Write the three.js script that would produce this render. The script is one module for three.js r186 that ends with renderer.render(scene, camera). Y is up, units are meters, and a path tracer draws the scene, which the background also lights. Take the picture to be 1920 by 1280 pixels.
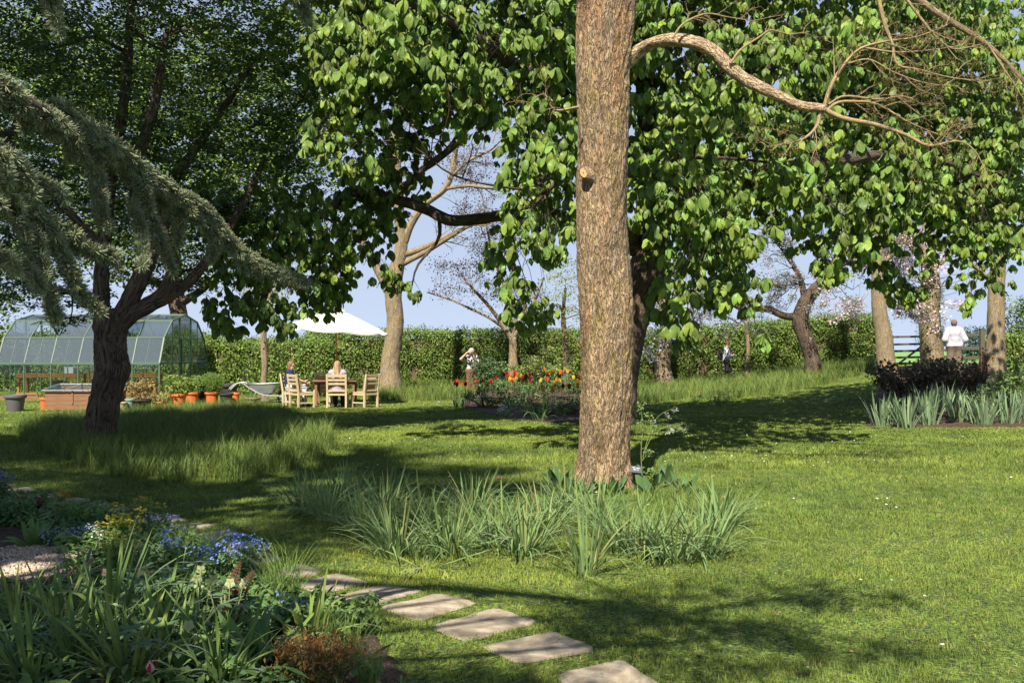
import * as THREE from 'three';
import { mergeGeometries } from 'three/addons/utils/BufferGeometryUtils.js';
import { RoundedBoxGeometry } from 'three/addons/geometries/RoundedBoxGeometry.js';
import { ImprovedNoise } from 'three/addons/math/ImprovedNoise.js';

// ---------- camera, sky, sun, exposure ----------
const F = 1867, HOR = 655, EYE = 1.7;
const scene = new THREE.Scene();
const camera = new THREE.PerspectiveCamera(37.84, 1.5, 0.1, 3000);
camera.position.set(0, EYE, 0);
camera.rotation.x = 15 / F;
const renderer = new THREE.WebGLRenderer({ antialias: true });
renderer.toneMapping = THREE.LinearToneMapping;
renderer.toneMappingExposure = 2.0;
renderer.shadowMap.enabled = true;
{
  const W = 512, Hh = 256, data = new Float32Array(W * Hh * 4);
  for (let j = 0; j < Hh; j++) {
    const el = ((j + 0.5) / Hh - 0.5) * Math.PI, s = Math.max(0, Math.sin(el));
    const t = Math.pow(s, 0.8);
    for (let i = 0; i < W; i++) {
      const o = (j * W + i) * 4;
      data[o] = 0.32 + (0.05 - 0.32) * t; data[o + 1] = 0.38 + (0.095 - 0.38) * t; data[o + 2] = 0.485 + (0.2 - 0.485) * t; data[o + 3] = 1;
    }
  }
  const sky = new THREE.DataTexture(data, W, Hh, THREE.RGBAFormat, THREE.FloatType);
  sky.mapping = THREE.EquirectangularReflectionMapping; sky.magFilter = THREE.LinearFilter; sky.needsUpdate = true;
  scene.background = sky; scene.environment = sky;
}
const SUN_AZ = 15 * Math.PI / 180, SUN_EL = 48 * Math.PI / 180;
const sun = new THREE.DirectionalLight(new THREE.Color(1, 0.93, 0.8), 5);
sun.position.set(-Math.sin(SUN_AZ) * Math.cos(SUN_EL), Math.sin(SUN_EL), Math.cos(SUN_AZ) * Math.cos(SUN_EL)).multiplyScalar(80);
sun.position.z -= 20; sun.target.position.set(0, 0, -20);
sun.castShadow = true; sun.shadow.radius = 1;
sun.shadow.mapSize.set(4096, 4096);
Object.assign(sun.shadow.camera, { left: -40, right: 40, top: 40, bottom: -40, near: 1, far: 200 });
scene.add(sun, sun.target);

// ---------- helpers ----------
const V = (x, y, z) => new THREE.Vector3(x, y, z);
let seed_ = 7;
const rnd = () => { seed_ = (seed_ + 0x6d2b79f5) | 0; let t = Math.imul(seed_ ^ (seed_ >>> 15), 1 | seed_); t = (t + Math.imul(t ^ (t >>> 7), 61 | t)) ^ t; return ((t ^ (t >>> 14)) >>> 0) / 4294967296; };
const rr = (a, b) => a + (b - a) * rnd();
const ri = (n) => Math.floor(rnd() * n);
const gauss = () => (rnd() + rnd() + rnd() + rnd() - 2);
const seed = (n) => { seed_ = n; };
const clamp = (x, a = 0, b = 1) => Math.min(b, Math.max(a, x));
const sst = (a, b, x) => { const t = clamp((x - a) / (b - a)); return t * t * (3 - 2 * t); };
const PN = new ImprovedNoise();
const noise = (x, y, z = 0) => PN.noise(x + 31.7, y + 17.3, z + 5.1);
const fbm = (x, y, z = 0, o = 4) => { let s = 0, a = 0.5; for (let i = 0; i < o; i++) { s += a * noise(x, y, z); x *= 2.03; y *= 2.03; z *= 2.03; a *= 0.5; } return s; };
// ground height: level near the camera, a low rise towards the gate
const H = (x, z) => { const d = -z; return sst(16, 40, d) * sst(4, 17, x) * (1 - sst(44, 62, d)) * 1.0 + sst(44, 62, d) * 1.0 + 0.012 * fbm(x * 0.5, z * 0.5, 0, 2) * sst(3, 6, d); };
// a place given by where a thing is seen from the camera and how far off it stands
const P = (px, py, d) => V((px - 960) / F * d, EYE - (py - HOR) / F * d, -d);
const PG = (px, d) => { const x = (px - 960) / F * d; return V(x, H(x, -d), -d); };
const onG = (x, z) => V(x, H(x, z), z);
const GY = (px, py) => { let d = EYE * F / (py - HOR); for (let k = 0; k < 12; k++) d = (EYE - H((px - 960) / F * d, -d)) * F / (py - HOR); return PG(px, d); };

const used = new Map();
const numbered = (n) => { const k = used.get(n) || 0; used.set(n, k + 1); return k ? n + '_' + String(k).padStart(3, '0') : n; };
const sh = (o) => { o.castShadow = true; o.receiveShadow = true; return o; };
function thing(name, label, category, pos = V(0, 0, 0), turn = 0, group) {
  const o = new THREE.Group(); o.name = numbered(name); o.position.copy(pos); o.rotation.y = turn;
  o.userData = { label, category }; if (group) o.userData.group = group;
  scene.add(o); return o;
}
function part(name, geo, mat, parent, kind) { const m = sh(new THREE.Mesh(geo, mat)); m.name = name; if (kind) m.userData.kind = kind; parent.add(m); return m; }
function struct(name, geo, mat, label) { const m = part(numbered(name), geo, mat, scene); m.userData = { kind: 'structure', label, category: name.split('_').pop() }; return m; }
function single(name, geo, mat, label, category, group) { const m = part(numbered(name), geo, mat, scene); m.userData = { label, category }; if (group) m.userData.group = group; return m; }
function cloneThing(src, label, pos, turn = 0, scale = 1) { const c = src.clone(); c.name = numbered(src.name.replace(/_\d{3}$/, '')); c.userData = { ...src.userData, label: label || src.userData.label }; c.position.copy(pos); c.rotation.y = turn; c.scale.setScalar(scale); scene.add(c); return c; }
const mrg = (a) => { const l = a.map((g) => { const q = g.index ? g.toNonIndexed() : g; for (const k of Object.keys(q.attributes)) if (!['position', 'normal', 'uv'].includes(k)) q.deleteAttribute(k); if (!q.attributes.uv) q.setAttribute('uv', new THREE.Float32BufferAttribute(new Float32Array(q.attributes.position.count * 2), 2)); return q; }); return l.length > 1 ? mergeGeometries(l) : l[0]; };
const mat4 = (p, q, s) => new THREE.Matrix4().compose(p, q, typeof s === 'number' ? V(s, s, s) : s);
const qUp = (dir) => new THREE.Quaternion().setFromUnitVectors(V(0, 1, 0), dir.clone().normalize());
const qY = (a) => new THREE.Quaternion().setFromAxisAngle(V(0, 1, 0), a);
const qE = (x, y, z) => new THREE.Quaternion().setFromEuler(new THREE.Euler(x, y, z, 'YXZ'));

function inst(name, geo, mat, mats, parent, tint) {       // uncountable leaves or blades as one object
  const m = sh(new THREE.InstancedMesh(geo, mat, mats.length)); m.name = name; m.userData.kind = 'stuff';
  const c = new THREE.Color();
  for (let i = 0; i < mats.length; i++) { m.setMatrixAt(i, mats[i]); if (tint) { const t = tint(i, mats[i]); m.setColorAt(i, c.setRGB(t[0], t[1], t[2])); } }
  parent.add(m); return m;
}

// raw mesh builder
class MB {
  constructor() { this.p = []; this.u = []; this.i = []; this.c = null; }
  get n() { return this.p.length / 3; }
  v(x, y, z, u = 0, w = 0) { this.p.push(x, y, z); this.u.push(u, w); return this.n - 1; }
  q(a, b, c, d) { this.i.push(a, b, c, a, c, d); }
  t(a, b, c) { this.i.push(a, b, c); }
  geo() {
    const g = new THREE.BufferGeometry();
    g.setAttribute('position', new THREE.Float32BufferAttribute(this.p, 3)); g.setAttribute('uv', new THREE.Float32BufferAttribute(this.u, 2)); g.setIndex(this.i);
    if (this.c) g.setAttribute('color', new THREE.Float32BufferAttribute(this.c, 3));
    g.computeVertexNormals(); return g;
  }
}
const curve = (pts) => new THREE.CatmullRomCurve3(pts, false, 'centripetal');
const lerpArr = (a, t) => { const f = clamp(t) * (a.length - 1), i = Math.min(a.length - 2, Math.floor(f)); return a.length === 1 ? a[0] : a[i] + (a[i + 1] - a[i]) * (f - i); };
// a tapering limb along a smooth path; lump(ang, len, r) adds to the radius
function limb(mb, pts, radii, radial = 8, step = 0.25, lump = null, capEnd = true) {
  const cv = curve(pts), L = cv.getLength(), n = Math.max(2, Math.ceil(L / step));
  let T = cv.getTangent(0), N = Math.abs(T.y) < 0.9 ? V(0, 1, 0).cross(T).normalize() : V(1, 0, 0).cross(T).normalize();
  const base = mb.n;
  for (let k = 0; k <= n; k++) {
    const t = k / n, p = cv.getPointAt(t), t2 = cv.getTangentAt(t);
    N.sub(t2.clone().multiplyScalar(N.dot(t2))).normalize();
    const B = t2.clone().cross(N), r0 = lerpArr(radii, cv.getUtoTmapping(t));
    for (let a = 0; a <= radial; a++) {
      const th = (a % radial) / radial * Math.PI * 2;
      const r = lump ? r0 + lump(th, t * L, r0) : r0;
      const cx = Math.cos(th) * r, sx = Math.sin(th) * r;
      mb.v(p.x + N.x * cx + B.x * sx, p.y + N.y * cx + B.y * sx, p.z + N.z * cx + B.z * sx, a / radial * Math.max(1, Math.round(radii[0] * 6.3 / 0.5)) * 0.5, t * L);
    }
  }
  const w = radial + 1;
  for (let k = 0; k < n; k++) for (let a = 0; a < radial; a++) { const i = base + k * w + a; mb.q(i, i + 1, i + w + 1, i + w); }
  if (capEnd) { const e = cv.getPointAt(1), c = mb.v(e.x, e.y, e.z, 0, L); const o = base + n * w; for (let a = 0; a < radial; a++) mb.t(o + a, o + a + 1, c); }
  return mb;
}
// one leaf in the xy plane from the origin along +y; arch bends it towards +z, fold lifts the edges
function leafInto(mb, M, len, wid, o = {}) {
  const rows = o.rows || 5, shape = o.shape || ((t) => Math.pow(Math.sin(Math.PI * Math.pow(t, 0.85)), 0.8)), arch = o.arch || 0, fold = o.fold ?? 0.25, wave = o.wave || 0, v = V(), ids = [];
  const ph = o.phase || 0;
  for (let r = 0; r <= rows; r++) {
    const t = r / rows, w = Math.max(0.02, shape(t)) * wid * 0.5, a = arch * t;
    const y = arch ? Math.sin(a) / arch * len : t * len, z = arch ? (1 - Math.cos(a)) / arch * len : 0;
    const row = [];
    for (const s of [-1, 0, 1]) {
      const lift = s ? fold * w + wave * w * Math.sin(t * 9 + ph + s) : 0;
      v.set(s * w, y - Math.sin(a) * lift * 1, z + Math.cos(a) * lift).applyMatrix4(M);
      row.push(mb.v(v.x, v.y, v.z, (s + 1) / 2, t));
    }
    ids.push(row);
  }
  for (let r = 0; r < rows; r++) { const a = ids[r], b = ids[r + 1]; mb.q(a[0], a[1], b[1], b[0]); mb.q(a[1], a[2], b[2], b[1]); }
  return mb;
}
const leafGeo = (len, wid, o) => leafInto(new MB(), new THREE.Matrix4(), len, wid, o).geo();
const box = (w, h, d, x = 0, y = 0, z = 0, ry = 0, rx = 0, rz = 0, r = 0) => { const g = r ? new RoundedBoxGeometry(w, h, d, 2, Math.min(r, w / 2.1, h / 2.1, d / 2.1)) : new THREE.BoxGeometry(w, h, d); g.applyMatrix4(mat4(V(x, y, z), qE(rx, ry, rz), 1)); return g; };
function bar(a, b, w, h, r = 0.004) { const d = b.clone().sub(a), L = d.length(), g = new RoundedBoxGeometry(w, L, h, 1, Math.min(r, w / 2.2, h / 2.2)); g.applyMatrix4(mat4(a.clone().add(b).multiplyScalar(0.5), qUp(d), 1)); return g; }
// bar whose section keeps its z side level: x axis lies along (b-a)
function beam(a, b, h, w, r = 0.004) { const d = b.clone().sub(a), L = d.length(); d.normalize(); const up = Math.abs(d.y) > 0.95 ? V(1, 0, 0) : V(0, 1, 0), z = d.clone().cross(up).normalize(), y = z.clone().cross(d); const g = new RoundedBoxGeometry(L, h, w, 1, Math.min(r, h / 2.2, w / 2.2)); g.applyMatrix4(new THREE.Matrix4().makeBasis(d, y, z).setPosition(a.clone().add(b).multiplyScalar(0.5))); return g; }
const lathe = (pts, seg = 24) => new THREE.LatheGeometry(pts.map(([r, y]) => new THREE.Vector2(r, y)), seg);
function tubeG(pts, r, radial = 6, step = 0.1) { return limb(new MB(), pts, Array.isArray(r) ? r : [r, r], radial, step).geo(); }

// ---------- textures and materials ----------
function tex(w, h, f, srgb = true) {
  const d = new Uint8Array(w * h * 4);
  for (let j = 0; j < h; j++) for (let i = 0; i < w; i++) { const c = f(i / w, j / h), o = (j * w + i) * 4; d[o] = clamp(c[0]) * 255; d[o + 1] = clamp(c[1]) * 255; d[o + 2] = clamp(c[2]) * 255; d[o + 3] = 255; }
  const t = new THREE.DataTexture(d, w, h); t.wrapS = t.wrapT = THREE.RepeatWrapping; t.magFilter = THREE.LinearFilter; t.minFilter = THREE.LinearMipmapLinearFilter; t.generateMipmaps = true; if (srgb) t.colorSpace = THREE.SRGBColorSpace; t.needsUpdate = true; return t;
}
// noise that repeats over the unit square
const tn = (u, v, fx, fy, o = 4, z = 0) => { let s = 0, a = 0.5; for (let k = 0; k < o; k++) { const A = u * Math.PI * 2, B = v * Math.PI * 2, ra = fx / 6.283, rb = fy / 6.283; s += a * noise(Math.cos(A) * ra + z, Math.sin(A) * ra + Math.cos(B) * rb * 0.97, Math.sin(B) * rb + z * 1.7); a *= 0.5; fx *= 2; fy *= 2; } return s; };
const mixc = (a, b, t) => [a[0] + (b[0] - a[0]) * t, a[1] + (b[1] - a[1]) * t, a[2] + (b[2] - a[2]) * t];
const std = (o) => new THREE.MeshStandardMaterial({ side: THREE.DoubleSide, roughness: 0.85, ...o, color: o.lin ? new THREE.Color().setRGB(...o.lin) : (o.color ?? 0xffffff), lin: undefined });
function M(o) { const { lin, ...r } = o; const m = new THREE.MeshStandardMaterial({ side: THREE.DoubleSide, roughness: 0.85, ...r }); if (lin) m.color.setRGB(...lin); return m; }
function leafMat(lin, tr = 0.38, coat = 0.25, map) { const m = new THREE.MeshPhysicalMaterial({ side: THREE.DoubleSide, roughness: tr > 0 ? 1 : 0.75, transmission: tr, thickness: 0, clearcoat: coat, clearcoatRoughness: 0.42, map: map || null, specularIntensity: 0.6 }); m.color.setRGB(...lin); return m; }
const vary = (a = 0.25, warm = 0.12) => () => { const b = 1 + rr(-a, a), w = rr(-warm, warm); return [b * (1 + w), b, b * (1 - w)]; };
// ---------- bark ----------
function barkTex(dark, mid, light, fy, lichen, ws) {
  const n = (u, v) => tn(u, v, 26, fy, 4, ws) * 1.5, pl = (u, v) => { const w = tn(u, v, 6, 4, 3, ws + 9) * 0.05; return 1 - Math.abs(tn(u + w, v, ws === 1 ? 40 : 24, fy * (ws === 1 ? 1.3 : 0.8), 3, ws + 3)) * 4.6; };
  const map = tex(512, 512, (u, v) => {
    const a = clamp(0.55 + n(u, v)), crack = sst(0.55, 0.98, pl(u, v)), li = sst(0.1, 0.32, tn(u, v, 7, 7, 4, ws + 20)) * lichen.k, sp = tn(u, v, 90, 60, 2, ws + 31);
    let c = mixc(mid, light, a * 0.8); c = mixc(c, dark, crack * (ws === 1 ? 0.75 : 0.8)); c = mixc(c, lichen.c, li * (0.5 + sp)); const g = 1 + sp * 0.5; return [c[0] * g, c[1] * g, c[2] * g];
  });
  const bump = tex(512, 512, (u, v) => { const h = 0.65 + n(u, v) * 0.5 - sst(0.5, 0.98, pl(u, v)) * 0.6 + tn(u, v, 90, 60, 2, ws + 31) * 0.2; return [h, h, h]; }, false);
  return { map, bumpMap: bump };
}
const barkMain = M({ vertexColors: true, lin: [1.4, 1.36, 1.3], ...barkTex([0.25, 0.2, 0.155], [0.5, 0.43, 0.345], [0.66, 0.585, 0.49], 9, { k: 0.55, c: [0.55, 0.49, 0.25] }, 1), bumpScale: 0.018, roughness: 0.95 });
const barkDark = M({ ...barkTex([0.13, 0.105, 0.085], [0.31, 0.255, 0.21], [0.47, 0.40, 0.33], 5, { k: 0.15, c: [0.36, 0.36, 0.25] }, 5), bumpScale: 0.02, roughness: 0.95 });
const barkPale = M({ lin: [0.72, 0.7, 0.66], ...barkTex([0.36, 0.31, 0.25], [0.57, 0.51, 0.42], [0.71, 0.65, 0.55], 12, { k: 0.9, c: [0.66, 0.53, 0.2] }, 8), bumpScale: 0.006, roughness: 0.9 });
const barkTwig = M({ ...barkTex([0.34, 0.28, 0.2], [0.56, 0.48, 0.36], [0.7, 0.62, 0.48], 12, { k: 1, c: [0.68, 0.52, 0.2] }, 12), bumpScale: 0.003, roughness: 0.9 });

// ---------- ground ----------
const lawnTex = tex(1024, 1024, (u, v) => {
  const f = tn(u, v, 180, 180, 3, 2), c = tn(u, v, 22, 22, 3, 4), st = tn(u, v, 60, 60, 2, 8);
  let k = mixc([0.33, 0.42, 0.13], [0.47, 0.53, 0.2], clamp(0.5 + c * 1.4)); k = mixc(k, [0.5, 0.45, 0.26], sst(0.12, 0.3, st) * 0.6); const b = 0.82 + f * 1.6; return [k[0] * b, k[1] * b, k[2] * b];
});
const lawnBump = tex(512, 512, (u, v) => { const h = 0.5 + tn(u, v, 150, 150, 3, 3) * 1.2; return [h, h, h]; }, false);
lawnTex.repeat.set(0.25, 0.25); lawnBump.repeat.set(0.5, 0.5);
function sheet(x0, x1, ds, cols, dy = 0, flare = 0) {
  const mb = new MB();
  for (const d of ds) for (let c = 0; c <= cols; c++) { const s = c / cols, k = 1 + flare * Math.max(0, d), x = (x0 + (x1 - x0) * s) * k; mb.v(x, H(x, -d) + dy, -d, x, d); }
  const w = cols + 1; for (let r = 0; r < ds.length - 1; r++) for (let c = 0; c < cols; c++) { const i = r * w + c; mb.q(i, i + 1, i + w + 1, i + w); }
  return mb.geo();
}
{
  const ds = []; for (let d = -14; d < 48; d += 0.4) ds.push(d); ds.push(48);
  struct('lawn', sheet(-34, 34, ds, 160), M({ map: lawnTex, bumpMap: lawnBump, bumpScale: 0.015, roughness: 1, lin: [0.8, 0.85, 0.75] }), 'mown green lawn of the garden');
  const fs = [48]; for (let d = 50; d < 1500; d *= 1.12) fs.push(d); fs.push(1500);
  const ft = tex(256, 256, (u, v) => { const f = tn(u, v, 30, 90, 4, 6); return [0.42 + f * 0.25, 0.58 + f * 0.25, 0.3 + f * 0.2]; }); ft.repeat.set(0.1, 0.1);
  struct('field', sheet(-34, 34, fs, 60, 0, 0.03), M({ map: ft, roughness: 1 }), 'pale green crop field beyond the gate');
}

// ---------- stepping stones ----------
const stonePolys = [
  [[1040, 1266], [1162, 1237], [1262, 1294], [1120, 1335]], [[897, 1210], [1035, 1181], [1120, 1219], [974, 1244]], [[798, 1174], [926, 1142], [1010, 1167], [870, 1203]],
  [[712, 1140], [823, 1115], [897, 1130], [784, 1164]], [[619, 1120], [719, 1094], [795, 1107], [694, 1135]], [[548, 1096], [633, 1075], [698, 1092], [593, 1114]],
  [[492, 1070], [562, 1055], [609, 1072], [537, 1089]], [[428, 1048], [500, 1036], [537, 1050], [472, 1063]], [[400, 1030], [452, 1021], [482, 1033], [428, 1042]],
].map((q) => q.map(([x, y]) => GY(x, y)));
{ // the far part of the path, slab after slab
  const pts = [[392, 1005], [345, 988], [300, 977], [256, 968], [212, 958], [166, 949], [118, 941], [70, 932], [26, 921], [-20, 912]].map(([x, y]) => GY(x, y));
  pts.forEach((p, k) => { const q = pts[Math.min(pts.length - 1, k + 1)], o = pts[Math.max(0, k - 1)], t = q.clone().sub(o).setY(0).normalize(), n = V(-t.z, 0, t.x), a = 0.17, b = 0.25; stonePolys.push([[-a, -b], [a, -b], [a, b], [-a, b]].map(([i, j]) => p.clone().addScaledVector(t, i * (1 + 0.15 * noise(k, 1))).addScaledVector(n, j * (1 + 0.2 * noise(k, 5))))); });
}
const stoneTex = tex(512, 512, (u, v) => { const a = tn(u, v, 9, 9, 5, 2), s = tn(u, v, 110, 110, 2, 4), l = sst(0.16, 0.34, tn(u, v, 14, 14, 4, 9)); let c = mixc([0.53, 0.475, 0.4], [0.68, 0.625, 0.54], clamp(0.5 + a * 2)); c = mixc(c, [0.45, 0.42, 0.34], l * 0.5); c = mixc(c, [0.4, 0.36, 0.3], sst(0.22, 0.4, s) * 0.7); return c; });
const stoneBump = tex(512, 512, (u, v) => { const h = 0.5 + tn(u, v, 10, 10, 5, 2) * 0.9 + tn(u, v, 100, 100, 2, 4) * 0.25; return [h, h, h]; }, false);
const stoneMat = M({ map: stoneTex, bumpMap: stoneBump, bumpScale: 0.014, roughness: 0.92 });
const inPoly = (x, z, poly) => { let c = false; for (let i = 0, j = poly.length - 1; i < poly.length; j = i++) { const a = poly[i], b = poly[j]; if ((a.z > z) !== (b.z > z) && x < (b.x - a.x) * (z - a.z) / (b.z - a.z) + a.x) c = !c; } return c; };
seed(21);
const stoneLabels = ['pale stone slab cut off by the bottom edge of the photo', 'second stepping stone from the bottom edge, square pale slab', 'third stepping stone from the bottom edge with grass all round', 'fourth stepping stone from the bottom edge', 'fifth stepping stone from the bottom edge, beside the leafy bed', 'sixth stepping stone from the bottom edge, beside the bed corner', 'seventh stepping stone, partly hidden by the green grass tuft', 'eighth stepping stone, behind the green grass tuft', 'small ninth stepping stone behind the blue forget-me-nots'];
stonePolys.forEach((poly, k) => {
  const ctr = poly.reduce((a, p) => a.add(p), V(0, 0, 0)).multiplyScalar(0.25), ring = [];
  const N = 9;
  for (let e = 0; e < 4; e++) for (let i = 0; i < N; i++) { const t = i / N, p = poly[e].clone().lerp(poly[(e + 1) % 4], t), out = p.clone().sub(ctr), corner = Math.pow(Math.abs(t - 0.5) * 2, 10) * 0.05; p.addScaledVector(out, -corner + 0.05 * noise(p.x * 5, p.z * 5, k) + 0.05 * noise(p.x * 16, p.z * 16, k)); ring.push(p); }
  const mb = new MB(), top = 0.008 + 0.006 * rnd(), tx = rr(-0.012, 0.012), tz = rr(-0.012, 0.012), lev = [[0.0, -0.05], [0.0, top - 0.012], [0.018, top - 0.003], [0.05, top], [0.3, top], [0.65, top]];
  const a0 = rnd() * 6, ca = Math.cos(a0), sa = Math.sin(a0);
  lev.forEach(([ins, y]) => ring.forEach((p) => { const q = p.clone().lerp(ctr, ins), lx = q.x - ctr.x, lz = q.z - ctr.z; mb.v(lx, y + (y > 0 ? tx * lx * 3 + tz * lz * 3 + 0.004 * noise(q.x * 9, q.z * 9) : 0), lz, lx * ca - lz * sa + k * 0.37, lx * sa + lz * ca + k * 0.61); }));
  const R = ring.length; for (let l = 0; l < lev.length - 1; l++) for (let i = 0; i < R; i++) { const j = (i + 1) % R; mb.q(l * R + i, (l + 1) * R + i, (l + 1) * R + j, l * R + j); }
  const c = mb.v(0, top, 0, k * 0.37, k * 0.61); for (let i = 0; i < R; i++) mb.t((lev.length - 1) * R + i, c, (lev.length - 1) * R + (i + 1) % R);
  const far = k >= 9;
  const m = single('stepping_stone', mb.geo(), stoneMat, far ? ['tenth', 'eleventh', 'twelfth', 'thirteenth', 'fourteenth', 'fifteenth', 'sixteenth', 'seventeenth', 'eighteenth', 'nineteenth'][k - 9] + ' stepping stone counted from the bottom edge, small and half hidden by plants' : stoneLabels[k], 'stone', far ? 'far stepping stones' : 'stepping stones along the bed');
  m.position.copy(ctr);
});
const stoneCores = stonePolys.map((p) => { const c = p.reduce((a, q) => a.add(q), V(0, 0, 0)).multiplyScalar(0.25); return p.map((q) => q.clone().lerp(c, 0.1)); });
const onStone = (x, z) => stoneCores.some((p) => inPoly(x, z, p));

// ---------- beds ----------
const bedPoly = [[-60, 936], [70, 944], [160, 962], [250, 984], [330, 1004], [385, 1040], [430, 1066], [500, 1094], [560, 1118], [640, 1150], [700, 1182], [745, 1240], [775, 1300], [800, 1390], [-200, 1390]].map(([x, y]) => GY(x, y));
const islandPoly = [[830, 742], [900, 728], [1010, 724], [1110, 726], [1110, 790], [1020, 792], [950, 784], [880, 768]].map(([x, y]) => GY(x, y));
const irisPoly = [[1622, 800], [1636, 765], [1660, 738], [1760, 722], [1990, 715], [1990, 800], [1800, 802]].map(([x, y]) => GY(x, y));
const trunkPoly = [[1040, 918], [1075, 890], [1180, 884], [1290, 892], [1370, 930], [1290, 948], [1120, 945]].map(([x, y]) => GY(x, y));
const soilTex = tex(512, 512, (u, v) => { const a = tn(u, v, 40, 40, 4, 3), b = tn(u, v, 9, 9, 3, 7), s = sst(0.2, 0.3, tn(u, v, 120, 120, 2, 1)); let c = mixc([0.2, 0.145, 0.1], [0.38, 0.29, 0.2], clamp(0.5 + a * 1.8 + b)); return mixc(c, [0.6, 0.5, 0.4], s * 0.7); });
const soilMat = M({ map: soilTex, bumpMap: lawnBump, bumpScale: 0.03, roughness: 1 });
function bedSheet(poly, label, lift = 0.012, bumpy = 0.03, mat = soilMat) {
  const bb = new THREE.Box2(); poly.forEach((p) => bb.expandByPoint(new THREE.Vector2(p.x, p.z)));
  const mb = new MB(), step = 0.07, id = new Map(), ins = (x, z) => inPoly(x, z, poly), nx = Math.ceil((bb.max.x - bb.min.x) / step), nz = Math.ceil((bb.max.y - bb.min.y) / step);
  const g = (i, j) => { const k = (i + 5) * 99999 + j + 5; if (!id.has(k)) { const x = bb.min.x + i * step, z = bb.min.y + j * step; id.set(k, mb.v(x, H(x, z) + (ins(x, z) ? lift + bumpy * (0.4 + fbm(x * 4, z * 4, 2, 3)) : -0.05 + 0.02 * noise(x * 9, z * 9)), z, x, z)); } return id.get(k); };
  for (let i = -1; i <= nx; i++) for (let j = -1; j <= nz; j++) { const x = bb.min.x + i * step, z = bb.min.y + j * step; if (ins(x, z) || ins(x + step, z) || ins(x, z + step) || ins(x + step, z + step)) mb.q(g(i, j), g(i, j + 1), g(i + 1, j + 1), g(i + 1, j)); }
  return struct('flower_bed', mb.geo(), mat, label);
}
bedSheet(bedPoly, 'dark soil of the planted bed beside the stepping stones');
bedSheet(islandPoly, 'dark soil of the tulip bed');
bedSheet(irisPoly, 'soil of the bed with the iris clumps');
const inBed = (x, z) => inPoly(x, z, bedPoly) || inPoly(x, z, islandPoly) || inPoly(x, z, irisPoly);
{ // gravel
  seed(5);
  const ms = [], q = new THREE.Quaternion();
  const c = GY(20, 1062);
  for (let k = 0; k < 6500; k++) { const a = rnd() * 6.283, r = Math.sqrt(rnd()); const x = c.x + Math.cos(a) * r * 0.62, z = c.z + Math.sin(a) * r * 0.68; if (noise(x * 2, z * 2) * 0.4 + r > 0.98) continue; const s = rr(0.005, 0.014); ms.push(mat4(V(x, H(x, z) + 0.03 + 0.03 * fbm(x * 4, z * 4, 2, 3) + rr(0, 0.01), z), q.random ? qE(rnd() * 6, rnd() * 6, rnd() * 6) : q, V(s, s * rr(0.5, 0.8), s * rr(0.7, 1.2)))); }
  const g = new THREE.IcosahedronGeometry(1, 0);
  const m = inst(numbered('gravel'), g, M({ lin: [0.5, 0.4, 0.3], roughness: 0.95 }), ms, scene, () => { const b = rr(0.5, 1.25), w = rr(-0.08, 0.12); return [b * (1 + w), b, b * (1 - w)]; });
  m.userData = { kind: 'stuff', label: 'patch of tan gravel mulch in the bed at the left edge', category: 'gravel' };
}

// ---------- grass ----------
function tuftGeo(n, R, h0, h1, wid, lean, seg = 2) {
  const mb = new MB();
  for (let k = 0; k < n; k++) {
    const a = rnd() * 6.283, r = Math.sqrt(rnd()) * R, x = Math.cos(a) * r, z = Math.sin(a) * r, h = rr(h0, h1), dir = rnd() * 6.283, ln = lean * rr(0.2, 1) * h, dx = Math.cos(dir), dz = Math.sin(dir), w = wid * rr(0.6, 1.2), fx = -dz, fz = dx;
    let prev = null;
    for (let s = 0; s < seg; s++) { const t = s / seg, y = h * t * (1 - 0.15 * t), o = ln * t * t, ww = w * (1 - t * 0.6) / 2; const A = mb.v(x + dx * o - fx * ww, y, z + dz * o - fz * ww, 0, t), B = mb.v(x + dx * o + fx * ww, y, z + dz * o + fz * ww, 1, t); if (prev) mb.q(prev[0], prev[1], B, A); prev = [A, B]; }
    const tip = mb.v(x + dx * ln, h * 0.85, z + dz * ln, 0.5, 1); mb.t(prev[0], prev[1], tip);
  }
  return mb.geo();
}
seed(11);
const grassMat = leafMat([0.138, 0.198, 0.034], 0, 0.05);
const lawnTufts = [tuftGeo(16, 0.05, 0.022, 0.05, 0.0042, 0.9), tuftGeo(16, 0.06, 0.02, 0.045, 0.004, 1.1), tuftGeo(10, 0.06, 0.025, 0.06, 0.005, 0.8)];
const farTuft = tuftGeo(22, 0.15, 0.02, 0.045, 0.011, 0.9);
const grassTint = (i, m) => { const x = m.elements[12], z = m.elements[14]; const a = fbm(x * 0.9, z * 0.9, 1, 3), b = noise(x * 4, z * 4, 7), c = fbm(x * 0.25, z * 0.25, 3, 2); const k = 1 + a * 0.9 + b * 0.3 + c * 0.5 + rr(-0.15, 0.15), w = 0.12 * a + 0.25 * Math.max(0, b) + rr(-0.08, 0.1) + c * 0.25; return rnd() < 0.05 ? [2.0, 1.35, 2.2] : [k * (1 + w), k, k * (0.9 - w * 0.6)]; };
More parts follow.
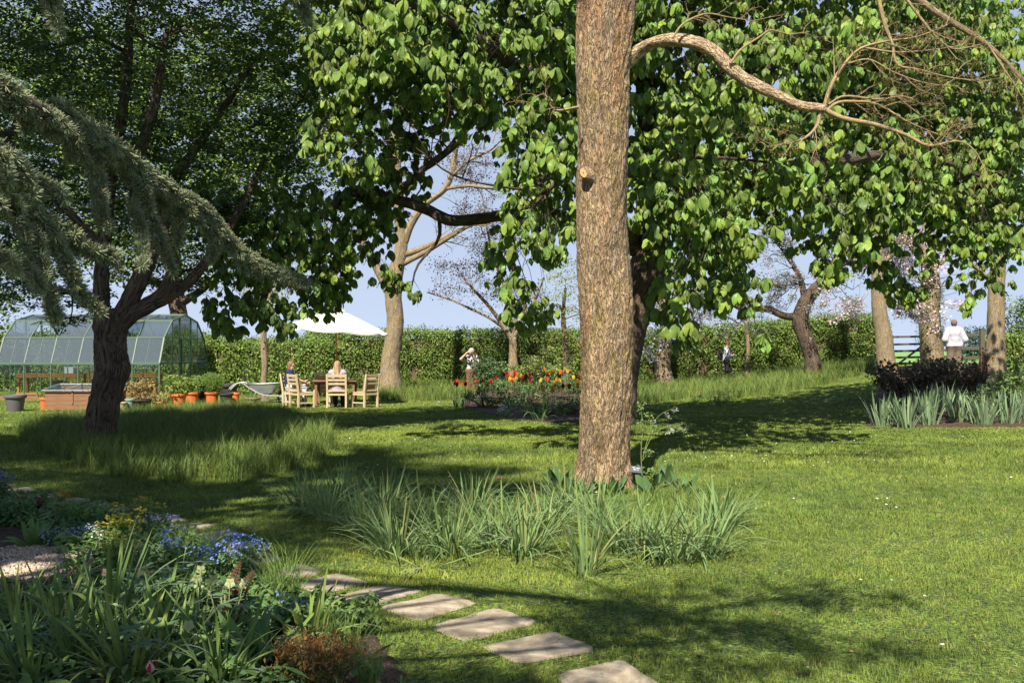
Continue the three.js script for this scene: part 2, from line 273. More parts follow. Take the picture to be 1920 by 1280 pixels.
{
  const lists = [[], [], []], far = [];
  const zones = [[4.3, 7, 620, 1], [7, 10, 420, 1.15], [10, 14, 240, 1.5], [14, 18, 130, 2.0]];
  for (const [d0, d1, dens, sc] of zones) {
    const n = Math.round((d1 - d0) * 2 * (0.53 * (d0 + d1) / 2 + 0.4) * dens);
    for (let k = 0; k < n; k++) { const d = rr(d0, d1), x = rr(-1, 1) * (0.53 * d + 0.4), z = -d; if (onStone(x, z) || inBed(x, z)) continue; const patch = 0.8 + 0.5 * fbm(x * 1.3, z * 1.3, 4, 3); lists[ri(3)].push(mat4(V(x, H(x, z) - 0.004, z), qE(rr(-0.15, 0.15), rnd() * 6.283, rr(-0.15, 0.15)), sc * rr(0.7, 1.15) * patch)); }
  }
  for (let k = 0; k < 60000; k++) { const d = 17.5 + 29 * Math.pow(rnd(), 1.25), x = rr(-1, 1) * (0.53 * d + 0.5), z = -d; if (inBed(x, z)) continue; far.push(mat4(V(x, H(x, z) - 0.005, z), qY(rnd() * 6.283), rr(0.8, 1.3))); }
  const lab = (o, l) => { o.userData.label = l; o.userData.category = 'grass'; };
  lists.forEach((l, k) => lab(inst(numbered('lawn_grass'), lawnTufts[k], grassMat, l, scene, grassTint), ['short mown grass blades of the lawn', 'short curled grass blades of the lawn', 'thin sparse grass blades of the lawn'][k]));
  lab(inst(numbered('lawn_grass'), farTuft, grassMat, far, scene, grassTint), 'short mown grass of the far lawn');
}
const tallTuft = [tuftGeo(26, 0.09, 0.3, 0.62, 0.008, 0.7, 4), tuftGeo(22, 0.1, 0.25, 0.5, 0.009, 1.0, 4)];
const tallMat = leafMat([0.13, 0.185, 0.036], 0, 0.1);
function tallGrass(label, pts, s0, s1, tint = vary(0.3, 0.12)) {
  const l = [[], []]; for (const [x, z] of pts) l[ri(2)].push(mat4(V(x, H(x, z) - 0.01, z), qY(rnd() * 6.283), rr(s0, s1)));
  const g = new THREE.Group(); g.name = numbered('tall_grass'); g.userData = { kind: 'stuff', label, category: 'grass' }; scene.add(g);
  l.forEach((m, k) => m.length && inst('grass_blades', tallTuft[k], tallMat, m, g, tint));
}
const scatter = (poly, n, f) => { const o = [], bb = new THREE.Box2(); poly.forEach((p) => bb.expandByPoint(new THREE.Vector2(p.x, p.z))); let g = 0; while (o.length < n && g++ < n * 20) { const x = rr(bb.min.x, bb.max.x), z = rr(bb.min.y, bb.max.y); if (inPoly(x, z, poly) && (!f || f(x, z))) o.push([x, z]); } return o; };
seed(31);
const tallPoly = [[20, 812], [150, 790], [330, 772], [470, 768], [560, 784], [625, 815], [622, 850], [560, 885], [440, 903], [300, 908], [190, 893], [110, 862]].map(([x, y]) => GY(x, y));
tallGrass('long unmown grass round the foot of the dark forked tree', scatter(tallPoly, 3400, (x, z) => fbm(x * 0.8, z * 0.8, 6, 2) > -0.28), 0.5, 0.95);
tallGrass('sunlit long grass in front of the middle hedge', scatter([[690, 752], [800, 752], [870, 748], [905, 738], [905, 716], [690, 716]].map(([x, y]) => GY(x, y)), 2200), 0.8, 1.25);
tallGrass('long grass below the tall hedge beside the walking man', scatter([[1185, 760], [1290, 748], [1420, 745], [1560, 742], [1650, 735], [1650, 714], [1420, 714], [1185, 720]].map(([x, y]) => GY(x, y)), 3600), 0.75, 1.25);
// ---------- trees ----------
const PP = (a, d) => a.map((p) => P(p[0], p[1], p[2] ?? d));
function sprigGeo(n, R, len, wid, o = {}) {     // a twig's worth of small leaves
  const mb = new MB();
  for (let k = 0; k < n; k++) {
    const a = rnd() * 6.283, r = Math.sqrt(rnd()) * R, tilt = rr(-1, 1) * (o.tilt ?? 0.7), p = V(Math.cos(a) * r, rr(-1, 1) * R * (o.flat ?? 0.4), Math.sin(a) * r), s = rr(0.7, 1.2);
    const q = qE(Math.PI / 2 + tilt + (o.droop ?? 0.3), rnd() * 6.283, rr(-0.6, 0.6));
    leafInto(mb, mat4(p, q, s), len, wid, { rows: o.rows ?? 2, fold: o.fold ?? 0.3, arch: o.arch ?? 0, shape: o.shape });
  }
  return mb.geo();
}
class Tree {
  constructor(name, label, basePos, bark, group, category = 'tree') { this.g = thing(name, label, category, basePos, 0, group); this.o = basePos; this.bark = bark; this.nodes = []; this.mb = new MB(); }
  loc(p) { return p.clone().sub(this.o); }
  limb(name, pts, radii, radial = 12, step = 0.15, lump) {
    const L = pts.map((p) => this.loc(p)); const g = limb(new MB(), L, radii, radial, step, lump).geo(); const m = part(name, g, this.bark, this.g);
    const cv = curve(L), n = Math.ceil(cv.getLength() / 0.3); for (let k = 0; k <= n; k++) this.nodes.push({ p: cv.getPointAt(k / n), r: lerpArr(radii, cv.getUtoTmapping(k / n)) });
    return m;
  }
  sub(pts, radii, radial = 6, step = 0.15, reg = true) { const L = pts; limb(this.mb, L, radii, radial, step); if (reg) { const cv = curve(L), n = Math.max(2, Math.ceil(cv.getLength() / 0.3)); for (let k = 1; k <= n; k++) this.nodes.push({ p: cv.getPointAt(k / n), r: lerpArr(radii, k / n) }); } }
  reach(target, rMax = 0.06, end = 0.012) {   // a side branch from the nearest wood to a local point
    let best = null, bd = 1e9; for (const n of this.nodes) { const d = n.p.distanceTo(target) * (n.p.y > target.y + 0.5 ? 1.4 : 1) - n.r * 2; if (d < bd && n.r > end) { bd = d; best = n; } }
    if (!best) return; const d = target.clone().sub(best.p), L = d.length(); if (L < 0.15) return;
    const m1 = best.p.clone().addScaledVector(d, 0.35).add(V(rr(-0.12, 0.12) * L, rr(0, 0.16) * L, rr(-0.12, 0.12) * L)), m2 = best.p.clone().addScaledVector(d, 0.72).add(V(rr(-0.08, 0.08) * L, rr(0, 0.12) * L, rr(-0.08, 0.08) * L));
    const r0 = Math.min(best.r * 0.75, rMax, 0.012 + L * 0.022); this.sub([best.p.clone(), m1, m2, target], [r0, r0 * 0.75, r0 * 0.5, Math.min(end, r0 * 0.5)], r0 > 0.04 ? 7 : 5, 0.2);
  }
  // clusters fill an ellipsoid [px, py, d, rx, ry (as seen), rz metres]
  blob(b, clusters, cov, clusterArea, o = {}) {
    const [px, py, d, rx, ry, rz] = b, c = this.loc(P(px, py, d)), X = rx * d / F, Y = ry * d / F, Z = rz ?? Math.max(X, Y) * 0.8, n = Math.round(Math.PI * X * Y * cov / clusterArea), out = [];
    if (o.branch !== false) this.reach(c.clone().add(V(0, -Y * 0.1, 0)), o.rMax ?? 0.07);
    const arms = o.arms ?? Math.min(9, 2 + Math.round(X * Y * 2)), tips = [];
    for (let k = 0; k < arms; k++) { const a = rnd() * 6.283, e = rr(-0.7, 0.8), t = c.clone().add(V(Math.cos(a) * X * 0.75, e * Y * 0.75, Math.sin(a) * Z * 0.75)); this.reach(t, 0.03, 0.006); tips.push(t); }
    for (let k = 0; k < n; k++) {
      const u = rr(-1, 1), a = rnd() * 6.283, s = Math.sqrt(1 - u * u), r = Math.pow(rnd(), 1 / 2.4) * (1 + 0.15 * gauss());
      const p = c.clone().add(V(Math.cos(a) * s * r * X, u * r * Y, Math.sin(a) * s * r * Z));
      if (fbm((p.x + this.o.x) * (o.clump ?? 1.1), (p.y + this.o.y) * (o.clump ?? 1.1) * (o.layer ?? 1.4), (p.z + this.o.z) * (o.clump ?? 1.1), 2) < (o.gap ?? -0.12)) continue;
      out.push(p); if (o.twig && k % o.twig === 0) this.twigTo(p);
    }
    clusters.push(...out); return out;
  }
  twigTo(p) { let best = null, bd = 1e9; for (let k = 0; k < 60; k++) { const n = this.nodes[ri(this.nodes.length)], d = n.p.distanceTo(p); if (d < bd) { bd = d; best = n; } } if (!best || bd > 1.6 || bd < 0.1) return; const m = best.p.clone().lerp(p, 0.5).add(V(rr(-0.1, 0.1), rr(-0.02, 0.12), rr(-0.1, 0.1))); limb(this.mb, [best.p, m, p], [Math.min(0.009, best.r * 0.7), 0.006, 0.003], 3, 0.3); }
  twigs(pts, r, n, len, depth = 1, droop = 0) {       // bare side twigs along a path (local)
    const cv = curve(pts); for (let k = 0; k < n; k++) {
      const t = 0.15 + 0.85 * (k + rnd()) / n, p = cv.getPointAt(t), tg = cv.getTangentAt(t), side = V(rr(-1, 1), rr(-0.6, 1), rr(-1, 1)).cross(tg).normalize(), L = len * rr(0.4, 1.1) * (1 - t * 0.3);
      const dir = tg.clone().multiplyScalar(0.75).add(side.multiplyScalar(rr(0.5, 0.9))).normalize(), a = p.clone().addScaledVector(dir, L * 0.5).add(V(rr(-0.05, 0.05) * L, rr(-0.08, 0.1) * L, rr(-0.05, 0.05) * L)), b = p.clone().addScaledVector(dir, L).add(V(rr(-0.15, 0.15) * L, (rr(-0.1, 0.2) - droop) * L, rr(-0.15, 0.15) * L));
      const q = [p, a, b]; limb(this.mb, q, [r, r * 0.7, r * 0.3], 4, 0.12); this.tips = this.tips || []; this.tips.push(b, a); if (depth > 0) this.twigs(q, r * 0.55, 4, L * 0.55, depth - 1, droop);
    }
  }
  done(name = 'branches') { if (this.mb.n) { const m = part(name, this.mb.geo(), this.bark, this.g); m.userData.kind = 'stuff'; } }
  leaves(name, geos, mat, pts, s0, s1, tint = vary(), upright = 0.35) { const l = geos.map(() => []); for (const p of pts) l[ri(geos.length)].push(mat4(p, qE(rr(-upright, upright), rnd() * 6.283, rr(-upright, upright)), rr(s0, s1))); geos.forEach((g, k) => l[k].length && inst(name, g, mat, l[k], this.g, tint)); }
}
const barkLump = (amp, k) => (th, L, r) => amp * (0.5 - Math.abs(noise(Math.cos(th) * r * 13, Math.sin(th) * r * 13, L * 2.6 + k)) * 2.2) + amp * 0.9 * noise(Math.cos(th) * r * 34, Math.sin(th) * r * 34, L * 11 + k) + 0.03 * noise(Math.cos(th) * 1.2 + k, Math.sin(th) * 1.2, L * 0.9);

// the straight trunk in the middle
{
  seed(41);
  const base = PG(1128, 12.35), T = new Tree('bare_branched_tree', 'thick straight lit trunk in the middle with one bare limb reaching over the lawn', base, barkMain);
  const tr = PP([[1128, 935], [1129, 905], [1132, 860], [1135, 800], [1138, 700], [1137, 600], [1132, 480], [1130, 380], [1131, 250], [1132, 130], [1137, 20], [1141, -80], [1146, -240], [1140, -420]], 12.35);
  const tk = T.limb('trunk', tr, [0.42, 0.345, 0.315, 0.305, 0.312, 0.312, 0.308, 0.305, 0.31, 0.325, 0.355, 0.35, 0.26, 0.16], 120, 0.015, (th, L, r) => { const c = Math.cos(th) * r, s = Math.sin(th) * r, w = 0.25 * noise(c * 6, s * 6, L * 3), rg = 1 - Math.abs(noise(c * 19 + w * 3, s * 19, L * 3.4)) * 2.4; return 0.016 * rg + 0.014 * fbm(c * 30, s * 30, L * 14, 3) + 0.035 * noise(Math.cos(th) * 1.3, Math.sin(th) * 1.3, L * 0.8) + Math.max(0, 0.5 - L) * 0.12 * Math.max(0, Math.cos(th * 4 + 1)); });
  { const p = tk.geometry.attributes.position, c = new Float32Array(p.count * 3); for (let i = 0; i < p.count; i++) { const x = p.getX(i), y = p.getY(i), z = p.getZ(i), g = noise(x * 55, y * 22, z * 55), grey = sst(0.02, 0.22, fbm(x * 3.1, y * 0.8, z * 3.1 + 4, 4) + g * 0.12), moss = sst(0.12, 0.26, fbm(x * 4 + 7, y * 1.3, z * 4, 4) + g * 0.15), rust = sst(0.1, 0.3, fbm(x * 5 - 9, y * 0.5, z * 5, 3) + g * 0.1), dirt = sst(0.1, 0.28, fbm(x * 6 + 3, y * 2, z * 6 - 5, 4) + g * 0.1); let k = [0.8, 0.77, 0.7]; k = mixc(k, [0.62, 0.64, 0.66], grey * 0.8); k = mixc(k, [0.78, 0.58, 0.45], rust * 0.7); k = mixc(k, [0.5, 0.52, 0.25], moss * 0.6); k = mixc(k, [0.36, 0.31, 0.26], dirt * 0.6); const b = 1 + g * 0.35; c[i * 3] = k[0] * b; c[i * 3 + 1] = k[1] * b; c[i * 3 + 2] = k[2] * b; } tk.geometry.setAttribute('color', new THREE.BufferAttribute(c, 3)); }
  // pruned stub and its pale cut face
  const kp = T.loc(P(1100, 326, 12.08)), kd = V(-0.55, 0.05, 0.83).normalize();
  const stub = lathe([[0.001, 0.075], [0.048, 0.075], [0.058, 0.07], [0.07, 0.05], [0.085, 0.0], [0.1, -0.08]], 20); stub.scale(0.8, 1, 1.25); stub.applyMatrix4(mat4(kp, qUp(kd), 1)); part('pruned_stub', stub, barkMain, T.g);
  const ringT = tex(64, 64, (u, v) => { const r = Math.hypot(u - 0.5, v - 0.5), k = 0.5 + 0.5 * Math.sin(r * 90), cr = r < 0.1 ? 0.45 : 1; return [0.8 * cr - k * 0.06, 0.62 * cr - k * 0.07, 0.42 * cr - k * 0.06]; });
  const cut = new THREE.CircleGeometry(0.05, 24); cut.rotateX(-Math.PI / 2); cut.scale(0.8, 1, 1.25); cut.applyMatrix4(mat4(kp.clone().addScaledVector(kd, 0.079), qUp(kd), 1)); const cm = part('cut_face', cut, M({ map: ringT }), T.g); cm.userData.label = 'pale sawn face of a cut branch';
  const lm = (n, a, r, rad = 14) => T.limb(n, PP(a, 12.3), r, rad, 0.05, barkLump(0.006, 9));
  const B1 = [[1165, 122, 12.35], [1200, 92, 12.3], [1228, 77, 12.2], [1262, 72, 12.1], [1325, 86, 12], [1368, 125, 12], [1400, 150, 12], [1450, 174, 11.95], [1500, 197, 11.9], [1548, 203, 11.9]];
  lm('branch', B1, [0.1, 0.082, 0.076, 0.08, 0.078, 0.072, 0.068, 0.065, 0.06, 0.055], 18);
  T.limb('branch', PP([[1146, -230], [1330, -200], [1540, -90], [1640, -40], [1730, 2], [1765, 26], [1830, 66], [1870, 96], [1930, 160], [1990, 240]], 12.3), [0.12, 0.1, 0.07, 0.055, 0.045, 0.042, 0.036, 0.03, 0.022, 0.012], 10, 0.06);
  T.limb('branch', PP([[1140, -330], [1000, -420], [860, -470], [760, -560]], 12.3), [0.12, 0.09, 0.06, 0.02], 10, 0.1);
  T.bark = barkTwig;
  const twig = (a, r, n, len, depth = 2) => { const pts = PP(a, 11.9).map((p) => T.loc(p)); limb(T.mb, pts, r, 6, 0.06); for (const p of pts) T.nodes.push({ p, r: r[1] }); T.twigs(pts, r[r.length - 1] * 0.6 + 0.0035, Math.round(n * 1.5), len * 1.1, depth, 0.05); };
  twig([[1546, 204], [1560, 160], [1585, 120], [1612, 92], [1660, 77], [1720, 68], [1780, 45]], [0.028, 0.026, 0.022, 0.018, 0.012, 0.006], 10, 0.75);
  twig([[1622, 88], [1680, 96], [1740, 93], [1830, 80]], [0.014, 0.011, 0.008, 0.004], 6, 0.55);
  twig([[1590, 118], [1630, 110], [1680, 135], [1740, 155], [1800, 160]], [0.012, 0.01, 0.008, 0.004], 7, 0.5);
  twig([[1548, 205], [1580, 220], [1640, 232], [1700, 252], [1742, 272], [1800, 264], [1828, 280], [1855, 330]], [0.034, 0.03, 0.026, 0.022, 0.018, 0.012, 0.008, 0.004], 12, 0.6);
  twig([[1550, 208], [1570, 192], [1600, 189], [1645, 194], [1700, 225], [1745, 245], [1790, 262]], [0.02, 0.018, 0.016, 0.013, 0.009, 0.005], 9, 0.55);
  twig([[1555, 195], [1580, 180], [1650, 185], [1700, 180], [1740, 200]], [0.014, 0.013, 0.01, 0.005], 7, 0.5);
  twig([[1540, 204], [1533, 235], [1515, 255], [1480, 268], [1440, 275]], [0.03, 0.022, 0.015, 0.006], 7, 0.5);
  twig([[1262, 70], [1280, 45], [1325, 24], [1365, 30], [1415, 38]], [0.016, 0.013, 0.009, 0.004], 6, 0.45, 1);
  twig([[1370, 118], [1390, 92], [1430, 65], [1445, 55], [1480, 62], [1520, 58]], [0.018, 0.015, 0.012, 0.009, 0.004], 6, 0.4, 1);
  twig([[1640, -60], [1660, 40], [1675, 80], [1685, 120], [1720, 128], [1790, 145], [1860, 150]], [0.03, 0.024, 0.018, 0.013, 0.009, 0.004], 10, 0.6);
  twig([[1690, -20], [1735, 40], [1760, 70], [1790, 90], [1840, 82]], [0.02, 0.015, 0.01, 0.005], 8, 0.5);
  twig([[1855, 82], [1880, 120], [1900, 150], [1925, 190]], [0.015, 0.012, 0.008, 0.004], 6, 0.5);
  twig([[1085, 200], [1040, 205], [1020, 175], [985, 200]], [0.02, 0.015, 0.01, 0.004], 5, 0.4, 1);
  for (let k = 0; k < 9; k++) { const a = rnd() * 6.28, s = T.loc(tr[11 + ri(2)]); const pts = [s, s.clone().add(V(Math.cos(a) * 1, 1, Math.sin(a) * 0.8)), s.clone().add(V(Math.cos(a) * 2.6, 1.7, Math.sin(a) * 2))]; limb(T.mb, pts, [0.07, 0.05, 0.02], 6, 0.2); T.twigs(pts, 0.015, 8, 1.1, 1); }
  const buds = sprigGeo(7, 0.035, 0.03, 0.012, { flat: 0.8 });
  T.leaves('young_leaves', [buds], leafMat([0.24, 0.2, 0.05], 0.3, 0.1), T.tips.filter(() => rnd() < 0.16), 0.6, 1.1);
  T.done('twigs');
}

// the broad-leaved tree behind it
const bigShape = (t) => Math.pow(Math.sin(Math.PI * Math.pow(t * 0.975 + 0.012, 1.12)), 0.8);
const clusterDefs = [];
{
  seed(51);
  for (let v = 0; v < 5; v++) {
    const L = [], n = 6 + ri(4), a0 = rnd() * 6.28;
    for (let k = 0; k < n; k++) {
      const a = a0 + k / n * 6.283 + rr(-0.35, 0.35), dp = rr(0.8, 1.45), d = V(Math.cos(a) * Math.cos(dp), -Math.sin(dp), Math.sin(a) * Math.cos(dp)), up = V(0, 1, 0), nz = up.sub(d.clone().multiplyScalar(up.dot(d))).normalize(), x = d.clone().cross(nz);
      L.push({ m: new THREE.Matrix4().makeBasis(x.multiplyScalar(1), d, nz).setPosition(d.clone().setY(0).multiplyScalar(0.03)).scale(V(1, 1, 1).multiplyScalar(rr(0.6, 1.25))), v: ri(3) });
    }
    clusterDefs.push(L);
  }
}
const bigLeafOpt = [{ rows: 6, shape: bigShape, arch: -0.5, fold: 0.25, wave: 0.2 }, { rows: 6, shape: bigShape, arch: -1.0, fold: 0.4, wave: 0.2, phase: 2 }, { rows: 6, shape: bigShape, arch: -0.2, fold: 0.2, wave: 0.3, phase: 4 }];
const bigLeaf = bigLeafOpt.map((o) => leafGeo(0.205, 0.098, o));
const clusterGeos = clusterDefs.map((L) => { const mb = new MB(); for (const l of L) leafInto(mb, l.m, 0.205, 0.098, bigLeafOpt[l.v]); return mb.geo(); });
const veinTex = tex(128, 128, (u, v) => { const s = Math.abs(u - 0.5) * 2, mid = sst(0.1, 0.0, s), ve = sst(0.75, 1, Math.sin((v * 1 - s * 0.28) * 60)) * 0.5, n = tn(u, v, 8, 8, 3, 2) * 0.35; const k = 0.86 + n; return mixc([k * 0.97, k, k * 0.9], [1, 1, 0.86], clamp(mid * 0.8 + ve * 0.5)); });
const bigMats = [leafMat([0.245, 0.36, 0.06], 0.36, 0.5, veinTex), leafMat([0.19, 0.31, 0.055], 0.36, 0.5, veinTex), leafMat([0.29, 0.39, 0.07], 0.36, 0.5, veinTex)];
{
  seed(52);
  const base = PG(1155, 23), T = new Tree('large_leaved_tree', 'spreading tree with big drooping green leaves, dark trunk behind the middle trunk', base, barkDark);
  T.limb('trunk', PP([[1152, 800], [1156, 760], [1165, 690], [1178, 620], [1198, 555], [1216, 505], [1224, 455], [1222, 400], [1215, 330]], 23), [0.55, 0.46, 0.42, 0.4, 0.4, 0.44, 0.4, 0.34, 0.3], 40, 0.06, barkLump(0.03, 5));
  const lb = (a, r) => T.limb('branch', PP(a, 22), r, 14, 0.12, barkLump(0.012, 6));
  lb([[1205, 470, 23], [1120, 440, 22.5], [1040, 400, 22], [950, 402, 21.5], [895, 411, 21], [840, 412, 20.5], [795, 390, 20.5], [735, 372, 20.5], [690, 358, 20.5], [650, 366, 20.5], [622, 392, 20.3], [560, 430, 20]], [0.2, 0.16, 0.13, 0.12, 0.12, 0.115, 0.11, 0.1, 0.08, 0.06, 0.05, 0.02]);
  lb([[735, 372, 20.5], [790, 320, 20], [850, 270, 19.5], [880, 210, 19], [930, 150, 19]], [0.06, 0.07, 0.075, 0.07, 0.05]);
  lb([[1215, 340, 23], [1120, 230, 22], [1000, 150, 20], [880, 60, 18], [760, 0, 17]], [0.26, 0.22, 0.16, 0.1, 0.04]);
  lb([[1218, 380, 23], [1290, 260, 22], [1400, 150, 20], [1530, 80, 19.5], [1680, 30, 20.5]], [0.25, 0.2, 0.15, 0.1, 0.04]);
  lb([[1222, 430, 23], [1330, 370, 21], [1450, 320, 19], [1580, 300, 18], [1720, 290, 19.5], [1850, 330, 20]], [0.2, 0.16, 0.13, 0.1, 0.06, 0.03]);
  lb([[1215, 340, 23], [1215, 180, 22], [1190, 0, 21], [1200, -200, 20]], [0.28, 0.24, 0.18, 0.08]);
  lb([[1218, 400, 23], [1250, 330, 20], [1290, 290, 17], [1300, 310, 15.5]], [0.16, 0.1, 0.06, 0.03]);
  lb([[1190, 450, 23], [1110, 380, 20], [1030, 330, 17], [1005, 360, 15.5]], [0.16, 0.1, 0.06, 0.03]);
  const pts = [], A = 0.056;
  const front = [
    [640, 262, 15.6, 70, 60], [705, 120, 15.2, 130, 100], [640, 60, 16, 70, 100], [840, 60, 15, 150, 90], [800, 165, 16, 100, 55], [975, 150, 15, 120, 110], [1000, 300, 14.6, 85, 90], [1010, 430, 14.6, 75, 85], [985, 555, 15.6, 54, 64],
    [700, 300, 16, 45, 40], [900, 230, 16, 70, 55], [1060, 60, 14.6, 70, 100], [1050, 240, 15, 50, 60],
    [1290, 150, 15, 110, 120], [1255, 330, 14.6, 80, 110], [1330, 440, 15, 95, 90], [1270, 570, 15.4, 62, 72], [1420, 330, 15, 110, 100], [1390, 540, 15.6, 64, 55], [1550, 330, 16, 120, 80], [1580, 430, 16, 100, 50], [1480, 220, 15.4, 120, 100],
    [1700, 370, 20, 120, 100], [1660, 490, 20.5, 100, 50], [1850, 400, 20, 110, 100], [1860, 530, 20.5, 70, 40], [1700, 190, 21, 140, 130], [1880, 190, 21, 100, 150], [1500, 60, 16, 180, 100], [1750, 30, 21, 180, 100], [1230, 40, 15, 80, 90]];
  for (const b of front) T.blob([...b, Math.max(0.7, b[3] * b[2] / F * 0.75)], pts, 5.4, A, { gap: 0.045, twig: 9, clump: 1.25, layer: 1.9 });
  const tails = [[1295, 612, 15, 14, 26, 0.15], [1430, 628, 15, 12, 24, 0.12], [1345, 560, 15.4, 24, 24, 0.2], [1818, 566, 20, 14, 14, 0.12], [1700, 545, 20.5, 40, 24, 0.4], [1030, 470, 14.6, 30, 30, 0.3], [590, 250, 15.6, 22, 40, 0.3], [1560, 500, 16, 36, 30, 0.3]];
  for (const b of tails) T.blob(b, pts, 6, A, { gap: -1, twig: 1, arms: 1 });
  const shade = [[545, 400, 19.5, 90, 80], [480, 480, 20, 90, 80], [600, 500, 20, 70, 90], [440, 575, 20, 60, 36], [500, 582, 19.5, 74, 34], [645, 440, 21, 40, 110], [605, 548, 20.4, 44, 36], [700, 420, 21, 40, 70], [760, 240, 20, 80, 50], [725, 515, 21, 32, 38], [770, 330, 20.5, 50, 40], [700, 300, 20.5, 60, 50], [715, 385, 21, 55, 45], [660, 340, 21, 45, 50], [640, 200, 19.5, 70, 70], [860, 190, 19.5, 70, 45], [400, 380, 20, 60, 60], [770, 545, 20.5, 14, 24], [940, 470, 18, 40, 60], [1000, 580, 19, 50, 40], [430, 610, 20, 30, 20], [535, 606, 19.5, 26, 16]];
  for (const b of shade) T.blob([...b, 1.2], pts, 3.6, A, { gap: -0.3, twig: 5, clump: 1.5 });
  const back = [[900, 60, 20, 330, 170, 3], [1400, 80, 21, 420, 210, 3.2], [1750, 180, 24, 280, 260, 2.4], [1300, 330, 19.5, 150, 170, 2], [1560, 330, 20, 230, 130, 2.2], [1020, 330, 19, 90, 150, 1.5], [700, 60, 20, 220, 150, 2.6], [1000, -200, 19, 480, 200, 4.5], [1450, -200, 19, 400, 200, 4.5], [1840, 380, 23, 140, 130, 1.6], [1340, 470, 18.5, 90, 90, 1.2]];
  for (const b of back) T.blob(b, pts, 4.6, A, { gap: -0.32, twig: 14, clump: 0.9, arms: 6 });
  // the nearest 300 leaves in view, one by one; the others as one mass
  const see = (p) => { const w = p.clone().add(base), d = -w.z, x = 960 + w.x / d * F, y = HOR - (w.y - EYE) / d * F; return x > 560 && x < 1910 && y > 10 && (x < 1070 || x > 1195); };
  const order = pts.map((p, i) => [p, i]).filter(([p]) => see(p)).sort((a, b) => b[0].z - a[0].z);
  const near = new Set(); const cell = new Set();
  for (const [p, i] of order) { const key = Math.round(p.x * 1.6) + ',' + Math.round(p.y * 1.6); if (cell.has(key)) continue; cell.add(key); near.add(i); if (near.size >= 42) break; }
  let nl = 0; const rest = [];
  pts.forEach((p, i) => {
    if (!near.has(i)) { rest.push(p); return; }
    const v = ri(5), R = mat4(p, qE(rr(-0.2, 0.2), rnd() * 6.283, rr(-0.2, 0.2)), rr(0.9, 1.2));
    for (const l of clusterDefs[v]) { if (nl++ >= 300) return; const m = part('leaf', bigLeaf[l.v], bigMats[ri(3)], T.g); m.applyMatrix4(R.clone().multiply(l.m)); }
  });
  T.leaves('foliage', clusterGeos, bigMats[0], rest, 0.65, 1.2, vary(0.45, 0.18), 0.3);
  // rusty flower stalks among the leaves
  T.leaves('flower_stalks', [sprigGeo(12, 0.06, 0.07, 0.006, { flat: 1, tilt: 2 })], M({ lin: [0.3, 0.17, 0.07] }), rest.filter(() => rnd() < 0.08), 0.8, 1.4);
  T.done();
}

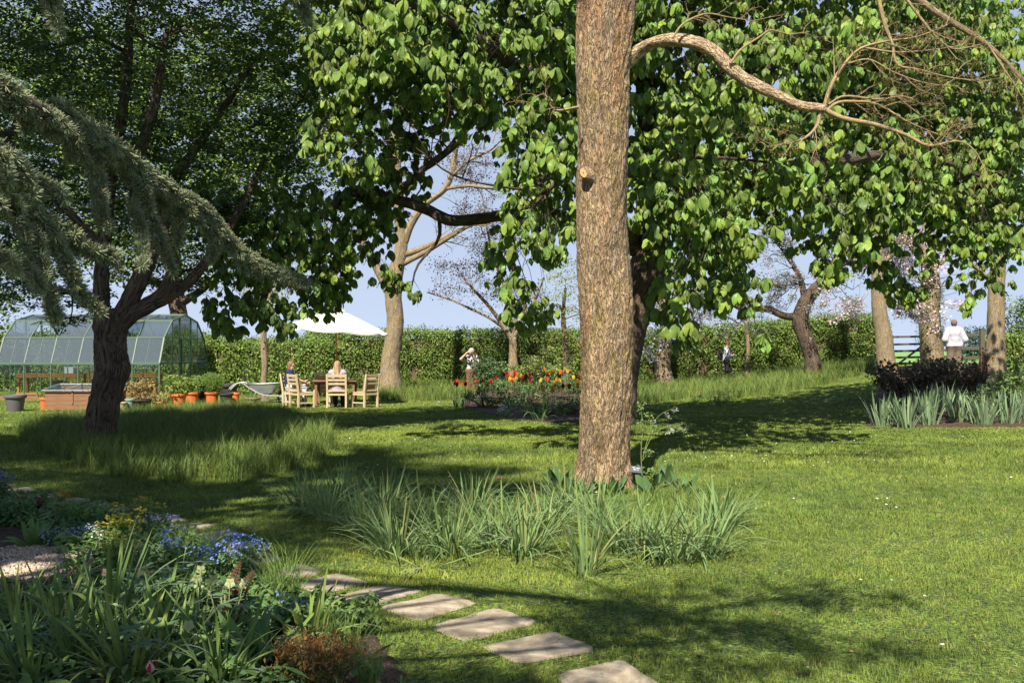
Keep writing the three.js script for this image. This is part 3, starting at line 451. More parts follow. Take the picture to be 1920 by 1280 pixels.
// the dark forked tree on the left
const lobed = (t) => (t < 0.15 ? 0.3 + t * 2 : t < 0.45 ? 1 : t < 0.6 ? 0.62 : t < 0.8 ? 0.75 : 0.3);
const smallSprigs = (() => { seed(60); return [0, 1, 2].map(() => sprigGeo(22, 0.2, 0.06, 0.055, { flat: 0.25, tilt: 0.6, shape: lobed, rows: 4 })); })();
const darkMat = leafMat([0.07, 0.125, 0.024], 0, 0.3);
{
  seed(61);
  const base = PG(190, 17.4), T = new Tree('forked_tree', 'dark gnarled tree forking into several stems in front of the greenhouse', base, barkDark);
  T.limb('trunk', PP([[192, 850], [189, 828], [188, 800], [197, 745], [208, 690], [206, 640], [207, 600], [212, 580]], 17.4), [0.33, 0.285, 0.26, 0.25, 0.27, 0.26, 0.28, 0.22], 44, 0.04, barkLump(0.03, 15));
  part('burl', (() => { const mb = new MB(); limb(mb, PP([[212, 735], [226, 712], [232, 690], [226, 665], [214, 645]], 17.35).map((p) => T.loc(p)), [0.05, 0.11, 0.13, 0.09, 0.04], 16, 0.04, barkLump(0.02, 2)); return mb.geo(); })(), barkDark, T.g);
  const lb = (a, r) => T.limb('branch', PP(a, 17.4), r, 16, 0.08, barkLump(0.018, 7));
  lb([[196, 625], [190, 575], [189, 520], [194, 450], [208, 340], [228, 210], [240, 60], [250, -120]], [0.17, 0.14, 0.125, 0.11, 0.1, 0.09, 0.07, 0.03]);
  lb([[215, 620], [240, 570], [268, 505], [285, 450], [268, 385], [256, 310, 17], [290, 190, 16.8], [310, 60, 16.6]], [0.18, 0.16, 0.15, 0.14, 0.12, 0.1, 0.08, 0.04]);
  lb([[222, 612], [262, 580], [300, 553], [320, 520], [321, 480], [305, 430], [330, 330, 17.8], [400, 230, 18], [470, 120, 18.2]], [0.15, 0.13, 0.11, 0.1, 0.09, 0.08, 0.08, 0.06, 0.03]);
  lb([[235, 600], [300, 565], [360, 520, 18], [420, 440, 18.3], [480, 330, 18.5], [530, 220, 18.5]], [0.1, 0.1, 0.09, 0.08, 0.06, 0.03]);
  lb([[194, 470], [130, 400, 17], [60, 330, 16.8], [0, 250, 16.6], [-80, 200, 16.5]], [0.08, 0.07, 0.06, 0.05, 0.02]);
  const pts = [], A = 0.05;
  const bl = [[60, 60, 17, 170, 150, 2], [300, 60, 17.4, 190, 150, 2.4], [500, 90, 18, 140, 130, 2], [180, 250, 17, 190, 110, 2], [420, 260, 18, 150, 110, 2], [300, 400, 18.6, 150, 80, 1.8], [60, 400, 17.6, 130, 90, 1.8], [540, 260, 18.8, 80, 110, 1.6], [430, 420, 19, 90, 70, 1.4], [200, -180, 17, 320, 180, 3.4], [500, -180, 18, 260, 170, 3], [60, 535, 19, 90, 40, 1.4], [330, 520, 19.5, 80, 40, 1.2], [150, 560, 18, 60, 22, 0.8], [-60, 300, 17, 120, 200, 2], [130, 600, 18.4, 36, 16, 0.4]];
  for (const b of bl) T.blob(b, pts, 3.0, A, { gap: -0.16, twig: 12, clump: 1.6 });
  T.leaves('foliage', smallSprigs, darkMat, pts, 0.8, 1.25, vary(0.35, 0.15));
  T.done();
}

// trees standing further off
const midSprigs = (() => { seed(70); return [0, 1].map(() => sprigGeo(26, 0.42, 0.15, 0.11, { flat: 0.4, tilt: 0.8, rows: 3 })); })();
const fineSprigs = (() => { seed(71); return [0, 1].map(() => sprigGeo(18, 0.22, 0.07, 0.045, { flat: 0.7, tilt: 1.2 })); })();
const blossomGeo = (() => { seed(72); const mb = new MB(); for (let k = 0; k < 9; k++) { const c = V(rr(-0.13, 0.13), rr(-0.1, 0.1), rr(-0.13, 0.13)), f = qE(rr(-1.2, 1.2), rnd() * 6.28, rr(-1, 1)); for (let j = 0; j < 5; j++) leafInto(mb, mat4(c, f.clone().multiply(qE(0, j * 1.257, 0)).multiply(qE(1.15, 0, 0)), 1), 0.038, 0.036, { rows: 2, fold: 0.3 }); } return mb.geo(); })();
const freshMat = leafMat([0.14, 0.21, 0.035], 0, 0.15), purpleMat = leafMat([0.075, 0.03, 0.035], 0.25, 0.2), limeMat = leafMat([0.26, 0.3, 0.035], 0.42, 0.15), blossomMat = leafMat([0.72, 0.58, 0.6], 0.3, 0), lilacMat = leafMat([0.42, 0.38, 0.48], 0.3, 0);
function farTree(name, label, px, d, bark, trunk, r, limbs, group) {
  const T = new Tree(name, label, PG(px, d), bark, group); T.limb('trunk', [PG(px, d).add(V(0, -0.15, 0)), ...PP(trunk, d)], [r[0] * 1.15, ...r], 20, 0.12, barkLump(0.016, px));
  for (const [a, q] of limbs) T.limb('branch', PP(a, d), q, 10, 0.15, barkLump(0.006, px + 3)); return T;
}
const fill = (T, blobs, cov, A, geos, mat, o = {}) => { const pts = []; for (const b of blobs) T.blob(b, pts, cov, A, { gap: -0.15, twig: 10, clump: 0.8, ...o }); T.leaves(o.name || 'foliage', geos, mat, pts, o.s0 ?? 0.8, o.s1 ?? 1.3, o.tint || vary(0.3, 0.12)); return pts; };
seed(80);
{ // left background
  let T = farTree('hedgerow_tree', 'leafy tree behind the right end of the greenhouse', 345, 43, barkDark, [[345, 690], [340, 620], [330, 560], [325, 480], [330, 380]], [0.4, 0.36, 0.34, 0.28, 0.2], [[[[335, 570], [375, 545], [420, 500], [470, 460]], [0.2, 0.15, 0.12, 0.06]], [[[330, 560], [280, 520], [200, 480], [120, 450]], [0.18, 0.14, 0.1, 0.05]]]);
  fill(T, [[330, 480, 43, 170, 70, 4], [180, 440, 42, 160, 80, 4], [470, 460, 43, 120, 90, 3.5], [330, 330, 43, 260, 130, 5], [520, 330, 44, 160, 130, 4], [200, 250, 43, 230, 130, 5], [480, 180, 43, 240, 130, 5], [250, 120, 43, 260, 110, 5]], 3, 0.26, midSprigs, freshMat); T.done();
  T = farTree('hedgerow_tree', 'sunlit leafy tree behind the left end of the greenhouse', -60, 42, barkDark, [[-60, 690], [-60, 600], [-50, 500], [-40, 400]], [0.4, 0.35, 0.3, 0.2], []);
  fill(T, [[-20, 500, 41, 110, 80, 3.5], [0, 600, 40, 26, 50, 1.6], [40, 430, 41, 140, 110, 4], [20, 270, 41, 200, 130, 5], [60, 120, 42, 230, 120, 5], [30, 560, 41, 50, 16, 2]], 3, 0.26, midSprigs, freshMat); T.done();
}
{ // young tree beside the wheelbarrow
  const T = farTree('young_tree', 'slender young tree with knobbly trunk beside the wheelbarrow', 497, 32.6, barkPale, [[497, 745], [494, 715], [496, 690], [494, 650], [494, 610], [492, 570]], [0.12, 0.105, 0.1, 0.095, 0.09, 0.07], [[[[493, 600], [500, 570], [510, 540]], [0.05, 0.04, 0.02]], [[[493, 605], [478, 580], [465, 560]], [0.05, 0.035, 0.02]]]);
  fill(T, [[495, 580, 32.6, 34, 22, 0.7], [480, 545, 32.6, 40, 22, 0.8], [505, 550, 32.6, 30, 20, 0.7]], 2.2, 0.13, fineSprigs, leafMat([0.24, 0.24, 0.05], 0.4, 0.1), { gap: -0.4, s0: 1.2, s1: 1.9 }); T.done();
}
{ // pale forked tree
  const T = farTree('pale_barked_tree', 'smooth pale trunk with lichen streaks beside the parasol', 733, 36, barkPale, [[732, 722], [731, 690], [737, 640], [741, 600], [737, 560], [738, 528], [744, 500], [752, 460], [748, 400], [742, 320], [745, 220], [760, 80], [770, -40]], [0.42, 0.34, 0.32, 0.31, 0.31, 0.34, 0.26, 0.22, 0.2, 0.18, 0.16, 0.12, 0.05], [
    [[[728, 545], [708, 505], [690, 472], [668, 440], [640, 420]], [0.2, 0.15, 0.12, 0.09, 0.05]], [[[752, 465], [770, 420], [795, 385], [832, 356], [848, 320], [856, 265], [872, 190]], [0.18, 0.14, 0.12, 0.11, 0.1, 0.08, 0.04]], [[[750, 480], [790, 466], [832, 446], [868, 428], [905, 414]], [0.13, 0.11, 0.1, 0.08, 0.04]], [[[745, 500], [800, 470], [850, 440], [885, 420]], [0.12, 0.1, 0.08, 0.04]], [[[835, 354], [880, 348], [930, 352], [990, 330]], [0.07, 0.06, 0.045, 0.02]], [[[846, 330], [880, 300], [920, 280], [960, 240]], [0.06, 0.05, 0.04, 0.02]]]);
  for (const a of [[[832, 356], [848, 320], [856, 265]], [[790, 466], [832, 446], [905, 414]], [[880, 348], [930, 352], [990, 330]], [[690, 472], [668, 440], [640, 420]], [[742, 320], [745, 220], [760, 80]], [[846, 330], [880, 300], [960, 240]]]) T.twigs(PP(a, 36).map((p) => T.loc(p)), 0.025, 9, 1.5, 2);
  T.leaves('young_leaves', fineSprigs, leafMat([0.2, 0.2, 0.1], 0.4, 0.1), T.tips.filter(() => rnd() < 0.12), 0.5, 0.9); T.done('twigs');
}
{ // purple-leaved tree
  const T = farTree('purple_leaved_tree', 'small tree with sparse purple leaves in front of the middle hedge', 962, 39.5, barkPale, [[962, 690], [962, 655], [961, 632]], [0.19, 0.16, 0.15], [
    [[[960, 636], [940, 606], [915, 572], [890, 545], [868, 520]], [0.11, 0.09, 0.07, 0.05, 0.02]], [[[962, 632], [966, 592], [952, 550], [932, 500], [915, 440], [905, 370]], [0.1, 0.08, 0.07, 0.06, 0.04, 0.02]], [[[963, 630], [985, 585], [975, 540], [960, 490], [950, 430]], [0.11, 0.08, 0.06, 0.05, 0.02]], [[[950, 618], [920, 598], [885, 580], [845, 562], [800, 548]], [0.06, 0.05, 0.04, 0.03, 0.012]], [[[966, 620], [1000, 570], [1020, 520]], [0.07, 0.05, 0.02]]]);
  fill(T, [[868, 515, 39.5, 50, 26, 1.2], [905, 470, 39.5, 50, 40, 1.2], [890, 400, 39.5, 45, 50, 1.2], [880, 320, 39.5, 50, 50, 1.2], [850, 550, 39.5, 50, 14, 0.8], [930, 540, 39.5, 45, 30, 1], [960, 430, 39.5, 40, 60, 1], [905, 580, 39.5, 40, 12, 0.6], [830, 500, 39.5, 24, 16, 0.6], [990, 560, 39.5, 40, 40, 1]], 2.2, 0.055, fineSprigs, purpleMat, { gap: -0.05, clump: 1.6, twig: 2, s0: 0.9, s1: 1.4 }); T.done();
}
{ // lime shrub tree left of the middle trunk
  const T = farTree('lime_green_tree', 'small tree with lime green leaves just left of the middle trunk', 1062, 37, barkDark, [[1062, 700], [1060, 640], [1056, 590], [1060, 540]], [0.12, 0.1, 0.08, 0.05], []);
  fill(T, [[1050, 580, 37, 55, 40, 1.2], [1060, 520, 37, 45, 40, 1.2], [1040, 632, 37, 55, 12, 0.6], [1075, 640, 37, 40, 30, 1], [1210, 520, 37, 40, 60, 1], [1190, 590, 37, 40, 40, 1]], 2, 0.055, fineSprigs, limeMat, { gap: -0.1, clump: 1.4 }); T.done();
}
const G2 = 'old orchard trees along the tall hedge';
{
  let T = farTree('blossom_tree', 'stout tree with lilac-white blossom just right of the middle trunk', 1246, 40, barkPale, [[1245, 715], [1243, 685], [1248, 640], [1249, 600], [1246, 555], [1252, 480]], [0.4, 0.31, 0.26, 0.25, 0.22, 0.14], [[[[1248, 580], [1285, 550], [1320, 540]], [0.12, 0.09, 0.04]], [[[1246, 570], [1215, 540], [1200, 500]], [0.12, 0.08, 0.04]]]);
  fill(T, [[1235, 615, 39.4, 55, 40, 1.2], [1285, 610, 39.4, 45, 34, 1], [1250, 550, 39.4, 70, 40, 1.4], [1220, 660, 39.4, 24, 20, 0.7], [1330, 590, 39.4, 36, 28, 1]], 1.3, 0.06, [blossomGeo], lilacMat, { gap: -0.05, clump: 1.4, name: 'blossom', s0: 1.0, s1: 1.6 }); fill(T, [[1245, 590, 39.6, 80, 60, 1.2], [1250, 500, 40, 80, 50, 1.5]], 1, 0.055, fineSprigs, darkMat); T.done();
  T = farTree('crooked_tree', 'crooked leaning old tree with a long low limb in front of the tall hedge', 1532, 38, barkDark, [[1530, 712], [1523, 672], [1511, 632], [1501, 600], [1512, 565], [1545, 525], [1562, 500], [1590, 450], [1600, 380]], [0.36, 0.29, 0.3, 0.32, 0.27, 0.2, 0.18, 0.13, 0.06], [[[[1503, 594], [1472, 592], [1440, 580], [1392, 578], [1362, 562], [1325, 548]], [0.16, 0.14, 0.13, 0.11, 0.08, 0.04]], [[[1512, 568], [1500, 520], [1470, 470], [1440, 430]], [0.14, 0.11, 0.08, 0.03]], [[[1560, 505], [1620, 480], [1680, 470]], [0.1, 0.07, 0.03]]]);
  for (const a of [[[1440, 580], [1392, 578], [1325, 548]], [[1500, 520], [1470, 470], [1440, 430]], [[1562, 500], [1590, 450], [1600, 380]], [[1560, 505], [1620, 480], [1680, 470]], [[1545, 525], [1500, 540], [1450, 545]]]) T.twigs(PP(a, 38).map((p) => T.loc(p)), 0.018, 12, 1.7, 2, 0.15);
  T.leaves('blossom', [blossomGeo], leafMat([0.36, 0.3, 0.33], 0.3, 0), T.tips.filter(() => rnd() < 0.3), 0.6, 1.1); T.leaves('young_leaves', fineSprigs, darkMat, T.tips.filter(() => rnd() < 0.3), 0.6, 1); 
  fill(T, [[1480, 500, 38, 140, 45, 2], [1400, 470, 38, 90, 60, 2], [1600, 540, 37, 70, 30, 1.4], [1400, 555, 38, 70, 24, 1]], 0.5, 0.06, [blossomGeo], leafMat([0.4, 0.33, 0.36], 0.3, 0), { gap: 0, clump: 1.3, name: 'blossom', twig: 2 }); T.done('twigs');
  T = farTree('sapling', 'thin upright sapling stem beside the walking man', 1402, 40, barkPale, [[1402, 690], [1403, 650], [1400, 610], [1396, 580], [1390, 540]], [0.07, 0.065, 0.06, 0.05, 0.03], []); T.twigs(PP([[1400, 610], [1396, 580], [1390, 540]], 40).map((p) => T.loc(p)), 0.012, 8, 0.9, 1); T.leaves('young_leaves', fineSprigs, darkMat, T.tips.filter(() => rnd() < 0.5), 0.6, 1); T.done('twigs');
  T = farTree('lichened_tree', 'pale trunk with yellow lichen in front of the gate post', 1664, 35.5, barkPale, [[1664, 705], [1662, 675], [1657, 625], [1650, 585], [1648, 540], [1650, 470], [1655, 380]], [0.38, 0.32, 0.28, 0.25, 0.24, 0.2, 0.1], [[[[1650, 520], [1620, 480], [1600, 440]], [0.1, 0.07, 0.03]], [[[1650, 500], [1690, 460], [1720, 420]], [0.1, 0.07, 0.03]]]);
  for (const a of [[[1650, 520], [1620, 480], [1600, 440]], [[1650, 500], [1690, 460], [1720, 420]], [[1648, 545], [1600, 555], [1560, 560]], [[1648, 560], [1690, 575], [1705, 590]]]) T.twigs(PP(a, 35.5).map((p) => T.loc(p)), 0.015, 9, 1.2, 2, 0.25);
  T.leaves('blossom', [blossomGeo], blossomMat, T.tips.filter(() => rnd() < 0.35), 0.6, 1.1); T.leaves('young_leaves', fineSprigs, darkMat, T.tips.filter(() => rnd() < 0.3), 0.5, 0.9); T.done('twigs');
  T = farTree('ivy_clad_tree', 'thick ivy-clad trunk with pink-white blossom in front of the gate', 1748, 36.5, barkPale, [[1748, 700], [1748, 650], [1743, 590], [1745, 530], [1742, 460], [1745, 380]], [0.42, 0.39, 0.37, 0.34, 0.28, 0.14], [[[[1744, 500], [1700, 450], [1680, 400]], [0.12, 0.08, 0.03]], [[[1745, 510], [1790, 470], [1820, 430]], [0.12, 0.08, 0.03]]]);
  fill(T, [[1735, 520, 36, 50, 55, 0.8], [1750, 580, 36, 40, 28, 0.6], [1700, 470, 36, 60, 50, 1], [1770, 470, 36, 50, 40, 1], [1785, 570, 36, 26, 20, 0.5]], 1.1, 0.06, [blossomGeo], blossomMat, { gap: -0.02, clump: 1.5, name: 'blossom', s0: 0.9, s1: 1.5, twig: 2 });
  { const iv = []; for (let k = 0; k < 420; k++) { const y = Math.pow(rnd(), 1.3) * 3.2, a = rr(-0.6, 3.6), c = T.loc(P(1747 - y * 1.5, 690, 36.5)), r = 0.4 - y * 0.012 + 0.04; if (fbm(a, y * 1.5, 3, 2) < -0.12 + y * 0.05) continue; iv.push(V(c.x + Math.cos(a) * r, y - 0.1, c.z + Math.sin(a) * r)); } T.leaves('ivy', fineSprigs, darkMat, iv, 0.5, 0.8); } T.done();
  T = farTree('reddish_barked_tree', 'reddish-brown lichened trunk at the right edge beyond the iris bed', 1866, 31, barkPale, [[1866, 715], [1866, 675], [1868, 630], [1869, 585], [1870, 540], [1876, 440], [1882, 300], [1880, 150], [1880, 20]], [0.36, 0.3, 0.26, 0.25, 0.245, 0.22, 0.19, 0.14, 0.06], [[[[1872, 540], [1830, 500], [1800, 480]], [0.08, 0.06, 0.03]]]);
  T.twigs(PP([[1872, 520], [1830, 490], [1790, 480]], 31).map((p) => T.loc(p)), 0.015, 7, 1, 1); T.done('twigs');
}
// ---------- cedar ----------
let sd, lit, keepsLit;
const needleMat = leafMat([0.215, 0.24, 0.135], 0, 0.1), needleBark = barkDark;
const rosette = (() => { seed(90); return [0, 1].map(() => { const mb = new MB(); for (let k = 0; k < 34; k++) { const u = rr(-0.25, 1), a = rnd() * 6.283, s = Math.sqrt(1 - u * u), d = V(Math.cos(a) * s, u, Math.sin(a) * s), L = rr(0.024, 0.036), w = 0.0015, n = d.clone().cross(V(rr(-1, 1), rr(-1, 1), rr(-1, 1))).normalize().multiplyScalar(w), e = d.clone().multiplyScalar(L), b = d.clone().multiplyScalar(0.003); const i = mb.v(b.x - n.x, b.y - n.y, b.z - n.z), j = mb.v(b.x + n.x, b.y + n.y, b.z + n.z), t = mb.v(e.x + n.x * 0.6, e.y + n.y * 0.6, e.z + n.z * 0.6), t2 = mb.v(e.x - n.x * 0.6, e.y - n.y * 0.6, e.z - n.z * 0.6); mb.q(i, j, t, t2); } return mb.geo(); }); })();
{
  seed(91);
  const base = onG(-6.8, 1.5), T = new Tree('cedar_tree', 'blue-green cedar with drooping needle-clad boughs at the upper left', base, barkDark);
  T.limb('trunk', [[0, -0.2, 0], [0.05, 1.2, 0], [0, 4, 0.1], [0.1, 9, 0], [0, 15, 0.1], [0, 21, 0]].map((a) => base.clone().add(V(...a))), [0.75, 0.58, 0.5, 0.38, 0.22, 0.04], 28, 0.15, barkLump(0.03, 33));
  const R = [];
  const inView = (w, m = 1) => { const d = -w.z; if (d < 0.3) return false; const x = 960 + w.x / d * F, y = HOR - (w.y - EYE) / d * F; return x > -70 * m && x < 1990 && y > -70 * m && y < 1400; };
  // needle rosettes packed round a shoot
  const dress = (pts, r, dens, thick) => {
    const L = pts.map((p) => T.loc(p)); limb(T.mb, L, [r, r * 0.65, r * 0.25], 6, 0.05);
    const cv = curve(L), len = cv.getLength(), n = Math.round(len * dens);
    for (let k = 0; k < n; k++) { const t = Math.pow((k + rnd()) / n, 0.92), p = cv.getPointAt(t), tg = cv.getTangentAt(t), a = rnd() * 6.283, s = V(Math.cos(a), Math.sin(a) * 0.7 + 0.35, Math.sin(a * 1.7)).cross(tg).normalize(), w = thick * (1 - 0.75 * t) * Math.pow(rnd(), 0.7); const q = p.clone().addScaledVector(s, w); R.push(mat4(q, qUp(s.multiplyScalar(1).add(tg.clone().multiplyScalar(0.5)).add(V(0, 0.35, 0)).normalize()), rr(0.8, 1.25))); }
  };
  const bough = (a, r, thick, nsub, sublen, dens = 260) => {
    const pts = a.map((q) => P(...q)); dress(pts, r, dens, thick);
    const cv = curve(pts);
    for (let k = 0; k < nsub; k++) { const t = 0.08 + 0.88 * (k + rnd()) / nsub, p = cv.getPointAt(t), tg = cv.getTangentAt(t), side = V(rr(-0.6, 0.6), rr(-0.5, 0.1), rr(-1, 1)).normalize(), L = sublen * rr(0.5, 1.1) * (1 - 0.7 * t), d = tg.clone().multiplyScalar(0.8).add(side.multiplyScalar(0.55)).normalize(); dress([p, p.clone().addScaledVector(d, L * 0.5).add(V(0, 0.01, 0)), p.clone().addScaledVector(d, L).add(V(0, -L * 0.18, 0))], r * 0.3, 150, thick * 0.35); }
  };
  const main = [[-260, 40, 3.3], [-100, 110, 3.5], [0, 170, 3.7], [110, 238, 4.0], [200, 288, 4.3], [300, 348, 4.6], [400, 430, 4.9], [480, 493, 5.1], [540, 520, 5.25], [576, 531, 5.3]];
  T.limb('branch', [base.clone().add(V(0, 5.2, 0)), V(-5.2, 5, 0), V(-3.6, 4, -1.8), P(...main[0]), P(...main[2]), P(...main[4]), P(...main[6])], [0.17, 0.15, 0.1, 0.05, 0.035, 0.022, 0.012], 12, 0.08, barkLump(0.008, 4));
  bough(main, 0.014, 0.06, 44, 0.2, 420);
  bough([[90, 190, 4.05], [190, 262, 4.2], [260, 318, 4.4], [330, 362, 4.6], [390, 400, 4.8], [420, 440, 4.9]], 0.008, 0.05, 12, 0.16, 280);
  bough([[160, 262, 4.2], [178, 320, 4.2], [188, 380, 4.2], [192, 432, 4.2]], 0.006, 0.035, 6, 0.12, 220);
  bough([[262, 330, 4.5], [276, 395, 4.5], [300, 455, 4.5], [322, 512, 4.5]], 0.006, 0.035, 7, 0.12, 220);
  bough([[240, 345, 4.4], [255, 410, 4.4], [268, 475, 4.35], [262, 500, 4.3]], 0.005, 0.025, 4, 0.1, 160);
  bough([[330, 400, 4.7], [335, 430, 4.7], [332, 455, 4.7]], 0.004, 0.025, 2, 0.08, 180);
  bough([[400, 440, 4.9], [398, 465, 4.9], [394, 490, 4.9]], 0.004, 0.025, 2, 0.06, 180);
  bough([[-160, 300, 3.4], [-40, 358, 3.6], [40, 388, 3.8], [110, 432, 4], [160, 465, 4.1], [222, 478, 4.2]], 0.01, 0.055, 16, 0.22, 280);
  bough([[20, 385, 3.7], [60, 450, 3.8], [82, 520, 3.8], [104, 605, 3.9]], 0.006, 0.035, 8, 0.14, 230);
  bough([[90, 425, 3.9], [120, 490, 4], [150, 550, 4.05], [188, 588, 4.1]], 0.006, 0.035, 8, 0.14, 230);
  bough([[-120, 470, 3.4], [-20, 478, 3.5], [40, 500, 3.6], [78, 540, 3.6]], 0.006, 0.035, 8, 0.14, 230);
  bough([[-160, 190, 3.2], [-60, 240, 3.3], [20, 300, 3.4], [60, 370, 3.5]], 0.008, 0.045, 10, 0.18, 260);
  bough([[-100, 330, 3.4], [-20, 330, 3.4], [50, 335, 3.5], [110, 360, 3.6]], 0.006, 0.035, 8, 0.14, 230);
  bough([[480, -120, 4.0], [530, -40, 4.1], [562, 10, 4.2], [578, 48, 4.2]], 0.006, 0.035, 5, 0.1, 230);
  bough([[60, -80, 3.6], [86, -20, 3.7], [100, 30, 3.7], [106, 62, 3.7]], 0.005, 0.03, 4, 0.1, 200);
  for (const [x, y] of [[-260, 160], [-200, 250], [-260, 380]]) T.sub([T.loc(V(-3.6, 4, -1.8)), T.loc(P(x - 60, y - 120, 3.1)), T.loc(P(x + 100, y + 30, 3.4))], [0.05, 0.03, 0.01], 6, 0.1);
  T.sub([T.loc(V(-5.2, 5, 0)), T.loc(V(-2.6, 4.4, -2.6)), T.loc(P(300, -260, 4)), T.loc(P(480, -120, 4))], [0.06, 0.04, 0.02, 0.006], 6, 0.1);
  const half = R.length >> 1; inst('needles', rosette[0], needleMat, R.slice(0, half), T.g, vary(0.3, 0.14)); inst('needles', rosette[1], needleMat, R.slice(half), T.g, vary(0.3, 0.14));
  // crown overhead, out of frame, with gaps shaped to keep chosen spots sunlit
  sd = sun.position.clone().sub(sun.target.position).normalize();
  lit = [[250, 320, 4.4, 1.0], [300, 348, 4.6, 1.2], [350, 390, 4.75, 1.25], [420, 445, 4.95, 1.25], [480, 493, 5.1, 1.25], [560, 528, 5.3, 1.25], [600, 850, 16.3, 0.8], [560, 880, 14.1, 0.8], [500, 860, 15.5, 0.8], [450, 890, 13.5, 0.7], [620, 830, 18.1, 0.9], [300, 890, 13.5, 0.4], [900, 1140, 6.5, 0.3], [1000, 1210, 5.7, 0.25], [1120, 1260, 5.2, 0.25], [430, 965, 10.2, 0.75], [500, 930, 11.5, 0.8], [600, 905, 12.7, 0.7], [640, 1100, 7.1, 0.5], [740, 1120, 6.8, 0.4], [850, 1165, 6.2, 0.4], [690, 1210, 5.7, 0.4], [250, 1130, 6.7, 0.45], [60, 1070, 7.6, 0.65], [460, 1220, 5.6, 0.5], [160, 1220, 5.6, 0.4], [330, 1040, 8.2, 0.5], [560, 1240, 5.4, 0.4], [100, 1140, 6.5, 0.3], [230, 1020, 8.7, 0.4]].map(([x, y, d, r]) => [P(x, y, d), r]);
  keepsLit = (q) => lit.some(([p, r]) => { const v = q.clone().sub(p), t = v.dot(sd); return t > 0 && v.addScaledVector(sd, -t).length() < r; });
  const tuft = sprigGeo(46, 0.26, 0.13, 0.022, { flat: 0.3, tilt: 0.9, rows: 2 }), C = [];
  for (let k = 0; k < 120; k++) {
    const h = 4.2 + 16 * Math.pow((k + rnd()) / 120, 0.9), a = rnd() * 6.283, L = (6.6 * (1 - (h - 4) / 20) + 0.8) * rr(0.75, 1.1), s = base.clone().add(V(0, h, 0)), e = s.clone().add(V(Math.cos(a) * L, rr(-0.4, 0.7) - (h < 7 ? 0.3 : 0), Math.sin(a) * L)), mid = s.clone().lerp(e, 0.5).add(V(0, 0.5, 0));
    if (inView(e, 2) || inView(mid, 2)) continue;
    T.sub([s, mid, e].map((p) => T.loc(p)), [0.1, 0.06, 0.015], 5, 0.5, false);
    const cv = curve([s, mid, e]), n = Math.round(L * 12);
    for (let j = 0; j < n; j++) { const t = 0.12 + 0.88 * rnd(), w = cv.getPointAt(t), f = 0.25 + L * 0.22 * Math.sin(Math.PI * Math.min(1, t * 0.9 + 0.1)), an = rnd() * 6.283, q = w.clone().add(V(Math.cos(an) * f * rnd(), rr(-0.15, 0.1), Math.sin(an) * f * rnd())); if (!inView(q, 5) && !keepsLit(q)) C.push(T.loc(q)); }
  }
  // sprays added up the sun rays to dapple the near lawn and path
  const hub = T.loc(GY(1250, 1160).addScaledVector(sd, 11.2)); T.sub([V(0, hub.y + 1.2, 0), V(hub.x * 0.3, hub.y + 2.6, hub.z * 0.3 + 0.8), V(hub.x * 0.75, hub.y + 1.6, hub.z * 0.75 + 0.6), hub], [0.13, 0.1, 0.06, 0.03], 7, 0.4, false);
  for (const [x, y, r0] of [[1180, 1112, 0.3], [1285, 1090, 0.35], [1500, 1120, 0.5], [1570, 1112, 0.35], [1250, 1150, 0.35], [1410, 1135, 0.35], [1360, 1255, 0.3], [1560, 1232, 0.4], [1690, 1215, 0.35], [1010, 1062, 0.45], [930, 1105, 0.3], [1060, 1120, 0.25], [840, 1180, 0.12], [960, 1225, 0.14], [700, 1120, 0.12], [1480, 1190, 0.2]]) {
    const r = r0 * 0.62, c = GY(x, y).addScaledVector(sd, 10.5 + rr(-1.5, 1.5)); T.sub([hub, hub.clone().lerp(T.loc(c), 0.5).add(V(0, 0.15, 0)), T.loc(c)], [0.03, 0.02, 0.008], 5, 0.4, false);
    for (let k = 0; k < 13 * r; k++) { const a = rnd() * 6.283, q = Math.sqrt(rnd()) * r; const w = c.clone().add(V(Math.cos(a) * q * 1.5, rr(-0.2, 0.2), Math.sin(a) * q)); if (!keepsLit(w)) C.push(T.loc(w)); }
  }
  T.leaves('crown', [tuft], needleMat, C, 0.9, 1.5, vary(0.25, 0.1), 0.2);
  T.done();
}

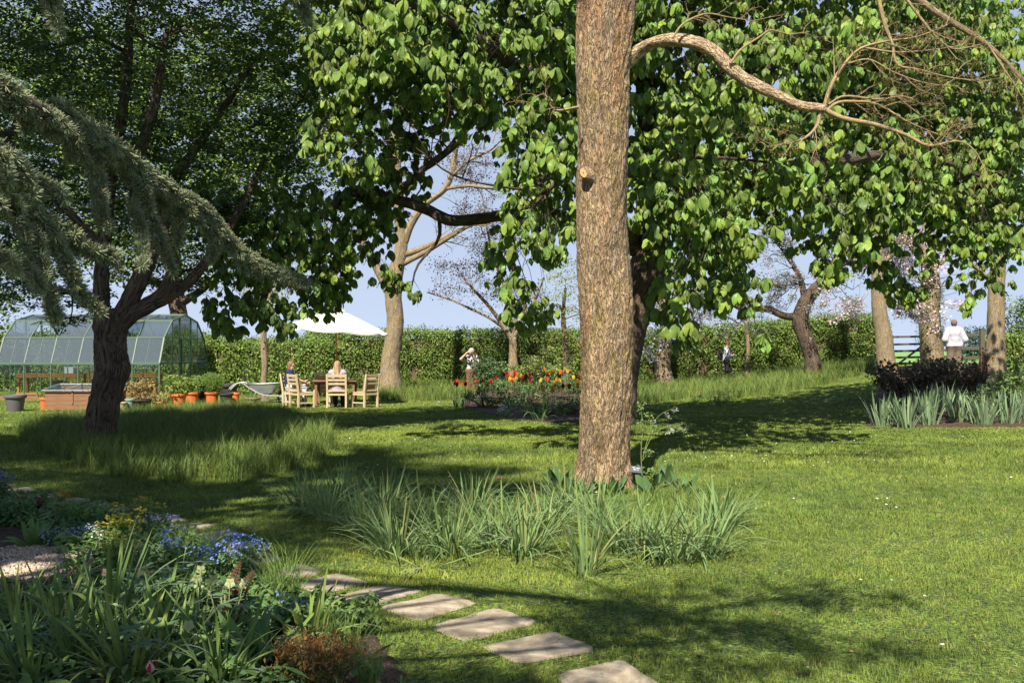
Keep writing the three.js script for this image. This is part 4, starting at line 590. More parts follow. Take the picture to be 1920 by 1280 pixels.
{ // a second cedar, added out of the frame to shade the forked tree
  seed(93);
  const base = onG(-11.5, -6), T = new Tree('cedar_tree', 'second tall cedar added out of view at the left for its shade', base, barkDark), C = [];
  T.limb('trunk', [[0, -0.2, 0], [0.05, 1.2, 0], [0, 6, 0.1], [0.1, 13, 0], [0, 22, 0.1]].map((a) => base.clone().add(V(...a))), [0.7, 0.55, 0.45, 0.3, 0.04], 24, 0.25, barkLump(0.03, 37));
  for (let k = 0; k < 110; k++) {
    const h = 5 + 16.5 * (k + rnd()) / 110, a = rnd() * 6.283, L = (6 * (1 - (h - 4) / 19) + 1.3) * rr(0.8, 1.1), s = base.clone().add(V(0, h, 0)), e = s.clone().add(V(Math.cos(a) * L, rr(-0.4, 0.6), Math.sin(a) * L)), mid = s.clone().lerp(e, 0.5).add(V(0, 0.5, 0));
    if (e.x > -0.53 * -e.z - 0.9) continue;
    T.sub([s, mid, e].map((p) => T.loc(p)), [0.1, 0.06, 0.015], 5, 0.5, false); const cv = curve([s, mid, e]);
    for (let j = 0; j < L * 18; j++) { const t = 0.12 + 0.88 * rnd(), w = cv.getPointAt(t), f = 0.25 + L * 0.22 * Math.sin(Math.PI * Math.min(1, t * 0.9 + 0.1)), an = rnd() * 6.283, q = w.clone().add(V(Math.cos(an) * f * rnd(), rr(-0.15, 0.1), Math.sin(an) * f * rnd())); if (q.x < -0.53 * -q.z - 0.5 && !keepsLit(q)) C.push(T.loc(q)); }
  }
  T.leaves('crown', [sprigGeo(46, 0.26, 0.13, 0.022, { flat: 0.3, tilt: 0.9, rows: 2 })], needleMat, C, 1.0, 1.6, vary(0.25, 0.1), 0.2); T.done();
}

// ---------- hedges ----------
const woodTexLate = (a, b) => tex(64, 64, (u, v) => mixc(a, b, clamp(0.5 + tn(u, v, 12, 12, 3, 3) * 2)));
const beech = (() => { seed(95); return [0, 1, 2].map(() => sprigGeo(16, 0.19, 0.085, 0.06, { flat: 0.8, tilt: 1.1, rows: 2, droop: 0.5 })); })();
const hedgeCore = M({ map: woodTexLate([0.3, 0.26, 0.18], [0.4, 0.35, 0.25]), roughness: 1 }), hedgeMat = leafMat([0.13, 0.2, 0.034], 0, 0.2), bushMat = leafMat([0.095, 0.15, 0.03], 0, 0.25);
function hedge(label, a, b, h0, h1, thick, mat, dens = 72, name = 'hedge') {
  const L = a.distanceTo(b), dir = b.clone().sub(a).setY(0).normalize(), nrm = V(-dir.z, 0, dir.x); if (nrm.z < 0) nrm.negate();
  const g = thing(name, label, 'hedge', onG(a.x, a.z)), mb = new MB(), n = Math.ceil(L / 0.5), prof = [[0.5, -0.3], [0.5, 0.5], [0.48, 0.86], [0.3, 0.94], [-0.3, 0.94], [-0.48, 0.86], [-0.5, -0.3]];
  const at = (t, s, y) => { const p = a.clone().lerp(b, t), hh = h0 + (h1 - h0) * t + 0.22 * fbm(t * L * 0.5, 3, 1, 3); const q = p.addScaledVector(nrm, s * thick); q.y = H(q.x, q.z) + y * hh; return q.sub(g.position); };
  for (let k = 0; k <= n; k++) prof.forEach(([s, y]) => { const q = at(k / n, s * 0.78, y - 0.05); q.addScaledVector(nrm, 0.06 * noise(q.x * 2, q.y * 2, q.z * 2)); mb.v(q.x, q.y, q.z); });
  const w = prof.length; for (let k = 0; k < n; k++) for (let j = 0; j < w - 1; j++) mb.q(k * w + j, (k + 1) * w + j, (k + 1) * w + j + 1, k * w + j + 1);
  for (const o of [0, n * w]) for (let j = 1; j < w - 1; j++) mb.t(o, o + j, o + j + 1);
  part('stems', mb.geo(), hedgeCore, g);
  const M4 = beech.map(() => []), put = (p) => M4[ri(3)].push(mat4(p, qE(rr(-1, 1), rnd() * 6.283, rr(-1, 1)), rr(0.8, 1.3)));
  const hm = (h0 + h1) / 2, N = Math.round(L * hm * dens);
  for (let k = 0; k < N; k++) { const t = rnd(), y = rr(0.02, 1.0); if (noise(t * L * 1.5, y * 4, 2) < -0.42) continue; put(at(t, 0.5 + rr(-0.09, 0.07) + 0.13 * noise(t * L * 0.9, y * 2.2, 9), y)); }
  for (let k = 0; k < L * thick * dens * 0.7; k++) put(at(rnd(), rr(-0.5, 0.5), 0.97 + rr(-0.03, 0.05) + 0.02 * gauss()));
  for (let k = 0; k < L * 12; k++) put(at(rnd(), rr(-0.5, 0.5), 1.0 + Math.abs(gauss()) * 0.075));
  for (const t of [0, 1]) for (let k = 0; k < thick * hm * dens; k++) put(at(t + (t ? 0.06 : -0.06) / L, rr(-0.5, 0.5), rr(0, 1)));
  beech.forEach((q, k) => inst('foliage', q, mat, M4[k], g, vary(0.32, 0.14)));
  return g;
}
seed(96);
const hp = (px, d) => { const x = (px - 960) / F * d; return V(x, 0, -d); };
hedge('dark hedge behind the greenhouse', hp(-260, 41), hp(400, 41), 2.3, 2.2, 1.2, hedgeMat, 50);
hedge('clipped hedge behind the plant pots and seated pair', hp(380, 39), hp(624, 36.5), 2.0, 1.98, 1.1, hedgeMat);
hedge('long clipped hedge between the parasol and the middle trunk', hp(585, 43.5), hp(1120, 43.5), 2.42, 2.45, 1.2, hedgeMat);
hedge('tall dark hedge behind the walking man with the backpack', hp(1120, 44), hp(1652, 43), 2.45, 2.1, 1.3, hedgeMat);
hedge('low rough hedge beyond the rail fence at the right edge', hp(1868, 36), hp(2050, 35), 1.15, 1.2, 1.0, hedgeMat);
// far bushes
function bush(name, label, px, d, blobs, geos, mat, cat = 'shrub', o = {}) {
  const T = new Tree(name, label, PG(px, d), barkDark, o.group, cat); const c = PG(px, d);
  for (let k = 0; k < (o.stems ?? 4); k++) { const b = blobs[k % blobs.length], q = P(b[0], b[1], b[2]); T.limb('stem', [c.clone().add(V(rr(-0.1, 0.1), -0.05, rr(-0.1, 0.1))), c.clone().lerp(q, 0.55).add(V(rr(-0.1, 0.1), 0.1, rr(-0.1, 0.1))), q.add(V(rr(-0.1, 0.1), 0, rr(-0.1, 0.1)))], [0.03, 0.022, 0.01].map((r) => r * (o.thick ?? 1)), 6, 0.15); }
  fill(T, blobs, o.cov ?? 2.6, o.A ?? 0.055, geos, mat, { gap: -0.35, clump: 1.5, twig: 12, ...o }); T.done(); return T;
}
bush('conifer', 'blue-green young conifer in the field behind the rail fence', 1826, 62, [[1826, 645, 62, 40, 20, 1.2], [1815, 630, 62, 12, 18, 0.5], [1840, 628, 62, 12, 20, 0.5], [1826, 662, 62, 44, 14, 1.2]], midSprigs, leafMat([0.05, 0.1, 0.08], 0.2, 0.1), 'tree', { A: 0.26, cov: 4, stems: 2 });
bush('elder_bush', 'loose green bush above the rail fence at the right edge', 1915, 38, [[1915, 610, 38, 32, 36, 1], [1905, 640, 38, 26, 30, 0.8], [1935, 580, 38, 40, 30, 1]], fineSprigs, bushMat, 'shrub', { s0: 1.2, s1: 1.8 });
// ---------- greenhouse ----------
const glassMat = new THREE.MeshPhysicalMaterial({ side: THREE.DoubleSide, transmission: 1, thickness: 0, roughness: 0.03, ior: 1.5, color: new THREE.Color().setRGB(0.86, 0.93, 0.9) });
const roofGlass = new THREE.MeshPhysicalMaterial({ side: THREE.DoubleSide, transmission: 0.8, thickness: 0, roughness: 0.05, ior: 1.8, color: new THREE.Color().setRGB(0.3, 0.37, 0.42) });
const greenPaint = M({ lin: [0.07, 0.13, 0.07], roughness: 0.45 }), greenPale = M({ lin: [0.1, 0.14, 0.1], roughness: 0.5 });
const woodTex = (a, b, c, z) => tex(256, 256, (u, v) => { const w = tn(u, v, 3, 8, 3, z) * 0.15, g = tn(u + w, v, 5, 90, 3, z + 2), k = tn(u, v, 6, 6, 3, z + 4); return mixc(mixc(a, b, clamp(0.5 + g * 1.6)), c, sst(0.1, 0.35, k) * 0.6); });
const woodGrey = M({ map: woodTex([0.66, 0.58, 0.44], [0.82, 0.75, 0.6], [0.6, 0.55, 0.45], 3), roughness: 0.85 }), woodOrange = M({ map: woodTex([0.62, 0.38, 0.16], [0.74, 0.5, 0.25], [0.5, 0.3, 0.14], 8), roughness: 0.7 }), woodOld = M({ map: woodTex([0.42, 0.3, 0.21], [0.6, 0.45, 0.33], [0.36, 0.28, 0.2], 12), roughness: 0.9 }), woodFence = M({ map: woodTex([0.27, 0.25, 0.2], [0.4, 0.37, 0.3], [0.3, 0.33, 0.2], 17), roughness: 0.92 });
const terracotta = M({ map: tex(256, 256, (u, v) => { const a = tn(u, v, 8, 8, 4, 3), s = sst(0.15, 0.35, tn(u, v, 5, 5, 4, 8)); return mixc([0.80 + a * 0.15, 0.42 + a * 0.12, 0.2 + a * 0.1], [0.82, 0.62, 0.48], s * 0.5); }), roughness: 0.8 });
const blackPlastic = M({ map: tex(128, 128, (u, v) => { const a = tn(u, v, 9, 9, 4, 5) * 0.18; return [0.19 + a, 0.185 + a, 0.18 + a]; }), roughness: 0.6 }), greyPlastic = M({ lin: [0.1, 0.1, 0.105], roughness: 0.55 }), zinc = M({ map: tex(128, 128, (u, v) => { const a = tn(u, v, 7, 7, 4, 6) * 0.3; return [0.66 + a, 0.68 + a, 0.7 + a]; }), metalness: 0.6, roughness: 0.42 });
const GH = thing('greenhouse', 'long green-framed glass greenhouse with a stepped curved roof behind the forked tree', 'greenhouse', onG(-11.8, -33.3), -0.03);
{
  const BAY = 0.92, NB = 6, Wd = 4.8, prof = [[0, 0], [0, 1.22], [0.42, 2.1], [1.15, 2.7], [2.4, 2.94], [3.65, 2.7], [4.38, 2.1], [4.8, 1.22], [4.8, 0]];
  const pt = (x, i) => V(-x, prof[i][1], -prof[i][0]);
  const rail = (a, b, w, m = greenPaint, n = 'glazing_bar') => part(n, bar(a, b, w, w, 0.006), m, GH);
  part('base_wall', mrg([box(NB * BAY + 0.1, 0.16, 0.12, -NB * BAY / 2, 0.06, 0), box(NB * BAY + 0.1, 0.16, 0.12, -NB * BAY / 2, 0.06, -Wd), box(0.12, 0.16, Wd - 0.14, 0, 0.06, -Wd / 2), box(0.12, 0.16, Wd - 0.14, -NB * BAY, 0.06, -Wd / 2)]), woodOld, GH);
  for (let k = 0; k <= NB; k++) for (let i = 0; i < prof.length - 1; i++) rail(pt(k * BAY, i), pt(k * BAY, i + 1), k === 0 || k === NB ? 0.055 : 0.04, i > 0 && i < 3 ? greenPale : greenPaint);
  [1, 2, 3, 4, 5, 6, 7].forEach((i) => rail(pt(-0.02, i), pt(NB * BAY + 0.02, i), i === 1 || i === 7 ? 0.075 : 0.05, i === 1 ? greenPaint : greenPale, i === 1 || i === 7 ? 'gutter' : 'roof_rail'));
  const vents = new Set(['1,2', '4,2']);
  const paneQ = (a, b, c, d) => { const mb = new MB(); [a, b, c, d].forEach((p) => mb.v(p.x, p.y, p.z)); mb.q(0, 1, 2, 3); return mb.geo(); };
  for (let k = 0; k < NB; k++) for (let i = 0; i < prof.length - 1; i++) {
    const a = pt(k * BAY + 0.02, i), b = pt(k * BAY + BAY - 0.02, i), c = pt(k * BAY + BAY - 0.02, i + 1), d = pt(k * BAY + 0.02, i + 1);
    if (vents.has(k + ',' + i)) {
      const up = d.clone().sub(a), L = up.length(), ang = Math.atan2(up.y, -up.z) - 0.5, lo = (p) => p.clone().add(V(0, -Math.sin(ang) * L, Math.cos(ang) * L)), A = lo(d), B = lo(c);
      const v = part('roof_vent', mrg([bar(d, A, 0.03, 0.03), bar(c, B, 0.03, 0.03), bar(A, B, 0.03, 0.03)]), greenPale, GH); part('pane', paneQ(A, B, c, d), glassMat, v); part('stay', bar(A.clone().lerp(B, 0.5), a.clone().lerp(b, 0.5), 0.015, 0.015), greenPaint, v);
    } else { part('pane', paneQ(a, b, c, d), i > 0 && i < 7 ? roofGlass : glassMat, GH); if (i !== 3 && i !== 4) rail(a.clone().lerp(b, 0.52).add(V(0, 0, 0.003)), d.clone().lerp(c, 0.52).add(V(0, 0, 0.003)), 0.012, greenPale); }
  }
  // gables
  const topAt = (s) => { for (let i = 1; i < prof.length - 2; i++) if (s >= prof[i][0] && s <= prof[i + 1][0]) return prof[i][1] + (prof[i + 1][1] - prof[i][1]) * (s - prof[i][0]) / (prof[i + 1][0] - prof[i][0]); return 1.22; };
  for (const x of [0, NB * BAY]) {
    const cuts = [0, 0.42, 1.15, 1.85, 2.4, 2.95, 3.65, 4.38, 4.8];
    for (let i = 0; i < cuts.length - 1; i++) { const s0 = cuts[i], s1 = cuts[i + 1]; for (const [y0, lo] of [[0.14, 1], [1.22, 0]]) { const q = (s, top) => V(-x, top ? (lo ? 1.22 : topAt(s)) : y0, -s); part('pane', paneQ(q(s0 + 0.001, 0), q(s1, 0), q(s1, 1), q(s0 + 0.001, 1)), glassMat, GH); } }
    for (const s of [1.85, 2.95]) rail(V(-x, 0.02, -s), V(-x, topAt(s), -s), 0.06);
    for (const s of [1.15, 3.65]) rail(V(-x, 0.02, -s), V(-x, topAt(s), -s), 0.03);
    rail(V(-x, 1.22, -0.02), V(-x, 1.22, -Wd + 0.02), 0.04); rail(V(-x, 2.1, -0.44), V(-x, 2.1, -4.36), 0.035);
    const door = part('door', mrg([bar(V(-x + 0.04, 0.05, -1.95), V(-x + 0.04, 2.05, -1.95), 0.05, 0.04), bar(V(-x + 0.04, 0.05, -2.85), V(-x + 0.04, 2.05, -2.85), 0.05, 0.04), bar(V(-x + 0.04, 0.9, -1.95), V(-x + 0.04, 0.9, -2.85), 0.05, 0.04), bar(V(-x + 0.04, 2.05, -1.95), V(-x + 0.04, 2.05, -2.85), 0.05, 0.04), bar(V(-x + 0.04, 0.05, -1.95), V(-x + 0.04, 0.05, -2.85), 0.05, 0.04)]), greenPaint, GH);
    part('handle', bar(V(-x + (x ? -0.01 : 0.08), 0.98, -2.05), V(-x + (x ? -0.01 : 0.08), 1.12, -2.05), 0.02, 0.02), zinc, door);
  }
}
const ghp = (x, y, z) => V(x, y, z).applyAxisAngle(V(0, 1, 0), -0.03).add(GH.position);
function bench(label, x0, x1, z) {
  const g = thing('potting_bench', label, 'bench', ghp(x0, 0.0, z), -0.03), L = x1 - x0, h = 0.86;
  for (let k = 0; k < 5; k++) part('plank', box(L, 0.03, 0.13, L / 2, h, -0.3 + k * 0.145, 0, 0, 0, 0.004), woodOrange, g);
  for (const x of [0.06, L - 0.06]) for (const z2 of [-0.3, 0.28]) part('leg', box(0.075, h - 0.02, 0.075, x, (h - 0.02) / 2, z2, 0, 0, 0, 0.006), woodOrange, g);
  part('rail', box(L, 0.09, 0.035, L / 2, h - 0.075, 0.32, 0, 0, 0, 0.004), woodOrange, g); part('lower_rail', box(L, 0.08, 0.035, L / 2, 0.18, 0.32, 0, 0, 0, 0.004), woodOrange, g);
  for (const s of [0, 1]) part('brace', bar(V(s ? L - 0.1 : 0.1, h - 0.36, 0.3), V(s ? L - 0.38 : 0.38, h - 0.1, 0.3), 0.05, 0.035), woodOrange, g);
  return g;
}
bench('orange wooden bench inside the left end of the greenhouse', -5.2, -3.05, -0.95);
bench('orange wooden bench inside the greenhouse near its door', -2.75, -0.35, -0.95);
{
  const g = thing('metal_bin', 'shiny round metal bin under the left greenhouse bench', 'bin', ghp(-4.0, 0.0, -1.2)); part('body', lathe([[0.001, 0], [0.26, 0], [0.3, 0.05], [0.33, 0.5], [0.33, 0.52]], 28), zinc, g); part('lid', lathe([[0.36, 0.5], [0.36, 0.53], [0.2, 0.6], [0.03, 0.63], [0.001, 0.63]], 28), zinc, g);
  seed(101);
  const box1 = (label, x, z, w, h, d, y, m) => { const q = thing('storage_crate', label, 'crate', ghp(x, y, z), rr(-0.1, 0.1)); part('body', mrg([box(w, 0.02, d, 0, 0.01, 0), box(w, h, 0.02, 0, h / 2, d / 2), box(w, h, 0.02, 0, h / 2, -d / 2), box(0.02, h, d - 0.04, w / 2 - 0.01, h / 2, 0), box(0.02, h, d - 0.04, -w / 2 + 0.01, h / 2, 0)]), m, q); part('rim', mrg([box(w + 0.03, 0.02, 0.03, 0, h + 0.01, d / 2), box(w + 0.03, 0.02, 0.03, 0, h + 0.01, -d / 2)]), m, q); };
  box1('red seed tray on the greenhouse bench near the door', -2.0, -1.0, 0.5, 0.1, 0.3, 0.88, M({ lin: [0.4, 0.05, 0.03] }));
  box1('pale blue crate under the greenhouse bench near the door', -0.75, -1.0, 0.45, 0.4, 0.4, 0.0, M({ lin: [0.13, 0.28, 0.32] }));
  box1('black crate under the middle of the greenhouse bench', -1.9, -1.0, 0.6, 0.4, 0.4, 0.0, blackPlastic);
  box1('white box on the greenhouse bench near the left end', -3.5, -1.0, 0.3, 0.2, 0.25, 0.88, M({ lin: [0.7, 0.7, 0.68] }));
}
// pots
const potGeo = (r, h, lip = 1.12) => lathe([[0.001, 0.02], [r * 0.7, 0.02], [r * 0.7, 0], [r * 0.76, 0], [r * 0.95, h * 0.8], [r * 0.96, h * 0.8], [r * lip * 0.97, h * 0.81], [r * lip, h * 0.84], [r * lip, h * 0.98], [r * lip * 0.97, h], [r * 0.98, h], [r * 0.92, h * 0.9], [r * 0.88, h * 0.86], [0.001, h * 0.86]], 32);
function pot(label, px, py, r, h, mat, plant, name = 'plant_pot') {
  const p = GY(px, py), g = thing(name, label, 'pot', p, rnd() * 6);
  part('body', potGeo(r, h), mat, g); part('soil', (() => { const c = new THREE.CircleGeometry(r * 0.9, 20); c.rotateX(-Math.PI / 2); c.translate(0, h * 0.87, 0); return c; })(), soilMat, g);
  if (plant) { const pts = [], stems = new MB(); for (let k = 0; k < plant.n; k++) { const u = rr(-1, 1), a = rnd() * 6.283, s = Math.sqrt(1 - u * u), q = Math.pow(rnd(), 1 / 3.2) * (plant.rough ? 1 + 0.25 * gauss() : 1); pts.push(V(Math.cos(a) * s * q * plant.rx, h + plant.cy + u * q * plant.ry, Math.sin(a) * s * q * plant.rx)); } for (let k = 0; k < 6; k++) limb(stems, [V(rr(-0.05, 0.05), h * 0.85, rr(-0.05, 0.05)), pts[k].clone().lerp(V(0, h, 0), 0.2)], [0.012, 0.004], 5, 0.1); part('stem', stems.geo(), barkDark, g); const half = pts.length >> 1; inst('foliage', plant.geo, plant.mat, pts.map((p2) => mat4(p2, qE(rr(-1, 1), rnd() * 6.28, rr(-1, 1)), rr(0.7, 1.2) * plant.s)), g, vary(0.25, 0.12)); }
  return g;
}
seed(110);
const boxSprig = sprigGeo(22, 0.07, 0.034, 0.02, { flat: 0.9, tilt: 1.4 }), roundSprig = sprigGeo(10, 0.1, 0.075, 0.05, { flat: 0.7, tilt: 1 }), strapSprig = tuftGeo(30, 0.14, 0.12, 0.28, 0.012, 0.6, 3);
const boxMat = leafMat([0.17, 0.27, 0.035], 0.35, 0.3), yellowMat = leafMat([0.34, 0.33, 0.09], 0.4, 0.15);
pot('orange terracotta pot with a loose leafy shrub, nearest the greenhouse corner', 335, 764.5, 0.205, 0.42, terracotta, { n: 120, rx: 0.4, ry: 0.26, cy: 0.24, s: 1.1, rough: 1, geo: roundSprig, mat: leafMat([0.22, 0.3, 0.045], 0.4, 0.2) });
pot('orange terracotta pot with a dark bushy plant, middle of the three', 360, 759, 0.2, 0.4, terracotta, { n: 110, rx: 0.3, ry: 0.24, cy: 0.22, s: 1.0, rough: 1, geo: roundSprig, mat: boxMat });
pot('orange terracotta pot with a clipped round box ball', 397, 758.5, 0.205, 0.4, terracotta, { n: 620, rx: 0.33, ry: 0.29, cy: 0.27, s: 1.0, geo: boxSprig, mat: boxMat });
pot('charcoal grey tub in front of the left greenhouse wall', 28, 771, 0.265, 0.46, greyPlastic, null);
pot('tall black tub between two orange pots', 377, 757, 0.17, 0.42, blackPlastic, null);
pot('black bucket right beside the round box ball', 424, 758.5, 0.2, 0.36, blackPlastic, null);
pot('empty terracotta pot half hidden behind the black bucket', 441, 757, 0.13, 0.36, terracotta, null);
pot('wide dark planter with flared rim behind the black bucket', 428, 752, 0.3, 0.58, blackPlastic, null);
pot('shallow stone trough with green shoots beside the young tree', 474, 757, 0.24, 0.2, M({ map: stoneTex, lin: [0.7, 0.62, 0.5] }), { n: 7, rx: 0.16, ry: 0.02, cy: -0.01, s: 0.9, geo: strapSprig, mat: leafMat([0.22, 0.3, 0.08], 0.4, 0.1) });
pot('dark tub of yellow-green plants beside the forked trunk', 264, 766, 0.3, 0.28, blackPlastic, { n: 60, rx: 0.4, ry: 0.26, cy: 0.3, s: 1.1, rough: 1, geo: roundSprig, mat: leafMat([0.3, 0.22, 0.07], 0.4, 0.15) });
pot('low pot of cream-leaved plants left of the orange pots', 300, 765, 0.22, 0.2, terracotta, { n: 70, rx: 0.34, ry: 0.16, cy: 0.12, s: 0.9, rough: 1, geo: roundSprig, mat: yellowMat });
pot('small terracotta pot with a succulent beside the cold frame', 83, 768, 0.12, 0.34, terracotta, { n: 22, rx: 0.15, ry: 0.1, cy: 0.08, s: 0.7, geo: roundSprig, mat: boxMat });
pot('pinkish clay pot right of the forked trunk', 228, 768, 0.14, 0.22, M({ lin: [0.42, 0.3, 0.24] }), null);
pot('pale green square-looking pot beside the dark tub', 243, 767, 0.12, 0.3, M({ lin: [0.16, 0.3, 0.25] }), null);
// cold frame
{
  const a = GY(84, 769), b = GY(216, 768), g = thing('cold_frame', 'wooden plank cold frame with sloping glass lid in front of the greenhouse', 'cold frame', a, 0), L = b.x - a.x, D = 1.0;
  for (let k = 0; k < 4; k++) { part('plank', box(L, 0.125, 0.03, L / 2, 0.07 + k * 0.13, 0, 0, 0, 0, 0.004), woodOld, g); part('plank', box(L, 0.125, 0.03, L / 2, 0.07 + k * 0.13, -D, 0, 0, 0, 0.004), woodOld, g); for (const x of [0.015, L - 0.015]) part('plank', box(0.03, 0.125, D - 0.04, x, 0.07 + k * 0.13, -D / 2, 0, 0, 0, 0.004), woodOld, g); }
  part('plank', box(L, 0.125, 0.03, L / 2, 0.07 + 4 * 0.13, -D, 0, 0, 0, 0.004), woodOld, g);
  for (const x of [0.78, 1.5]) part('batten', box(0.04, 0.4, 0.025, x, 0.38, 0.03, 0, 0, 0, 0.003), woodOld, g);
  for (let k = 0; k < 3; k++) { const x0 = -0.05 + k * (L + 0.1) / 3, x1 = x0 + (L + 0.1) / 3 - 0.02, A = V(x0, 0.56, 0.08), B = V(x1, 0.56, 0.08), C = V(x1, 0.7, -D - 0.04), E = V(x0, 0.7, -D - 0.04); const f = part('lid', mrg([bar(A, B, 0.03, 0.03), bar(B, C, 0.03, 0.03), bar(C, E, 0.03, 0.03), bar(E, A, 0.03, 0.03)]), zinc, g); const mb = new MB(); [A, B, C, E].forEach((p) => mb.v(p.x, p.y, p.z)); mb.q(0, 1, 2, 3); part('pane', mb.geo(), glassMat, f); }
  part('soil', box(L - 0.08, 0.04, D - 0.06, L / 2, 0.25, -D / 2), soilMat, g);
}
// wheelbarrow
{
  const p = GY(493, 756), g = thing('wheelbarrow', 'grey metal wheelbarrow with white handles beside the young tree', 'wheelbarrow', p, 0.12);
  const mb = new MB(), lv = [[0.30, 0.19, 0.3, 0], [0.55, 0.33, 0.62, 0.06], [0.57, 0.35, 0.63, 0.06], [0.54, 0.32, 0.615, 0.06], [0.285, 0.175, 0.32, 0]], N = 28;
  lv.forEach(([a, b, y, o]) => { for (let k = 0; k <= N; k++) { const t = k / N * 6.283, c = Math.cos(t), s = Math.sin(t), e = 0.45; const x = Math.sign(c) * Math.pow(Math.abs(c), e) * a + o, z = Math.sign(s) * Math.pow(Math.abs(s), e) * b; mb.v(x, y + (x > 0 ? x * 0.05 : 0), z, k / N, y); } });
  for (let l = 0; l < 4; l++) for (let k = 0; k < N; k++) { const i = l * (N + 1) + k; mb.q(i, i + 1, i + N + 2, i + N + 1); }
  for (const [o, y] of [[0, 0.3], [4 * (N + 1), 0.32]]) { const c = mb.v(0, y, 0); for (let k = 0; k < N; k++) mb.t(o + k, o + k + 1, c); }
  part('tray', mb.geo(), zinc, g);
  const white = M({ lin: [0.4, 0.4, 0.39], roughness: 0.4 });
  for (const s of [-1, 1]) { part('handle', tubeG([V(0.5, 0.24, s * 0.12), V(0, 0.28, s * 0.2), V(-0.4, 0.5, s * 0.27), V(-0.62, 0.66, s * 0.3), V(-0.85, 0.6, s * 0.3), V(-1.06, 0.42, s * 0.3)], 0.02, 10, 0.04), white, g); part('leg', tubeG([V(-0.2, 0.36, s * 0.24), V(-0.3, 0.02, s * 0.26)], 0.016, 8), white, g); }
  part('cross_bar', bar(V(-0.3, 0.03, -0.27), V(-0.3, 0.03, 0.27), 0.03, 0.03), white, g);
  const wg = new THREE.TorusGeometry(0.15, 0.045, 10, 28); wg.translate(0.62, 0.195, 0); const wh = part('wheel', wg, blackPlastic, g); const rim = new THREE.CylinderGeometry(0.11, 0.11, 0.05, 20); rim.rotateX(Math.PI / 2); rim.translate(0.62, 0.195, 0); part('rim', rim, zinc, wh);
  part('fork', mrg([bar(V(0.45, 0.26, -0.12), V(0.62, 0.195, -0.06), 0.03, 0.02), bar(V(0.45, 0.26, 0.12), V(0.62, 0.195, 0.06), 0.03, 0.02)]), white, g);
}
// ---------- table, chairs, parasol ----------
const cushionMat = M({ map: tex(128, 128, (u, v) => { const a = tn(u, v, 40, 40, 2, 4) * 0.12; return [0.62 + a, 0.5 + a, 0.36 + a]; }), roughness: 0.95 });
function makeChair(name, label, pos, turn, cushion) {
  const g = thing(name, label, 'chair', pos, turn, 'garden chairs round the table'), W = 0.27, D = 0.25, b = (w, h, d, x, y, z, rx = 0) => box(w, h, d, x, y, z, 0, rx, 0, 0.006);
  for (const s of [-1, 1]) { part('leg', b(0.055, 0.43, 0.055, s * W, 0.215, D), woodGrey, g); part('leg', mrg([b(0.055, 0.46, 0.055, s * W, 0.23, -D), bar(V(s * W, 0.44, -D), V(s * W, 0.98, -D - 0.08), 0.055, 0.05)]), woodGrey, g); part('rail', b(0.025, 0.06, 2 * D - 0.06, s * W, 0.39, 0), woodGrey, g); part('stretcher', b(0.022, 0.04, 2 * D - 0.06, s * W, 0.14, 0), woodGrey, g); }
  for (let k = 0; k < 6; k++) part('seat_slat', b(2 * W + 0.02, 0.02, 0.076, 0, 0.442, -0.19 + k * 0.087), woodGrey, g);
  part('front_rail', b(2 * W - 0.06, 0.06, 0.025, 0, 0.39, D), woodGrey, g); part('back_rail', b(2 * W - 0.06, 0.05, 0.03, 0, 0.39, -D), woodGrey, g); part('back_rail', b(2 * W - 0.06, 0.05, 0.03, 0, 0.5, -D - 0.008), woodGrey, g);
  [[0.93, 0.08], [0.81, 0.06], [0.7, 0.06]].forEach(([y, h]) => part('back_slat', b(2 * W - 0.05, h, 0.024, 0, y, -D - 0.08 * (y - 0.44) / 0.54, -0.15), woodGrey, g));
  if (cushion) { const c = new RoundedBoxGeometry(0.46, 0.42, 0.1, 4, 0.045); c.applyMatrix4(mat4(V(0, 0.66, -D + 0.07), qE(-0.2, 0, 0), 1)); part('cushion', c, cushionMat, g); }
  return g;
}
const seatA = PG(549, 29.9), seatC = PG(633, 29.1), seatB = PG(566, 29.25), seatD = PG(684, 29.3);
makeChair('garden_chair', 'wooden slatted chair on which the woman in navy sits', seatA, 1.62, false);
makeChair('garden_chair', 'empty wooden slatted chair nearest the seated woman in navy', seatB, 2.25, true);
makeChair('garden_chair', 'wooden slatted chair holding the long-haired person, seen from behind', seatC, Math.PI + 0.05, true);
makeChair('garden_chair', 'empty wooden slatted chair at the right of the table with a cushion', seatD, -2.2, true);
makeChair('garden_chair', 'wooden slatted chair on the far side of the table', PG(606, 31.3), 0.15, true);
